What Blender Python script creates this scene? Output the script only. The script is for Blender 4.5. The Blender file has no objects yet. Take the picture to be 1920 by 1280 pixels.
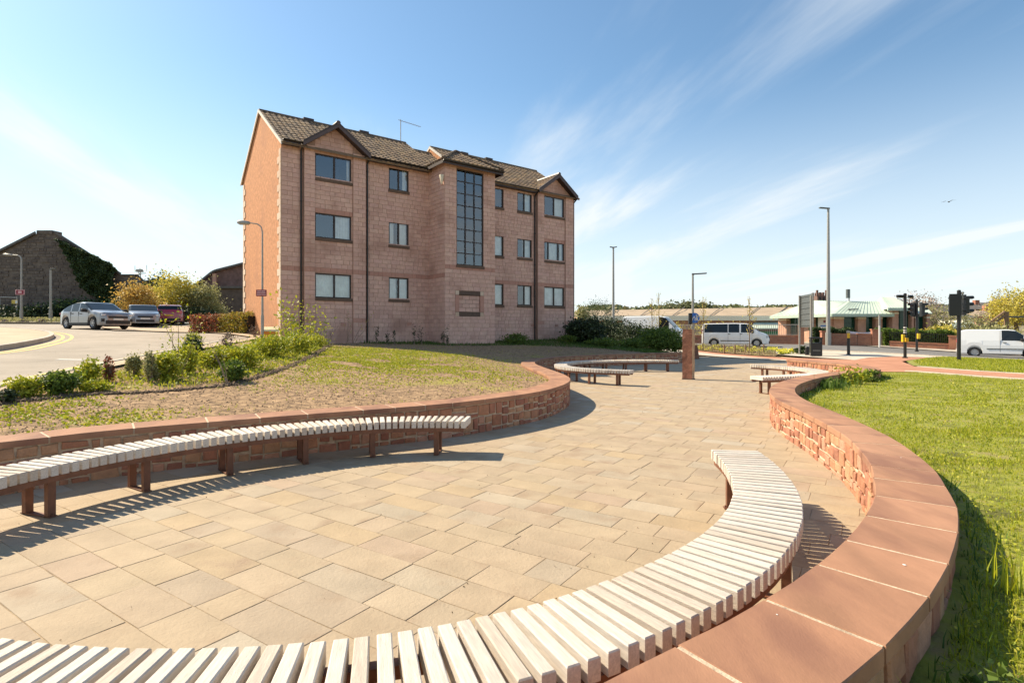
import bpy, math, random
import numpy as np
from mathutils import Vector, Matrix, Euler

random.seed(11); RNG = np.random.default_rng(11)
SC = bpy.context.scene
COL = SC.collection

# ------------------------------------------------------------------ camera
H = 1.55; F = 1023.0
cam_d = bpy.data.cameras.new('camera'); cam = bpy.data.objects.new('camera', cam_d); COL.objects.link(cam)
cam.location = (0, 0, H); cam.rotation_euler = (math.radians(90), 0, 0)
cam_d.sensor_width = 36; cam_d.lens = 36 * F / 1920; cam_d.shift_y = -20 / 1920
cam_d.clip_start = 0.05; cam_d.clip_end = 6000
SC.camera = cam

# ------------------------------------------------------------------ sun, sky, exposure
SUN_AZ, SUN_EL = -62.7, 41.0          # degrees clockwise from +Y; elevation
_a, _e = math.radians(SUN_AZ), math.radians(SUN_EL)
SUN_DIR = Vector((math.sin(_a) * math.cos(_e), math.cos(_a) * math.cos(_e), math.sin(_e)))
sd = bpy.data.lights.new('sun', 'SUN'); sun = bpy.data.objects.new('sun', sd); COL.objects.link(sun)
sd.energy = 4.9; sd.angle = math.radians(0.5); sd.color = (1.0, 0.865, 0.65)
sun.rotation_euler = SUN_DIR.to_track_quat('Z', 'Y').to_euler()
W = bpy.data.worlds.new("World"); SC.world = W; W.use_nodes = True
SC.view_settings.view_transform = 'Standard'; SC.view_settings.look = 'None'
SC.view_settings.gamma = 1; SC.view_settings.use_curve_mapping = False
SC.view_settings.exposure = 0.88
SC.cycles.max_bounces = 6; SC.cycles.transparent_max_bounces = 12

OX, OY, QX, QY = 1.2, 6.1, 4.4, 8.2
def build_world():
    nt = W.node_tree; N = nt.nodes; L = nt.links
    bg = N['Background']; bg.inputs[1].default_value = 0.092
    sky = N.new('ShaderNodeTexSky'); sky.sky_type = 'NISHITA'; sky.sun_disc = False
    sky.sun_elevation = _e; sky.sun_rotation = _a
    sky.air_density = 1.0; sky.dust_density = 0.45; sky.ozone_density = 1.2; sky.altitude = 50
    tc = N.new('ShaderNodeTexCoord')
    sep = N.new('ShaderNodeSeparateXYZ'); L.new(tc.outputs['Generated'], sep.inputs[0])
    def m(op, a, b=None, c=None):
        n = N.new('ShaderNodeMath'); n.operation = op
        for i, v in enumerate((a, b, c)):
            if v is None: continue
            if isinstance(v, (int, float)): n.inputs[i].default_value = v
            else: L.new(v, n.inputs[i])
        return n.outputs[0]
    z = m('MAXIMUM', sep.outputs[2], 0.0)
    zz = m('ADD', z, 0.09)
    u = m('DIVIDE', sep.outputs[0], zz); v = m('DIVIDE', sep.outputs[1], zz)
    cb = N.new('ShaderNodeCombineXYZ'); L.new(u, cb.inputs[0]); L.new(v, cb.inputs[1])
    # cirrus: noise stretched along one wind direction on a flat cloud layer
    mr_ = N.new('ShaderNodeMapping'); L.new(cb.outputs[0], mr_.inputs[0]); mr_.inputs['Rotation'].default_value = (0, 0, math.radians(-12))
    mp = N.new('ShaderNodeMapping'); L.new(mr_.outputs[0], mp.inputs[0]); mp.inputs['Scale'].default_value = (1.25, 0.26, 1)
    mp.inputs['Location'].default_value = (OX, OY, 0)
    n1 = N.new('ShaderNodeTexNoise'); L.new(mp.outputs[0], n1.inputs[0])
    n1.inputs['Scale'].default_value = 1.0; n1.inputs['Detail'].default_value = 8; n1.inputs['Roughness'].default_value = 0.56; n1.inputs['Distortion'].default_value = 0.35
    mp2 = N.new('ShaderNodeMapping'); L.new(mr_.outputs[0], mp2.inputs[0])
    mp2.inputs['Scale'].default_value = (0.5, 0.22, 1); mp2.inputs['Location'].default_value = (QX, QY, 0)
    n2 = N.new('ShaderNodeTexNoise'); L.new(mp2.outputs[0], n2.inputs[0]); n2.inputs['Scale'].default_value = 1.0; n2.inputs['Detail'].default_value = 2
    s = m('MULTIPLY', n1.outputs[0], m('ADD', m('MULTIPLY', n2.outputs[0], 1.1), 0.45))
    cr = N.new('ShaderNodeMapRange'); L.new(s, cr.inputs[0])
    cr.inputs[1].default_value = 0.47; cr.inputs[2].default_value = 0.78; cr.interpolation_type = 'SMOOTHSTEP'
    # low haze band of thin cloud towards the horizon, all the way round
    hz = N.new('ShaderNodeMapRange'); L.new(z, hz.inputs[0]); hz.interpolation_type = 'SMOOTHSTEP'
    hz.inputs[1].default_value = 0.0; hz.inputs[2].default_value = 0.42; hz.inputs[3].default_value = 0.85; hz.inputs[4].default_value = 0.0
    f = m('MINIMUM', m('ADD', m('MULTIPLY', cr.outputs[0], 0.88), m('MULTIPLY', hz.outputs[0], 0.9)), 0.92)
    tn = N.new('ShaderNodeMixRGB'); tn.blend_type = 'MULTIPLY'; tn.inputs[0].default_value = 1; L.new(sky.outputs[0], tn.inputs[1]); tn.inputs[2].default_value = (.90,1.06,1.06,1)
    mx = N.new('ShaderNodeMixRGB'); L.new(f, mx.inputs[0]); L.new(tn.outputs[0], mx.inputs[1])
    mx.inputs[2].default_value = (5.7, 6.0, 6.15, 1)
    L.new(mx.outputs[0], bg.inputs[0])
build_world()

# ------------------------------------------------------------------ helpers
def ray(px, py, Y):                       # a photo pixel at distance Y -> a point
    return Vector(((px - 960) / F * Y, Y, H - (py - 620) / F * Y))
def onz(px, py, z):
    Y = F * (H - z) / (py - 620); return ray(px, py, Y)

class MB:
    """Collects vertices and faces, then links them as one mesh object."""
    def __init__(s): s.v = []; s.f = []; s.mi = []; s.m = 0
    def add(s, vs, fs):
        b = len(s.v); s.v.extend([tuple(p) for p in vs]); s.f.extend([tuple(b + i for i in q) for q in fs]); s.mi.extend([s.m] * len(fs))
    def box(s, x0, x1, y0, y1, z0, z1):
        s.add([(x0,y0,z0),(x1,y0,z0),(x1,y1,z0),(x0,y1,z0),(x0,y0,z1),(x1,y0,z1),(x1,y1,z1),(x0,y1,z1)],
              [(0,3,2,1),(4,5,6,7),(0,1,5,4),(1,2,6,5),(2,3,7,6),(3,0,4,7)])
    def obox(s, c, ax, ay, az):           # centre and three half-axis vectors
        c, ax, ay, az = Vector(c), Vector(ax), Vector(ay), Vector(az)
        P = [c+i*ax+j*ay+k*az for k in (-1,1) for (i,j) in ((-1,-1),(1,-1),(1,1),(-1,1))]
        s.add(P, [(0,3,2,1),(4,5,6,7),(0,1,5,4),(1,2,6,5),(2,3,7,6),(3,0,4,7)])
    def cham(s, bot, top, h, ch=.006, up=Vector((0,0,1))):
        """block: quad bot ring at base, chamfered towards quad top ring; bot/top are 4-point lists"""
        c = sum((Vector(p) for p in top), Vector())/4
        mid = [Vector(p) - up*ch for p in top]
        ins = [Vector(p) + (c-Vector(p)).normalized()*ch*1.4 for p in top]
        P = [Vector(p) for p in bot] + mid + ins
        fs = [(8,9,10,11)]
        for i in range(4):
            j = (i+1)%4; fs += [(i,j,4+j,4+i),(4+i,4+j,8+j,8+i)]
        s.add(P, fs)
    def tube(s, pts, r, n=8, cap=True):
        pts = [Vector(p) for p in pts]; R = r if isinstance(r,(list,tuple)) else [r]*len(pts)
        rings = []; prev = None
        for i, p in enumerate(pts):
            t = (pts[min(i+1,len(pts)-1)] - pts[max(i-1,0)]).normalized()
            a = Vector((0,0,1)) if abs(t.z) < .95 else Vector((1,0,0))
            x = t.cross(a).normalized() if prev is None else (prev - t*prev.dot(t)).normalized()
            prev = x; y = t.cross(x)
            rings.append([p + R[i]*(math.cos(k*2*math.pi/n)*x + math.sin(k*2*math.pi/n)*y) for k in range(n)])
        P = [q for g in rings for q in g]; fs = []
        for i in range(len(pts)-1):
            for k in range(n):
                k2 = (k+1)%n; fs.append((i*n+k, i*n+k2, (i+1)*n+k2, (i+1)*n+k))
        if cap: fs += [tuple(range(n))[::-1], tuple((len(pts)-1)*n+k for k in range(n))]
        s.add(P, fs)
    def prism(s, poly, z0, z1):
        n = len(poly)
        s.add([(p[0],p[1],z0) for p in poly]+[(p[0],p[1],z1) for p in poly],
              [tuple(range(n))[::-1], tuple(range(n,2*n))]+[(i,(i+1)%n,n+(i+1)%n,n+i) for i in range(n)])
    def extr(s, poly, off):               # any planar polygon swept by a vector
        n = len(poly); off = Vector(off)
        s.add([Vector(p) for p in poly]+[Vector(p)+off for p in poly],
              [tuple(range(n))[::-1], tuple(range(n,2*n))]+[(i,(i+1)%n,n+(i+1)%n,n+i) for i in range(n)])
    def lathe(s, c, axis, prof, n=16):    # prof: (distance along axis, radius)
        c, axis = Vector(c), Vector(axis).normalized()
        a = Vector((0,0,1)) if abs(axis.z) < .9 else Vector((1,0,0)); x = axis.cross(a).normalized(); y = axis.cross(x)
        P = [c + axis*d + r*(math.cos(k*2*math.pi/n)*x+math.sin(k*2*math.pi/n)*y) for d, r in prof for k in range(n)]
        fs = [(i*n+k, i*n+(k+1)%n, (i+1)*n+(k+1)%n, (i+1)*n+k) for i in range(len(prof)-1) for k in range(n)]
        s.add(P, fs)
    def mesh(s, name):
        me = bpy.data.meshes.new(name); me.from_pydata(s.v, [], s.f); me.update(); return me
    def build(s, name, mat, parent=None, local=False, smooth=False, bevel=0, sub=0):
        if parent is not None and not local:
            inv = wmat(parent).inverted(); s.v = [tuple(inv @ Vector(p)) for p in s.v]
        me = s.mesh(name)
        for m_ in (mat if isinstance(mat, (list,tuple)) else [mat]): me.materials.append(m_)
        if len(me.materials) > 1: me.polygons.foreach_set('material_index', s.mi)
        if smooth: me.polygons.foreach_set('use_smooth', [True]*len(me.polygons))
        if smooth and hasattr(me,'set_sharp_from_angle') and name == 'body': me.set_sharp_from_angle(angle=math.radians(24))
        o = bpy.data.objects.new(name, me); COL.objects.link(o); o.parent = parent
        if bevel:
            b = o.modifiers.new('bevel','BEVEL'); b.width = bevel; b.segments = 2; b.limit_method = 'ANGLE'; b.harden_normals = False
        if sub:
            b = o.modifiers.new('sub','SUBSURF'); b.levels = sub; b.render_levels = sub
        return o
def wmat(o):
    M = Matrix.LocRotScale(o.location, o.rotation_euler, o.scale)
    while o.parent is not None:
        o = o.parent; M = Matrix.LocRotScale(o.location, o.rotation_euler, o.scale) @ M
    return M
def tag(o, label=None, cat=None, group=None, kind=None):
    for k, v in (('label',label),('category',cat),('group',group),('kind',kind)):
        if v: o[k] = v
    return o
def thing(name, label, cat, loc=(0,0,0), rz=0, group=None):
    o = bpy.data.objects.new(name, None); COL.objects.link(o); o.location = loc; o.rotation_euler = (0,0,rz)
    o.empty_display_size = .2
    return tag(o, label, cat, group)
def inst(name, me, parent, M):            # a piece that shares its mesh
    o = bpy.data.objects.new(name, me); COL.objects.link(o); o.parent = parent; o.matrix_basis = M; return o
def arr_mesh(name, verts, faces, mat, parent=None, k=None):
    """fast mesh from numpy: faces (n,k)"""
    verts = np.asarray(verts, dtype=np.float32); faces = np.asarray(faces, dtype=np.int32)
    if parent is not None: verts = verts - np.array(wmat(parent).translation, dtype=np.float32)
    me = bpy.data.meshes.new(name); n, kk = faces.shape
    me.vertices.add(len(verts)); me.vertices.foreach_set('co', verts.ravel())
    me.loops.add(n*kk); me.loops.foreach_set('vertex_index', faces.ravel())
    me.polygons.add(n); me.polygons.foreach_set('loop_start', np.arange(0, n*kk, kk, dtype=np.int32))
    me.polygons.foreach_set('loop_total', np.full(n, kk, dtype=np.int32))
    me.update(calc_edges=True); me.validate(); me.materials.append(mat)
    o = bpy.data.objects.new(name, me); COL.objects.link(o); o.parent = parent
    return o

# ------------------------------------------------------------------ materials
def mat(name, cols, rough=.85, scale=8, vary=.18, bump=.0, bscale=40, metal=0, pick='obj', coat=0, stain=None, trans=0, spec=None, stretch=None, clean=False, detail=5):
    """cols: one colour, or a list picked from per object (pick='obj'), per mesh island ('island') or by noise ('noise')."""
    m = bpy.data.materials.new(name); m.use_nodes = True; nt = m.node_tree; N = nt.nodes; L = nt.links
    b = N['Principled BSDF']; b.inputs['Roughness'].default_value = rough; b.inputs['Metallic'].default_value = metal
    if spec is not None: b.inputs['Specular IOR Level'].default_value = spec
    if coat: b.inputs['Coat Weight'].default_value = coat; b.inputs['Coat Roughness'].default_value = .04
    geo = N.new('ShaderNodeNewGeometry'); tc = N.new('ShaderNodeTexCoord'); oi = N.new('ShaderNodeObjectInfo')
    def math_(op, a, c=0.0):
        n = N.new('ShaderNodeMath'); n.operation = op
        for i, v in enumerate((a, c)):
            if isinstance(v,(int,float)): n.inputs[i].default_value = v
            else: L.new(v, n.inputs[i])
        return n.outputs[0]
    rnd = math_('FRACT', math_('ADD', oi.outputs['Random'], geo.outputs['Random Per Island']))
    vec = tc.outputs['Object']
    off = N.new('ShaderNodeVectorMath'); off.operation = 'ADD'; L.new(vec, off.inputs[0])
    cmb = N.new('ShaderNodeCombineXYZ'); 
    L.new(math_('MULTIPLY', rnd, 37.0 if pick != 'noise' else 0.0), cmb.inputs[0]); L.new(cmb.outputs[0], off.inputs[1])
    vv = off.outputs[0]
    if stretch:
        mp = N.new('ShaderNodeMapping'); L.new(vv, mp.inputs[0]); mp.inputs['Scale'].default_value = stretch; vv = mp.outputs[0]
    no = N.new('ShaderNodeTexNoise'); L.new(vv, no.inputs[0]); no.inputs['Scale'].default_value = scale; no.inputs['Detail'].default_value = detail; no.inputs['Roughness'].default_value = .62
    if isinstance(cols[0], (int,float)): cols = [cols]
    if len(cols) > 1:
        r = N.new('ShaderNodeValToRGB'); e = r.color_ramp.elements
        while len(e) < len(cols): e.new(.5)
        if pick == 'noise':
            for i, c in enumerate(cols): e[i].position = .32 + .36*i/(len(cols)-1); e[i].color = (*c, 1)
            L.new(no.outputs[0], r.inputs[0])
        else:
            r.color_ramp.interpolation = 'CONSTANT' if len(cols) > 5 else 'LINEAR'
            for i, c in enumerate(cols): e[i].position = i/(len(cols) if len(cols) > 5 else len(cols)-1); e[i].color = (*c, 1)
            L.new(rnd, r.inputs[0])
        base = r.outputs[0]
    else:
        rg = N.new('ShaderNodeRGB'); rg.outputs[0].default_value = (*cols[0], 1); base = rg.outputs[0]
    if not clean:
        mr = N.new('ShaderNodeMapRange'); L.new(no.outputs[0], mr.inputs[0]); mr.inputs[1].default_value = .3; mr.inputs[2].default_value = .7
        mr.inputs[3].default_value = 1-vary; mr.inputs[4].default_value = 1+vary
        hs = N.new('ShaderNodeHueSaturation'); L.new(base, hs.inputs['Color']); L.new(mr.outputs[0], hs.inputs['Value']); base = hs.outputs[0]
    if stain:                              # (colour, noise scale, low, high)
        n2 = N.new('ShaderNodeTexNoise'); L.new(vec if (pick=='noise' or len(stain) > 4) else vv, n2.inputs[0]); n2.inputs['Scale'].default_value = stain[1]; n2.inputs['Detail'].default_value = 4
        m2 = N.new('ShaderNodeMapRange'); L.new(n2.outputs[0], m2.inputs[0]); m2.inputs[1].default_value = stain[2]; m2.inputs[2].default_value = stain[3]; m2.interpolation_type = 'SMOOTHSTEP'
        mx = N.new('ShaderNodeMixRGB'); L.new(m2.outputs[0], mx.inputs[0]); L.new(base, mx.inputs[1]); mx.inputs[2].default_value = (*stain[0], 1); base = mx.outputs[0]
    L.new(base, b.inputs['Base Color'])
    if bump:
        n3 = N.new('ShaderNodeTexNoise'); L.new(vv, n3.inputs[0]); n3.inputs['Scale'].default_value = bscale; n3.inputs['Detail'].default_value = 6; n3.inputs['Roughness'].default_value = .65
        bp = N.new('ShaderNodeBump'); L.new(n3.outputs[0], bp.inputs['Height']); bp.inputs['Strength'].default_value = bump; bp.inputs['Distance'].default_value = .02
        L.new(bp.outputs[0], b.inputs['Normal'])
    if trans:
        t = N.new('ShaderNodeBsdfTranslucent'); L.new(base, t.inputs[0]); ms = N.new('ShaderNodeMixShader'); ms.inputs[0].default_value = trans
        L.new(b.outputs[0], ms.inputs[1]); L.new(t.outputs[0], ms.inputs[2]); L.new(ms.outputs[0], N['Material Output'].inputs[0])
    return m
def glass(name, tint=(.02,.025,.03), mirror=.5):
    m = bpy.data.materials.new(name); m.use_nodes = True; nt = m.node_tree; N = nt.nodes; L = nt.links
    N.remove(N['Principled BSDF'])
    g = N.new('ShaderNodeBsdfGlossy'); g.inputs['Roughness'].default_value = .015; g.inputs[0].default_value = (.85,.93,1,1)
    t = N.new('ShaderNodeBsdfTransparent'); t.inputs[0].default_value = (.88,.92,.92,1)
    f = N.new('ShaderNodeFresnel'); f.inputs[0].default_value = 1.5
    a = N.new('ShaderNodeMath'); a.operation = 'ADD'; L.new(f.outputs[0], a.inputs[0]); a.inputs[1].default_value = mirror
    no = N.new('ShaderNodeTexNoise'); no.inputs['Scale'].default_value = 1.4; bp = N.new('ShaderNodeBump'); bp.inputs['Strength'].default_value = .03; bp.inputs['Distance'].default_value=.05
    L.new(no.outputs[0], bp.inputs['Height']); L.new(bp.outputs[0], g.inputs['Normal'])
    mx = N.new('ShaderNodeMixShader'); L.new(a.outputs[0], mx.inputs[0]); L.new(t.outputs[0], mx.inputs[1]); L.new(g.outputs[0], mx.inputs[2])
    L.new(mx.outputs[0], N['Material Output'].inputs[0]); return m

M = {}
M['paving'] = mat('sandstone_paving', [(0.378, 0.288, 0.191), (0.375, 0.286, 0.189), (0.383, 0.293, 0.194), (0.372, 0.284, 0.187), (0.378, 0.295, 0.201), (0.38, 0.288, 0.187), (0.365, 0.278, 0.185), (0.386, 0.296, 0.195), (0.372, 0.297, 0.211), (0.376, 0.285, 0.191), (0.379, 0.291, 0.191), (0.356, 0.271, 0.184), (0.382, 0.309, 0.219), (0.375, 0.288, 0.187), (0.382, 0.291, 0.194), (0.387, 0.293, 0.185), (0.392, 0.326, 0.241), (0.376, 0.277, 0.191), (0.385, 0.285, 0.173), (0.352, 0.273, 0.191)],
    rough=.85, scale=2.0, vary=.15, bump=.35, bscale=40, stain=((.30,.21,.135), 2.6, .52, .80), detail=10)
M['bedding'] = mat('paving_bedding', [(.26,.19,.115),(.40,.30,.19)], pick='noise', scale=7, rough=.95, bump=.3)
M['coping'] = mat('red_sandstone_coping', [(.335,.165,.093),(.355,.18,.102),(.32,.157,.09),(.36,.188,.11),(.34,.17,.096)], rough=.9, scale=4.5, vary=.22, bump=.16, bscale=110, stain=((.225,.105,.066), 2.4, .48, .68), stretch=(1,.35,1), detail=10)
M['mortar'] = mat('lime_mortar', [(.50,.38,.26),(.60,.48,.35)], pick='noise', scale=14, rough=.95, bump=.6, bscale=60)
M['rubble'] = mat('red_rubble_stone', [(.38,.165,.09),(.42,.20,.11),(.34,.14,.085),(.45,.25,.14),(.40,.175,.105),(.31,.13,.08),(.46,.24,.155)], rough=.9, scale=9, vary=.22, bump=.7, bscale=35)
M['wood'] = mat('bleached_hardwood', [(.56,.49,.42),(.62,.55,.475),(.59,.52,.44),(.52,.44,.36),(.64,.57,.49),(.57,.50,.43),(.60,.545,.48)], rough=.75, scale=6, vary=.2, bump=.4, bscale=30, stretch=(1.6,16,16), stain=((.36,.28,.21), 3.0, .58, .85), detail=9)
M['steel'] = mat('brown_painted_steel', (.155,.06,.03), rough=.55, scale=12, vary=.25, bump=.1)
M['soil'] = mat('dry_soil', [(.15,.088,.045),(.28,.175,.09),(.37,.24,.13)], pick='noise', scale=9, vary=.3, rough=1, bump=1.0, bscale=16, stain=((.28,.25,.03), .6, .56, .74), detail=12)
M['clod'] = mat('soil_clod', [(.18,.11,.06),(.30,.195,.115),(.37,.25,.15),(.24,.15,.09)], pick='island', rough=1, vary=.2)
M['lawnbase'] = mat('turf_base', [(.13,.13,.022),(.25,.26,.03),(.21,.155,.07)], pick='noise', scale=3.2, vary=.3, rough=1, bump=1.0, bscale=18, detail=10)
M['blade'] = mat('grass_blade', [(.28,.34,.014),(.40,.43,.018),(.48,.46,.02),(.18,.25,.014),(.48,.41,.07)], pick='island', rough=.6, trans=.45, clean=True)
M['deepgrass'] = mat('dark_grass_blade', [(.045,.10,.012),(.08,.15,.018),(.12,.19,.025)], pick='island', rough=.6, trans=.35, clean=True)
M['asphalt'] = mat('worn_asphalt', [(.27,.225,.175),(.34,.285,.225)], pick='noise', scale=.7, vary=.10, rough=.9, bump=.5, bscale=60, detail=9)
M['asphaltdark'] = mat('road_asphalt', [(.145,.135,.125),(.185,.172,.158)], pick='noise', scale=.6, vary=.1, rough=.9, bump=.3, bscale=50)
M['redasphalt'] = mat('red_cycleway', [(.40,.175,.095),(.46,.22,.13)], pick='noise', scale=.8, vary=.1, rough=.9, bump=.3, bscale=60)
M['concrete'] = mat('pale_concrete', [(.46,.40,.32),(.54,.47,.38)], pick='noise', scale=1.0, vary=.08, rough=.9, bump=.2, bscale=40)
M['footway'] = mat('footway', [(.38,.28,.18),(.45,.34,.225)], pick='noise', scale=.9, vary=.1, rough=.9, bump=.2)
M['kerb'] = mat('kerbstone', [(.40,.35,.29),(.46,.40,.33),(.36,.31,.26)], rough=.9, scale=6, vary=.12)
M['yellow'] = mat('yellow_road_paint', (.60,.43,.09), rough=.7, scale=14, vary=.25)
M['white_paint'] = mat('white_road_paint', (.62,.60,.55), rough=.7, scale=10, vary=.15)
M['block'] = mat('pink_masonry_block', [(.63,.40,.32),(.65,.42,.335),(.61,.385,.31),(.66,.435,.345),(.63,.40,.33),(.64,.41,.32),(.58,.36,.29)], rough=.92, scale=5, vary=.12, bump=.5, bscale=30, stain=((.44,.26,.20),.6,.50,.72,1))
M['bandblock'] = mat('red_band_block', [(.47,.25,.19),(.50,.27,.205),(.44,.235,.18)], rough=.9, scale=5, vary=.10, bump=.3, bscale=30)
M['joint'] = mat('masonry_joint', (.40,.25,.19), rough=.95, vary=.15)
M['roughcast'] = mat('orange_roughcast', [(.47,.205,.085),(.54,.25,.115)], pick='noise', scale=6, vary=.2, rough=.95, bump=1.0, bscale=30, stain=((.40,.18,.09),.5,.50,.75,1), detail=10)
M['quoin'] = mat('pale_quoin', [(.60,.46,.34),(.52,.37,.26),(.64,.50,.38)], rough=.85, scale=9, vary=.1)
M['tile'] = mat('concrete_pantile', [(.17,.11,.07),(.22,.145,.085),(.125,.082,.056),(.27,.17,.09),(.185,.13,.09),(.28,.19,.11),(.145,.10,.07)], rough=.9, scale=6, vary=.3, bump=.4, stain=((.22,.18,.10), 4, .55, .75))
M['fascia'] = mat('dark_brown_fascia', (.045,.028,.024), rough=.5, scale=4)
M['barge'] = mat('brown_bargeboard', (.085,.055,.05), rough=.5, scale=4)
M['frame'] = mat('dark_brown_window_frame', (.03,.016,.012), rough=.45, scale=6)
M['pipe'] = mat('black_plastic_pipe', (.025,.022,.02), rough=.45)
M['verge'] = mat('white_verge_mortar', (.66,.60,.52), rough=.85, scale=12, bump=.5)
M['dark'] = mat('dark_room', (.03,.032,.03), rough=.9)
M['curtain'] = mat('pale_curtain', [(.82,.82,.78),(.86,.84,.80),(.70,.74,.74)], rough=.9, scale=3)
M['glass'] = glass('window_glass', mirror=.11)
M['carglass'] = mat('tinted_car_glass', (.012,.016,.018), rough=.05, spec=.45, clean=True)
M['galv'] = mat('galvanised_steel', (.33,.32,.29), rough=.5, metal=.35, scale=10)
M['black_metal'] = mat('black_painted_metal', (.012,.012,.013), rough=.4)
M['ivory'] = mat('ivory_cone', (.68,.60,.45), rough=.6)
M['maroon'] = mat('maroon_sign', (.22,.012,.03), rough=.5, clean=True)
M['signwhite'] = mat('sign_white', (.72,.70,.66), rough=.5, clean=True)
M['signpink'] = mat('faded_sign_print', (.62,.38,.38), rough=.5, clean=True)
M['signyellow'] = mat('sign_yellow', (.62,.45,.07), rough=.5, clean=True)
M['blue'] = mat('sign_blue', (.015,.13,.50), rough=.4, clean=True)
M['orange'] = mat('orange_plastic', (.70,.24,.02), rough=.55, scale=3)
M['yellowbox'] = mat('yellow_box', (.70,.42,.01), rough=.45)
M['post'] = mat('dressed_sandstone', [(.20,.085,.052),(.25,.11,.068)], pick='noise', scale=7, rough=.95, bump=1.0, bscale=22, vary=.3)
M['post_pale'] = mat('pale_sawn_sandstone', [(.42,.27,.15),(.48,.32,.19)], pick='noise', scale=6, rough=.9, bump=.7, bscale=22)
M['whitecar'] = mat('white_car_paint', (.86,.86,.85), rough=.3, coat=.8, clean=True)
M['silver'] = mat('silver_grey_car_paint', (.27,.27,.275), rough=.3, metal=.45, coat=.9, clean=True)
M['darkcar'] = mat('grey_car_paint', (.24,.25,.27), rough=.3, metal=.45, coat=.9, clean=True)
M['redcar'] = mat('dark_red_car_paint', (.34,.02,.05), rough=.3, coat=.9, clean=True)
M['tyre'] = mat('tyre_rubber', (.018,.018,.018), rough=.85)
M['rim'] = mat('alloy_rim', (.45,.45,.46), rough=.35, metal=.8, clean=True)
M['trim'] = mat('black_trim', (.02,.02,.021), rough=.6)
M['lamp'] = mat('headlight_glass', (.55,.58,.62), rough=.1, coat=1, clean=True)
M['redlamp'] = mat('red_tail_light', (.45,.01,.012), rough=.2, coat=1, clean=True)
M['plate'] = mat('white_number_plate', (.75,.75,.70), rough=.5, clean=True)
M['plate_y'] = mat('yellow_number_plate', (.72,.48,.03), rough=.5, clean=True)
M['darkstone'] = mat('weathered_dark_stone', [(.12,.095,.08),(.155,.125,.10),(.10,.08,.07),(.17,.135,.105)], rough=.95, scale=2.5, vary=.3, bump=.8, bscale=5)
M['darkjoint'] = mat('dark_stone_core', (.06,.05,.045), rough=1)
M['slateroof'] = mat('grey_slate_roof', (.12,.11,.10), rough=.8, scale=2, vary=.2)
M['redbrick'] = mat('red_brick', [(.36,.15,.085),(.42,.19,.11),(.33,.14,.09)], rough=.9, scale=4, vary=.15, bump=.3)
M['pinkbrick'] = mat('pink_brick', [(.46,.25,.175),(.52,.30,.21)], pick='noise', scale=1.5, vary=.12, rough=.9)
M['cream'] = mat('cream_fascia', (.80,.74,.58), rough=.7)
M['brownroof'] = mat('brown_tiled_roof', [(.36,.27,.18),(.42,.32,.22)], pick='noise', scale=.5, vary=.12, rough=.9, bump=.4)
M['greenroof'] = mat('green_metal_roof', [(.50,.58,.48),(.56,.63,.53)], pick='noise', scale=.3, vary=.06, rough=.55)
M['greenglass'] = mat('green_glass', (.01,.06,.04), rough=.1, spec=.4, clean=True)
M['greenpanel'] = mat('green_panel', (.02,.27,.10), rough=.5)
M['hill'] = mat('far_fields', [(.10,.13,.07),(.20,.20,.12),(.13,.16,.10)], pick='noise', scale=.02, rough=1)
M['ground'] = mat('rough_ground', [(.15,.13,.06),(.24,.19,.11)], pick='noise', scale=.4, rough=1, vary=.2)
M['bark'] = mat('bark', [(.13,.09,.06),(.19,.14,.10)], pick='noise', scale=12, rough=1, bump=.6)
M['timber'] = mat('weathered_timber', (.24,.15,.085), rough=.9, scale=6)
M['twig'] = mat('dry_twig', [(.24,.17,.12),(.30,.22,.16),(.17,.12,.09)], pick='island', rough=.95)
M['board'] = mat('grey_sign_back', (.10,.11,.11), rough=.5, metal=.2)
def leafm(name, cols, trans=.35): return mat(name, cols, pick='island', rough=.65, trans=trans, clean=True)
M['leaf_lime'] = leafm('lime_leaf', [(.34,.38,.02),(.46,.45,.03),(.20,.27,.02),(.52,.45,.04)])
M['leaf_green'] = leafm('green_leaf', [(.07,.12,.018),(.12,.18,.022),(.18,.24,.03)])
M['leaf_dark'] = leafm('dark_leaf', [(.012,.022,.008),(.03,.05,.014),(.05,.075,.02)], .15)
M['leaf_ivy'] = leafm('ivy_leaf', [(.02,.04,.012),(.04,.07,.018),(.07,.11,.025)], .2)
M['leaf_yellow'] = leafm('yellow_spring_leaf', [(.62,.50,.07),(.68,.56,.10),(.48,.44,.08),(.40,.35,.08)])
M['leaf_orange'] = leafm('orange_leaf', [(.56,.33,.07),(.50,.36,.10),(.60,.40,.09)])
M['leaf_olive'] = leafm('olive_leaf', [(.32,.31,.12),(.40,.37,.16),(.20,.21,.07)])
M['leaf_red'] = leafm('red_hedge_leaf', [(.30,.07,.04),(.38,.13,.07),(.16,.06,.03),(.14,.15,.03)])
M['leaf_golden'] = leafm('golden_hedge_leaf', [(.44,.30,.03),(.30,.27,.03),(.18,.18,.025),(.36,.18,.05)])
M['leaf_pink'] = leafm('pinkish_bare_crown', [(.36,.26,.20),(.30,.22,.17),(.42,.31,.24)], .1)
M['leaf_far'] = leafm('far_tree_leaf', [(.14,.17,.07),(.20,.22,.10),(.26,.23,.11)], .2)
M['primrose'] = leafm('primrose_flower', [(.72,.66,.03),(.75,.72,.10)], .2)
M['stem'] = mat('green_stem', [(.16,.15,.05),(.24,.20,.09)], pick='island', rough=.8)
M['church'] = mat('dark_red_sandstone', (.17,.10,.085), rough=.95)
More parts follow.
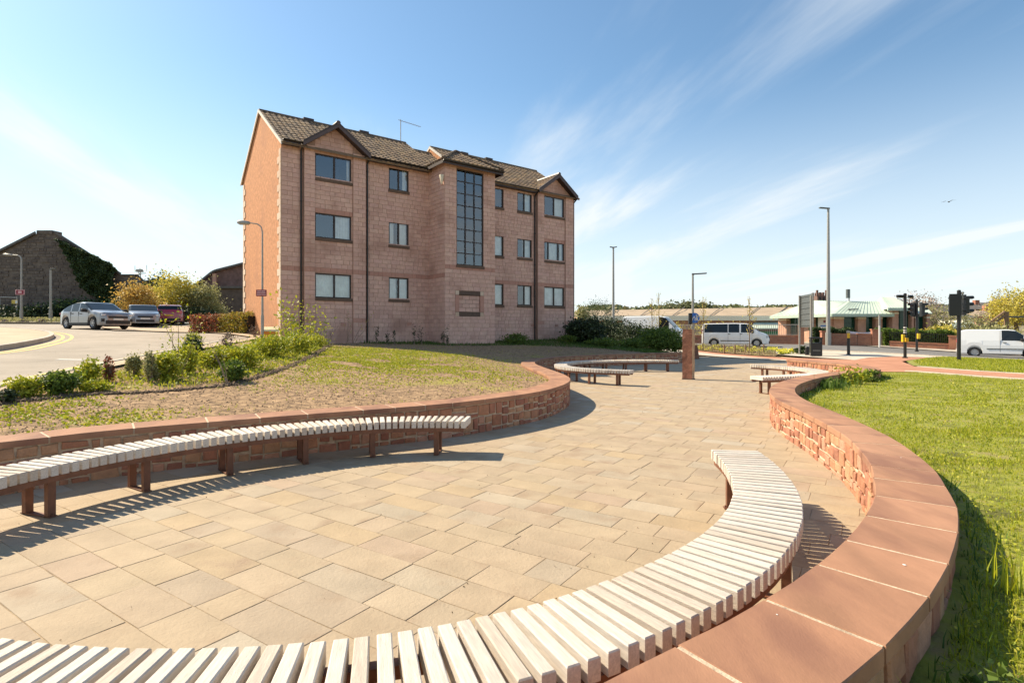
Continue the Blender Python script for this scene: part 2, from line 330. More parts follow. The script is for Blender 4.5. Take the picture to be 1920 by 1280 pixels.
# ------------------------------------------------------------------ terrain heights: thin-plate spline through levels
U = Vector((.7986, .6018, 0)); V = Vector((-.6018, .7986, 0)); A0 = Vector((-9.77, 23.09, 0))
def fac(s, w=0): return A0 + U*s + V*w
LV = [(-4.8,5.7,.44),(-2.6,7.3,.44),(-.8,8.8,.44),(.3,10.6,.44),(.6,12.1,.44),(.2,14.5,.44),(.1,17,.44),(.5,20,.44),(1.8,23,.44),(3.9,24.7,.44),(7.2,27.0,.40),(-8,3,.46),
  (8.6,28.6,.28),(-2.9,11.5,.60),(-5,16,.88),(-1.6,17.5,.70),(-7,11.5,.80),(-6.2,9,.70),(-9,22,1.02),(2,27.5,.74),(4.5,31.5,.85),(9.5,33,.2),
  (-20,4,.65),(-20,12,.94),(-12,12,.94),(-18,21.5,1.3),(-24,31.7,1.67),(-33,45,2.17),(-18,27.6,1.52),(-13.5,27,1.42),(-30,20,1.24),(-45,45,2.2),(-45,60,2.5),(-20,45,2.1),(-10,50,1.6),(-45,5,.7),(-11.5,19.5,1.16),
  (0,0,.0),(0,-4,0),(4,-4,.3),(2.5,2.2,.32),(3.2,3.4,.32),(4.2,6,.30),(6.5,10.2,.28),(8.5,13,.28),(10.9,15.5,.25),(8,6,.32),(12,10,.28),(14,16,.15),(15.5,19,.08),(11.5,20,.02),(20,12,.25),(18.3,20,.0),(24,20,-.02),(17,26,.02),
  (13,31,.0),(14,38,.02),(19.5,27.3,.06),(20,30,.06),(27,36.9,.08),(32.7,36.8,-.18),(19.4,46,.29),(27.5,47,.31),(10,52,.35),(35,55,.3),(45,45,-.1),(45,70,.3),(10,75,.6),(35,25,-.2),(-10,75,1.8),(-45,75,2.6)]
LV += [(*fac(s)[:2], 1.0) for s in (0,4,8.5,12.5,17)] + [(*fac(s,7.6)[:2], 1.1 if s < 9 else .8) for s in (0,8.5,17)]
_P = np.array([(a,b) for a,b,c in LV], dtype=float); _z = np.array([c for a,b,c in LV], dtype=float)
def _k(d2): return np.where(d2 > 0, d2*np.log(d2+1e-12)*.5, 0)
def _solve():
    n = len(_P); d2 = ((_P[:,None]-_P[None])**2).sum(-1)
    A = np.zeros((n+3,n+3)); A[:n,:n] = _k(d2)+np.eye(n)*.6; A[:n,n] = 1; A[:n,n+1:] = _P; A[n,:n] = 1; A[n+1:,:n] = _P.T
    return np.linalg.solve(A, np.concatenate([_z,[0,0,0]]))
_w = _solve()
def hts(xy):
    q = np.asarray(xy, dtype=float).copy(); q[:,0] = np.clip(q[:,0],-50,52); q[:,1] = np.clip(q[:,1],-6,78)
    d2 = ((q[:,None]-_P[None])**2).sum(-1); n = len(_P)
    return _k(d2)@_w[:n] + _w[n] + q@_w[n+1:]
def h(x, y): return float(hts([(x,y)])[0])
def G(px, py, far=90):                    # photo pixel -> point on the terrain (nearest hit)
    Ys = np.concatenate([np.arange(1.2, 30, .06), np.arange(30, far, .2)]); X = (px-960)/F*Ys; zr = H-(py-620)/F*Ys
    hz = hts(np.stack([X,Ys],1)); i = np.argmax(zr <= hz)
    if not (zr <= hz).any(): i = len(Ys)-1
    return Vector((X[i], Ys[i], hz[i]))

def catmull(pts, step=.05):
    P = [Vector((p[0],p[1],0)) for p in pts]; P = [P[0]*2-P[1]] + P + [P[-1]*2-P[-2]]; out = []
    for i in range(1, len(P)-2):
        a,b,c,d = P[i-1:i+3]; n = max(2, int((c-b).length/.02))
        for k in range(n):
            t = k/n; out.append(.5*((2*b)+(c-a)*t+(2*a-5*b+4*c-d)*t*t+(3*b-a-3*c+d)*t**3))
    out.append(P[-2]); return out
class Path:
    def __init__(s, pts, smooth=12):
        c = catmull(pts)
        for _ in range(smooth):           # light smoothing of the traced points
            c = [c[0]] + [(c[i-1]+c[i]*2+c[i+1])/4 for i in range(1,len(c)-1)] + [c[-1]]
        # coarse smoothing on a 0.25 m lattice
        s.c = c; s.d = [0]
        for i in range(1,len(c)): s.d.append(s.d[-1]+(c[i]-c[i-1]).length)
        s.L = s.d[-1]; s.da = np.array(s.d)
    def at(s, t):
        t = min(max(t,0),s.L); i = min(int(np.searchsorted(s.da, t, side='right'))-1, len(s.c)-2)
        f = (t-s.d[i])/max(1e-9, s.d[i+1]-s.d[i]); return s.c[i].lerp(s.c[i+1], f)
    def fr(s, t):                          # point, tangent, left normal
        a, b = s.at(t-.12), s.at(t+.12); T = (b-a).normalized(); return s.at(t), T, Vector((-T.y,T.x,0))
    def off(s, t, d, z):
        p, T, N_ = s.fr(t); q = p + N_*d; return Vector((q.x,q.y,z))

def clip(poly, axis, val, keep_less):
    out = []; n = len(poly)
    for i in range(n):
        a, b = poly[i], poly[(i+1)%n]; ia = (a[axis] <= val) == keep_less or a[axis] == val; ib = (b[axis] <= val) == keep_less or b[axis] == val
        if ia: out.append(a)
        if ia != ib:
            t = (val-a[axis])/(b[axis]-a[axis]); p = (a[0]+(b[0]-a[0])*t, a[1]+(b[1]-a[1])*t); out.append(p)
    return out
def drape(name, poly, m_, dz=.0, cell=.5, kind='structure', parent=None, thick=0):
    poly = [(p[0],p[1]) for p in poly]; xs = [p[0] for p in poly]; ys = [p[1] for p in poly]; mb = MB(); cells = []
    y = math.floor(min(ys)/cell)*cell
    while y < max(ys):
        row = clip(clip(poly,1,y,False),1,y+cell,True)
        if len(row) > 2:
            rx = [p[0] for p in row]; x = math.floor(min(rx)/cell)*cell
            while x < max(rx):
                c = clip(clip(row,0,x,False),0,x+cell,True)
                if len(c) > 2:
                    ar = sum(c[i][0]*c[(i+1)%len(c)][1]-c[(i+1)%len(c)][0]*c[i][1] for i in range(len(c)))/2
                    if abs(ar) > 1e-5: cells.append(c if ar > 0 else c[::-1])
                x += cell
        y += cell
    flat = np.array([p for c in cells for p in c]); hz = hts(flat)+dz; idx = {}; k = 0
    vs = []; fs = []
    for c in cells:
        f = []
        for p in c:
            key = (round(p[0],4),round(p[1],4))
            if key not in idx: idx[key] = len(vs); vs.append((p[0],p[1],float(hz[k])))
            if idx[key] not in f: f.append(idx[key])
            k += 1
        if len(f) > 2: fs.append(tuple(f))
    mb.v = vs; mb.f = fs; mb.mi = [0]*len(fs)
    o = mb.build(name, m_, parent, smooth=True)
    if kind: o['kind'] = kind
    return o
def inside(p, poly):
    x, y = p[0], p[1]; c = False; n = len(poly)
    for i in range(n):
        x1,y1 = poly[i][0],poly[i][1]; x2,y2 = poly[i-1][0],poly[i-1][1]
        if (y1 > y) != (y2 > y) and x < (x2-x1)*(y-y1)/(y2-y1)+x1: c = not c
    return c
def inside_np(P, poly):
    x, y = P[:,0], P[:,1]; c = np.zeros(len(P), bool); n = len(poly)
    for i in range(n):
        x1,y1 = poly[i][0],poly[i][1]; x2,y2 = poly[i-1][0],poly[i-1][1]
        if y1 == y2: continue
        c ^= ((y1 > y) != (y2 > y)) & (x < (x2-x1)*(y-y1)/(y2-y1)+x1)
    return c

# ------------------------------------------------------------------ the two serpentine walls: plaza-side edge of the coping
WL = Path([(-7.2,3.1),(-5.9,4.2),(-4.82,5.14),(-4.14,5.84),(-2.66,6.81),(-2.12,7.13),(-1.47,7.53),(-.78,8.01),(.11,8.95),(.70,9.85),(1.14,11.1),(1.29,12.2),(1.22,13.5),(.96,15.4),(.76,17.2),(.82,18.7),(1.25,20.5),(2.2,22.2),(4.0,23.9),(6.0,25.2),(8.6,26.6)])
WR = Path([(-.55,.9),(-.15,1.28),(.223,1.6),(.77,1.974),(1.18,2.29),(1.57,2.64),(1.94,3.025),(2.30,3.46),(2.55,3.85),(2.9,4.45),(3.36,5.55),(3.75,7.0),(4.07,8.4),(4.55,9.65),(5.35,11.0),(6.7,12.6),(8.0,13.75),(9.2,14.55),(9.9,15.4),(10.25,16.6),(10.25,18.2),(10.0,19.9)])
# left wall: earth is on the left of the path; right wall: earth is on the right
plaza_poly = [WL.off(t,.2,0) for t in np.arange(0,WL.L,.3)] + [Vector((9.6,33.5,0)),Vector((11.3,33.2,0)),Vector((13.4,29.5,0)),Vector((14.4,26.5,0)),Vector((13.6,22,0)),Vector((10.4,20.2,0))] + [WR.off(t,-.2,0) for t in np.arange(WR.L,0,-.3)] + [Vector((-.9,-.5,0)),Vector((-9,-1.5,0)),Vector((-9.5,2.5,0))]

# ------------------------------------------------------------------ setting: ground sheet and hills
def build_ground():
    def axis(lo, hi, fine0, fine1, st):
        a = list(np.arange(fine0, fine1+.01, st)); v = fine0; s = st
        while v > lo: s *= 1.35; v -= s; a.insert(0, v)
        v = fine1; s = st
        while v < hi: s *= 1.35; v += s; a.append(v)
        return np.array(a)
    X = axis(-2500,2500,-50,52,1.0); Y = axis(-300,4000,-6,78,1.0)
    gx, gy = np.meshgrid(X,Y); P = np.stack([gx.ravel(),gy.ravel()],1); z = hts(P)-.10
    near = (P[:,0]>-12)&(P[:,0]<16)&(P[:,1]>-4)&(P[:,1]<36); z[near] -= .45
    # land rises gently inland, far beyond the road
    far = np.clip((P[:,1]-160)/700,0,1); z += far*far*(26+5*np.sin(P[:,0]*.004+1)+3*np.sin(P[:,0]*.011))*np.clip((P[:,0]+500)/500,0,1)
    nx, ny = len(X), len(Y); i = np.arange(nx-1)[None,:]+np.arange(ny-1)[:,None]*nx
    fs = np.stack([i,i+1,i+1+nx,i+nx],-1).reshape(-1,4)
    o = arr_mesh('ground', np.column_stack([P,z]), fs, M['ground']); o['kind'] = 'structure'
    o.data.polygons.foreach_set('use_smooth',[True]*len(o.data.polygons))
build_ground()

# plaza: slabs laid in courses, nearest 300 as parts of the paving
def build_plaza():
    pz = tag(bpy.data.objects.new('plaza_paving', None), kind='structure'); COL.objects.link(pz)
    mb = MB(); pts = [(p.x,p.y) for p in plaza_poly]
    mb.add([(p[0],p[1],-.003) for p in pts], [tuple(range(len(pts)))]); 
    me = mb.mesh('bedding'); 
    import bmesh
    bm = bmesh.new(); bm.from_mesh(me); bmesh.ops.triangulate(bm, faces=bm.faces[:], ngon_method='EAR_CLIP'); bm.to_mesh(me); bm.free()
    me.materials.append(M['bedding']); o = bpy.data.objects.new('bedding', me); COL.objects.link(o); o.parent = pz
    a = math.radians(-33); cu = Vector((math.cos(a),math.sin(a),0)); cv = Vector((-math.sin(a),math.cos(a),0))
    R = random.Random(5); slabs = []
    v = -22.0
    while v < 40:
        w = R.choice((.25,.26,.27,.28,.30,.36)); u = -25+R.random()*.6
        while u < 34:
            l = R.choice((.27,.34,.40,.46,.54,.58))
            c = cu*(u+l/2)+cv*(v+w/2)
            if inside((c.x,c.y), pts) and c.y > -1.0:
                g = R.uniform(.0012,.0032); z = R.uniform(-.0009,.0012); q = []
                for (du,dv) in ((g,g),(l-g,g),(l-g,w-g),(g,w-g)):
                    p = cu*(u+du+R.uniform(-.0025,.0025))+cv*(v+dv+R.uniform(-.0025,.0025)); q.append(Vector((p.x,p.y,z+R.uniform(-.0008,.0008))))
                slabs.append((c, q))
            u += l
        v += w
    vis = [s for s in slabs if s[0].y > 1.75 and abs(s[0].x/s[0].y) < .99 and not (s[0].y < 2.1 and s[0].x > .7)]
    vis.sort(key=lambda s: s[0].y**1.0); near = set(id(s) for s in vis[:300])
    rest = MB()
    for s in slabs:
        q = s[1]; bot = [Vector((p.x,p.y,-.03)) for p in q]
        if id(s) in near:
            b = MB(); b.cham(bot, q, 0, .0016); b.build('paving_slab', M['paving'], pz)
        else: rest.cham(bot, q, 0, .0016)
    rest.build('far_paving_slabs', M['paving'], pz)['kind'] = 'stuff'
build_plaza()

# ------------------------------------------------------------------ walls of rubble with coping
def stone_quads(L0, L1, z0, z1, R, zones):
    """irregular coursed rubble between path distances L0..L1; returns list of 4 (t,z) corners"""
    out = []; t = L0
    while t < L1-.05:
        bw = R.uniform(.30,.62)
        if t+bw > L1-.12: bw = L1-t
        # a bay of stones: split recursively
        def split(a0,a1,b0,b1,depth):
            w, hh = a1-a0, b1-b0
            if (w < .26 and hh < .19) or depth > 5 or (w < .12) or (hh < .075):
                if not (depth < 5 and w*hh > .05): out.append((a0,a1,b0,b1)); return
            if (w > hh*1.5 and w > .17) or hh < .13:
                if w < .17: out.append((a0,a1,b0,b1)); return
                m_ = a0+w*R.uniform(.36,.64); split(a0,m_,b0,b1,depth+1); split(m_,a1,b0,b1,depth+1)
            else:
                m_ = b0+hh*R.uniform(.36,.64); split(a0,a1,b0,m_,depth+1); split(a0,a1,m_,b1,depth+1)
        split(t,t+bw,z0,z1,0); t += bw
    return out
def build_wall(path, side, width, label, seed, ztop, coplen, nearfn, z_earth, ear_rub):
    """side: +1 when the earth lies to the left of the path"""
    R = random.Random(seed); p0 = path.at(path.L*.3); th = .062
    w = thing('sandstone_wall', label, 'wall', (p0.x,p0.y,0))
    core = MB(); n = int(path.L/.12); ts = [path.L*i/n for i in range(n+1)]
    def ribbon(mb, d0, d1, z0, z1, ts):
        P = []
        for t in ts: P += [path.off(t,d0*side,z0),path.off(t,d1*side,z0),path.off(t,d1*side,z1),path.off(t,d0*side,z1)]
        fs = []
        for i in range(len(ts)-1):
            for k in range(4): fs.append((i*4+k,i*4+(k+1)%4,(i+1)*4+(k+1)%4,(i+1)*4+k))
        fs += [(0,1,2,3),tuple((len(ts)-1)*4+k for k in (3,2,1,0))]; mb.add(P,fs)
    ribbon(core, .035, width-.035, -.25, ztop-th-.001, ts); ribbon(core, .008, width-.008, ztop-th+.002, ztop-.0022, ts)
    core.build('mortar_core', M['mortar'], w)
    t = 0; 
    while t < path.L-.15:
        l = coplen(t, R); l = min(l, path.L-t); g = .008
        k = max(1, int(l/.2)); ins = []; outs = []
        for i in range(k+1):
            tt = t+g+(l-2*g)*i/k; ins.append(path.off(tt,0,0)); outs.append(path.off(tt,width*side,0))
        dz = R.uniform(-.0005,.002); top = ins+outs[::-1]; z1 = ztop+dz; c = sum(top,Vector())/len(top); ch = .005
        m1 = [Vector((p.x,p.y,z1-ch)) for p in top]; m0 = [Vector((p.x,p.y,z1-th)) for p in top]
        m2 = [Vector((p.x,p.y,z1))+(c-p).normalized()*ch for p in top]; nn = len(top); b = MB()
        b.add(m0+m1+m2, [tuple(range(2*nn,3*nn)) ,tuple(range(nn))[::-1]]+[(i,(i+1)%nn,nn+(i+1)%nn,nn+i) for i in range(nn)]+[(nn+i,nn+(i+1)%nn,2*nn+(i+1)%nn,2*nn+i) for i in range(nn)])
        b.build('coping_stone', M['coping'], w); t += l
    faces = stone_quads(0,path.L,-.06,ztop-th-.004,R,None); cand = []
    for f in faces: cand.append((f, 0))
    for f in stone_quads(0,path.L,ear_rub,ztop-th-.004,R,None): cand.append((f, 1))
    def geo(f, sd, mb):
        a0,a1,b0,b1 = f; g = R.uniform(.010,.018); j = lambda: R.uniform(-.009,.009)
        cs = [(a0+g+j(),b0+g+j()),(a1-g+j(),b0+g+j()),(a1-g+j(),b1-g+j()),(a0+g+j(),b1-g+j())]
        d_in, d_out = (.04, .012+R.uniform(-.006,.006)) if sd == 0 else (width-.04, width-.012)
        back = [path.off(t_,d_in*side,z_) for t_,z_ in cs]; face = [path.off(t_,(d_out+R.uniform(-.004,.004)*(1 if sd==0 else 1))*side,z_) for t_,z_ in cs]
        c = sum(face,Vector())/4; up = (face[0]-back[0]).normalized(); mid = [p-up*.008 for p in face]; ins = [p+(c-p)*.16 for p in face]
        mb.add(back+mid+ins, [(8,9,10,11)]+[q for i in range(4) for q in ((i,(i+1)%4,4+(i+1)%4,4+i),(4+i,4+(i+1)%4,8+(i+1)%4,8+i))])
    vis = sorted([c for c in cand if nearfn(path.at((c[0][0]+c[0][1])/2), c[1])], key=lambda c: path.at(c[0][0]).length/((c[0][1]-c[0][0])+.1))
    near = set(id(c) for c in vis[:300]); rest = MB()
    for c in cand:
        if id(c) in near: b = MB(); geo(c[0],c[1],b); b.build('stone', M['rubble'], w)
        else: geo(c[0],c[1],rest)
    rest.build('far_stones', M['rubble'], w)['kind'] = 'stuff'
    return w
build_wall(WL, 1, .45, 'long serpentine red sandstone wall behind the left benches, holding back the bare soil bed', 3, .50, lambda t,R: R.choice((.44,.55,.62,.7)), lambda p,sd: sd == 0 and p.y < 17, .44, .40)
build_wall(WR, -1, .41, 'curving red sandstone wall with broad flat coping between paving and green lawn', 4, .50, lambda t,R: R.choice((.42,.48,.5,.54)), lambda p,sd: (sd == 0 and 2.3 < p.y < 16) or (sd == 1 and p.y < 3.5), .30, .12)

# ------------------------------------------------------------------ slatted benches
def slat_mesh():
    b = MB(); L_, w_, hh, c = .21, .0272, .085, .005
    P = []
    for (x, rz, z) in ((L_,0,0),(L_,0,hh-c),(L_-c,c,hh)):
        ww = w_-rz; P += [(-x,-ww,z),(x,-ww,z),(x,ww,z),(-x,ww,z)]
    fs = [(8,9,10,11),(3,2,1,0)]
    for r in (0,4):
        for i in range(4): fs.append((r+i,r+(i+1)%4,r+4+(i+1)%4,r+4+i))
    b.add(P,fs); me = b.mesh('slat'); me.materials.append(M['wood']); return me
SLAT = slat_mesh()
def bench(label, pts, pitch=.0812, leg_at=.82, first=None, ztop=.435, smooth=12):
    p = Path(pts, smooth); p0 = p.at(p.L/2)
    t = thing('slatted_bench', label, 'bench', (p0.x,p0.y,0), 0, 'curved slatted benches around the plaza')
    n = int(p.L/pitch); R = random.Random(len(label)); zb = ztop-.085
    for i in range(n+1):
        c, T, N_ = p.fr(i*pitch); ang = math.atan2(N_.y,N_.x)+R.uniform(-.008,.008)
        inst('slat', SLAT, t, Matrix.Translation((c.x-p0.x+R.uniform(-.003,.003),c.y-p0.y,zb+R.uniform(-.001,.001))) @ Matrix.Rotation(ang,4,'Z'))
    for d in (-.165,.165):
        b = MB(); ts = np.linspace(.0,n*pitch,max(8,n//2)); P = []
        for tt in ts: P += [p.off(tt,d-.025,zb-.052),p.off(tt,d+.025,zb-.052),p.off(tt,d+.025,zb-.002),p.off(tt,d-.025,zb-.002)]
        fs = [(i*4+k,i*4+(k+1)%4,(i+1)*4+(k+1)%4,(i+1)*4+k) for i in range(len(ts)-1) for k in range(4)]+[(0,1,2,3),tuple((len(ts)-1)*4+k for k in (3,2,1,0))]
        b.add(P,fs); b.build('rail', M['steel'], t)
    tt = (n*pitch-.36)%leg_at
    if tt < .2: tt += leg_at
    while tt < n*pitch-.1:
        c, T, N_ = p.fr(tt)
        for d in (-.14,.14):
            b = MB(); b.obox(c+N_*d+Vector((0,0,(zb-.052)/2+.003)), T*.03, N_*.024, Vector((0,0,(zb-.052)/2-.003))); b.build('leg', M['steel'], t)
        b = MB(); b.obox(c+Vector((0,0,.010)), T*.03, N_*.185, Vector((0,0,.004)))
        for d in (-.17,.17): b.tube([c+N_*d+Vector((0,0,.012)),c+N_*d+Vector((0,0,.03))],.008,6)
        b.build('foot_plate', M['steel'], t); tt += leg_at
    return t
bl = [(-4.4,2.6),(-4.2,3.4)]+[((a[0]+b[0])/2,(a[1]+b[1])/2) for a,b in (((-3.84,4.05),(-4.30,4.50)),((-3.75,4.5),(-4.15,4.85)),((-3.60,4.97),(-3.98,5.22)),((-3.30,5.46),(-3.65,5.72)),((-2.93,5.85),(-3.22,6.20)),((-2.375,6.25),(-2.61,6.68)),((-1.85,6.53),(-2.13,6.97)),((-1.354,6.69),(-1.52,7.14)),((-.879,6.72),(-.98,7.19)),((-.557,6.70),(-.56,7.16)))]
bench('longest curved bench, running beside the left sandstone wall in front of the soil bed', bl, first=.35, smooth=60)
pin = Path([(-2.75,2.45),(-2.3,2.12),(-1.848,1.97),(-1.563,1.933),(-1.237,1.917),(-.988,1.917),(-.618,1.967),(-.433,2.012),(-.179,2.10),(.102,2.223),(.341,2.376),(.626,2.592),(.866,2.80),(1.10,3.05),(1.418,3.52),(1.60,3.93),(1.735,4.35),(1.84,4.8),(1.873,5.12)], 300)
bench('curved bench in the foreground sweeping along the bottom of the picture to the right wall', [tuple(pin.off(t,-.21,0))[:2] for t in np.arange(0,pin.L,.25)]+[tuple(pin.off(pin.L,-.21,0))[:2]], smooth=40)
bench('hairpin shaped bench in the far left bay, left of the tall stone pillar', [(3.36,15.4),(2.4,15.95),(1.75,16.9),(1.62,18.2),(2.1,19.6),(3.2,20.6),(4.8,20.95),(6.35,20.85)], first=.3, smooth=40)
bench('far right curved bench in the bay, right of the tall stone pillar', [(6.0,13.35),(7.0,13.7),(7.95,14.3),(8.5,15.1),(8.75,16.2),(8.5,17.3),(8.0,18.1)], first=.3, smooth=40)

# ------------------------------------------------------------------ standing stones
def stone_post(label, c, w, d, hh, rz, taper=0):
    t = thing('stone_pillar', label, 'pillar', (c[0],c[1],0), rz); b = MB(); R = random.Random(3); n = 9
    rings = []
    for i in range(n+1):
        z = hh*i/n; k = 1-taper*i/n
        if i == n: k -= .06
        for (sx,sy) in ((-1,-1),(0,-1),(1,-1),(1,0),(1,1),(0,1),(-1,1),(-1,0)):
            j = .007; rings.append(((sx*w/2*k+R.uniform(-j,j)),(sy*d/2*k+R.uniform(-j,j)),z-(0 if i<n else 0)))
    fs = []
    for i in range(n):
        for k in range(8):
            fs.append((i*8+k,i*8+(k+1)%8,(i+1)*8+(k+1)%8,(i+1)*8+k)); 
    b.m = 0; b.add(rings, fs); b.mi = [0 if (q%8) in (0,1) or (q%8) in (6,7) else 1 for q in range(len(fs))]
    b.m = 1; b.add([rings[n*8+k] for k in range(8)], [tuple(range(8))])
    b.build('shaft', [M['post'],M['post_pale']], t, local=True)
    b = MB(); b.box(-w/2-.012,w/2+.012,-d/2-.012,d/2+.012,.001,.02); b.build('base_joint', M['darkjoint'], t, local=True)
    return t
stone_post('tall rough red sandstone pillar standing alone on the paving', (5.66,17.5), .31,.30,1.60, math.radians(-33))
stone_post('low dark sandstone block behind the tall pillar', (9.98,30.2), .62,.4,.75, math.radians(12), .25)
# ------------------------------------------------------------------ soil bed, lawns, roads, paths
FA, FB = fac(0), fac(17)
bed_poly = [WL.off(t,.25,0) for t in np.arange(0,WL.L,.4)] + [Vector((9.0,28.2,0)), Vector((7.5,32,0)), fac(18.5,1.0), fac(17,.3), fac(0,.3), fac(-1.0,.2)] + \
    [G(470,634), G(430,648), G(380,657), G(320,668), G(262,681), G(205,693), G(117,714), G(45,733), G(-10,748), G(-60,762), G(-200,800), Vector((-8.6,3.0,0))]
drape('soil_bed', bed_poly, M['soil'], .0, .35)
kerb_edge = [G(x,y) for x,y in ((-160,778),(-60,748),(0,730),(60,717),(117,703),(165,692),(212,681),(267,671),(330,658),(385,648),(430,640))]
road_left = kerb_edge + [Vector((-11.2,24.5,0)), Vector((-13.5,25.6,0)), Vector((-16.5,26.5,0)), Vector((-20,27.5,0)), Vector((-26,34.5,0)), Vector((-33,41.5,0)), Vector((-50,44,0)), Vector((-50,8,0)), Vector((-14,3.2,0))]
road_left = [p for p in road_left]
drape('road', road_left, M['asphalt'], -.03, .7)
# junction side road up past the parked cars
drape('parking_apron', [(-11.2,24.5),(-13.5,25.6),(-16.5,26.5),(-20,27.5),(-26,34.5),(-24,40),(-16,36),(-9.5,27.5),(-9.9,23.6)], M['footway'], .02, .8)
drape('footway', kerb_edge + [Vector((-11.2,24.5,0)), Vector((-9.9,23.6,0)), G(470,634), G(430,648), G(380,657), G(320,668), G(262,681), G(205,693), G(117,714), G(45,733), G(-10,748), G(-60,762), G(-160,795)], M['footway'], .05, .5)
isl = [G(x,y) for x,y in ((-150,672),(-60,662),(0,655),(30,650),(60,644),(85,638),(97,632),(92,627),(70,622.5),(40,619),(0,616),(-60,612),(-150,608))]
drape('kerbed_pavement', isl, M['footway'], .10, .8)
def strip(name, pts, w, z0, z1, m_, kind='structure', rise=None, parent=None):
    """a kerb or line following points on the terrain"""
    pth = Path([(p[0],p[1]) for p in pts], 4); n = max(2,int(pth.L/.5)); b = MB(); P = []
    hz = hts([tuple(pth.at(pth.L*i/n))[:2] for i in range(n+1)])
    for i in range(n+1):
        t = pth.L*i/n; z = float(hz[i])
        P += [pth.off(t,-w/2,z+z0),pth.off(t,w/2,z+z0),pth.off(t,w/2,z+z1),pth.off(t,-w/2,z+z1)]
    b.add(P, [(i*4+k,i*4+(k+1)%4,(i+1)*4+(k+1)%4,(i+1)*4+k) for i in range(n) for k in range(4)]+[(0,1,2,3),(n*4+3,n*4+2,n*4+1,n*4)])
    o = b.build(name, m_, parent)
    if kind: o['kind'] = kind
    return pth, o
def kerbstones(name, pts, w, z0, z1, l=.9):
    """a row of separate kerbstones following points on the terrain"""
    pth = Path([(p[0],p[1]) for p in pts], 4); k = tag(bpy.data.objects.new(name,None), kind='structure'); COL.objects.link(k); t = 0; cnt = 0; rest = MB()
    while t < pth.L-.1:
        e = min(t+l, pth.L); a, b_ = t+.006, e-.006; za, zb_ = hts([tuple(pth.at(a))[:2], tuple(pth.at(b_))[:2]])
        top = [pth.off(a,-w/2,za+z1),pth.off(b_,-w/2,zb_+z1),pth.off(b_,w/2,zb_+z1),pth.off(a,w/2,za+z1)]
        bot = [Vector((p.x,p.y,p.z-(z1-z0))) for p in top]; mb = MB(); mb.cham(bot,top,0,.012)
        if pth.at(t).y < 34: mb.build('kerbstone', M['kerb'], k)
        else: rest.v_ = rest.add(mb.v, mb.f)
        t = e
    if rest.v: rest.build('far_kerbstones', M['kerb'], k)['kind'] = 'stuff'
kerbstones('verge_kerb', kerb_edge, .13, -.1, .065)
kerbstones('island_kerb', isl, .14, -.1, .12)
ke = Path([(p.x,p.y) for p in kerb_edge],4)
strip('yellow_line', [ke.off(t,.22,0) for t in np.arange(0,ke.L,.8)], .10, -.05, -.024, M['yellow'])
strip('yellow_line', [ke.off(t,.45,0) for t in np.arange(0,ke.L,.8)], .10, -.05, -.024, M['yellow'])
ip = Path([(p.x,p.y) for p in isl],4)
for d in (-.35,-.62): strip('yellow_line', [ip.off(t,d,0) for t in np.arange(0,ip.L,.8)], .11, -.05, -.024, M['yellow'])
a_, b_ = G(105,672), G(155,673)
drape('white_line', [a_+Vector((0,-.05,0)), b_+Vector((0,-.05,0)), b_+Vector((0,.12,0)), a_+Vector((0,.12,0))], M['white_paint'], -.022, .5)
# far side verge in front of the old stone building
verge = [Vector((-50,44.3,0)),Vector((-33,41.8,0)),Vector((-26,34.8,0)),Vector((-24,38,0)),Vector((-27,46,0)),Vector((-50,52,0))]
drape('verge', verge, M['ground'], .1, 1.0)
kerbstones('far_kerb', [verge[0]-Vector((0,.1,0)),verge[1]-Vector((0,.1,0)),verge[2]-Vector((0,.1,0))], .14, -.1, .11, 1.0)

# right: lawn, cycleway, second lawn, pale pavements, main road
lawn_poly = [WR.off(t,-.2,0) for t in np.arange(0,WR.L,.3)] + [Vector((10.6,20.3,0)),Vector((12.2,21.4,0)),Vector((14.6,20.6,0)),Vector((14.85,19.6,0)),Vector((14.6,15.8,0)),Vector((14.9,8,0)),Vector((15.5,-2,0)),Vector((-.2,-2,0))]
LAWN_EDGE = [(10.35,20.1),(10.9,17.5),(11.0,16.2),(14.6,20.9),(14.85,19.6),(14.6,15.8),(14.9,8)]
drape('lawn', [WR.off(t,-.2,0) for t in np.arange(0,WR.L-3.2,.3)]+[Vector((11.2,17.0,0)),Vector((13.2,20.2,0)),Vector((14.85,19.6,0)),Vector((14.6,15.8,0)),Vector((14.9,8,0)),Vector((15.5,-2,0)),Vector((-.2,-2,0))], M['lawnbase'], .0, .4)
lawn_np = [WR.off(t,-.45,0) for t in np.arange(0,WR.L-3.2,.3)]+[Vector((11.4,17.0,0)),Vector((13.3,20.1,0)),Vector((14.75,19.6,0)),Vector((14.5,15.8,0)),Vector((14.8,8,0)),Vector((14,-.5,0)),Vector((1.2,-.5,0))]
cyc = [(13.2,20.2),(14.9,19.6),(14.65,15.8),(14.95,8),(15.5,0),(18.8,0),(18.3,8),(18.1,16),(17.9,19.3),(17.4,23.6),(19.0,26.6),(23.2,30.3),(22.0,31.3),(19.5,29.8),(17.5,28.2),(15.6,32.5),(13.2,42),(12.0,41.5),(13.6,34),(14.3,29),(14.6,26),(13.7,22)]
drape('cycleway', cyc, M['redasphalt'], .015, .6)
kerbstones('lawn_edging', [(14.78,20.4),(14.78,19.6),(14.6,15.8),(14.9,8),(15.4,1)], .22, -.1, .035)
kerbstones('cycleway_edging', [(18.3,8),(18.1,16),(17.9,19.3),(17.45,23.4)], .22, -.1, .035)
drape('pale_strip', [(9.6,33.6),(11.3,33.3),(13.4,29.6),(14.4,26.5),(13.4,21.8),(10.5,20.3),(12.1,20.4),(13.7,22),(14.7,26),(14.4,29),(13.7,34),(12.1,41.5),(11.0,41)], M['concrete'], .022, .6)
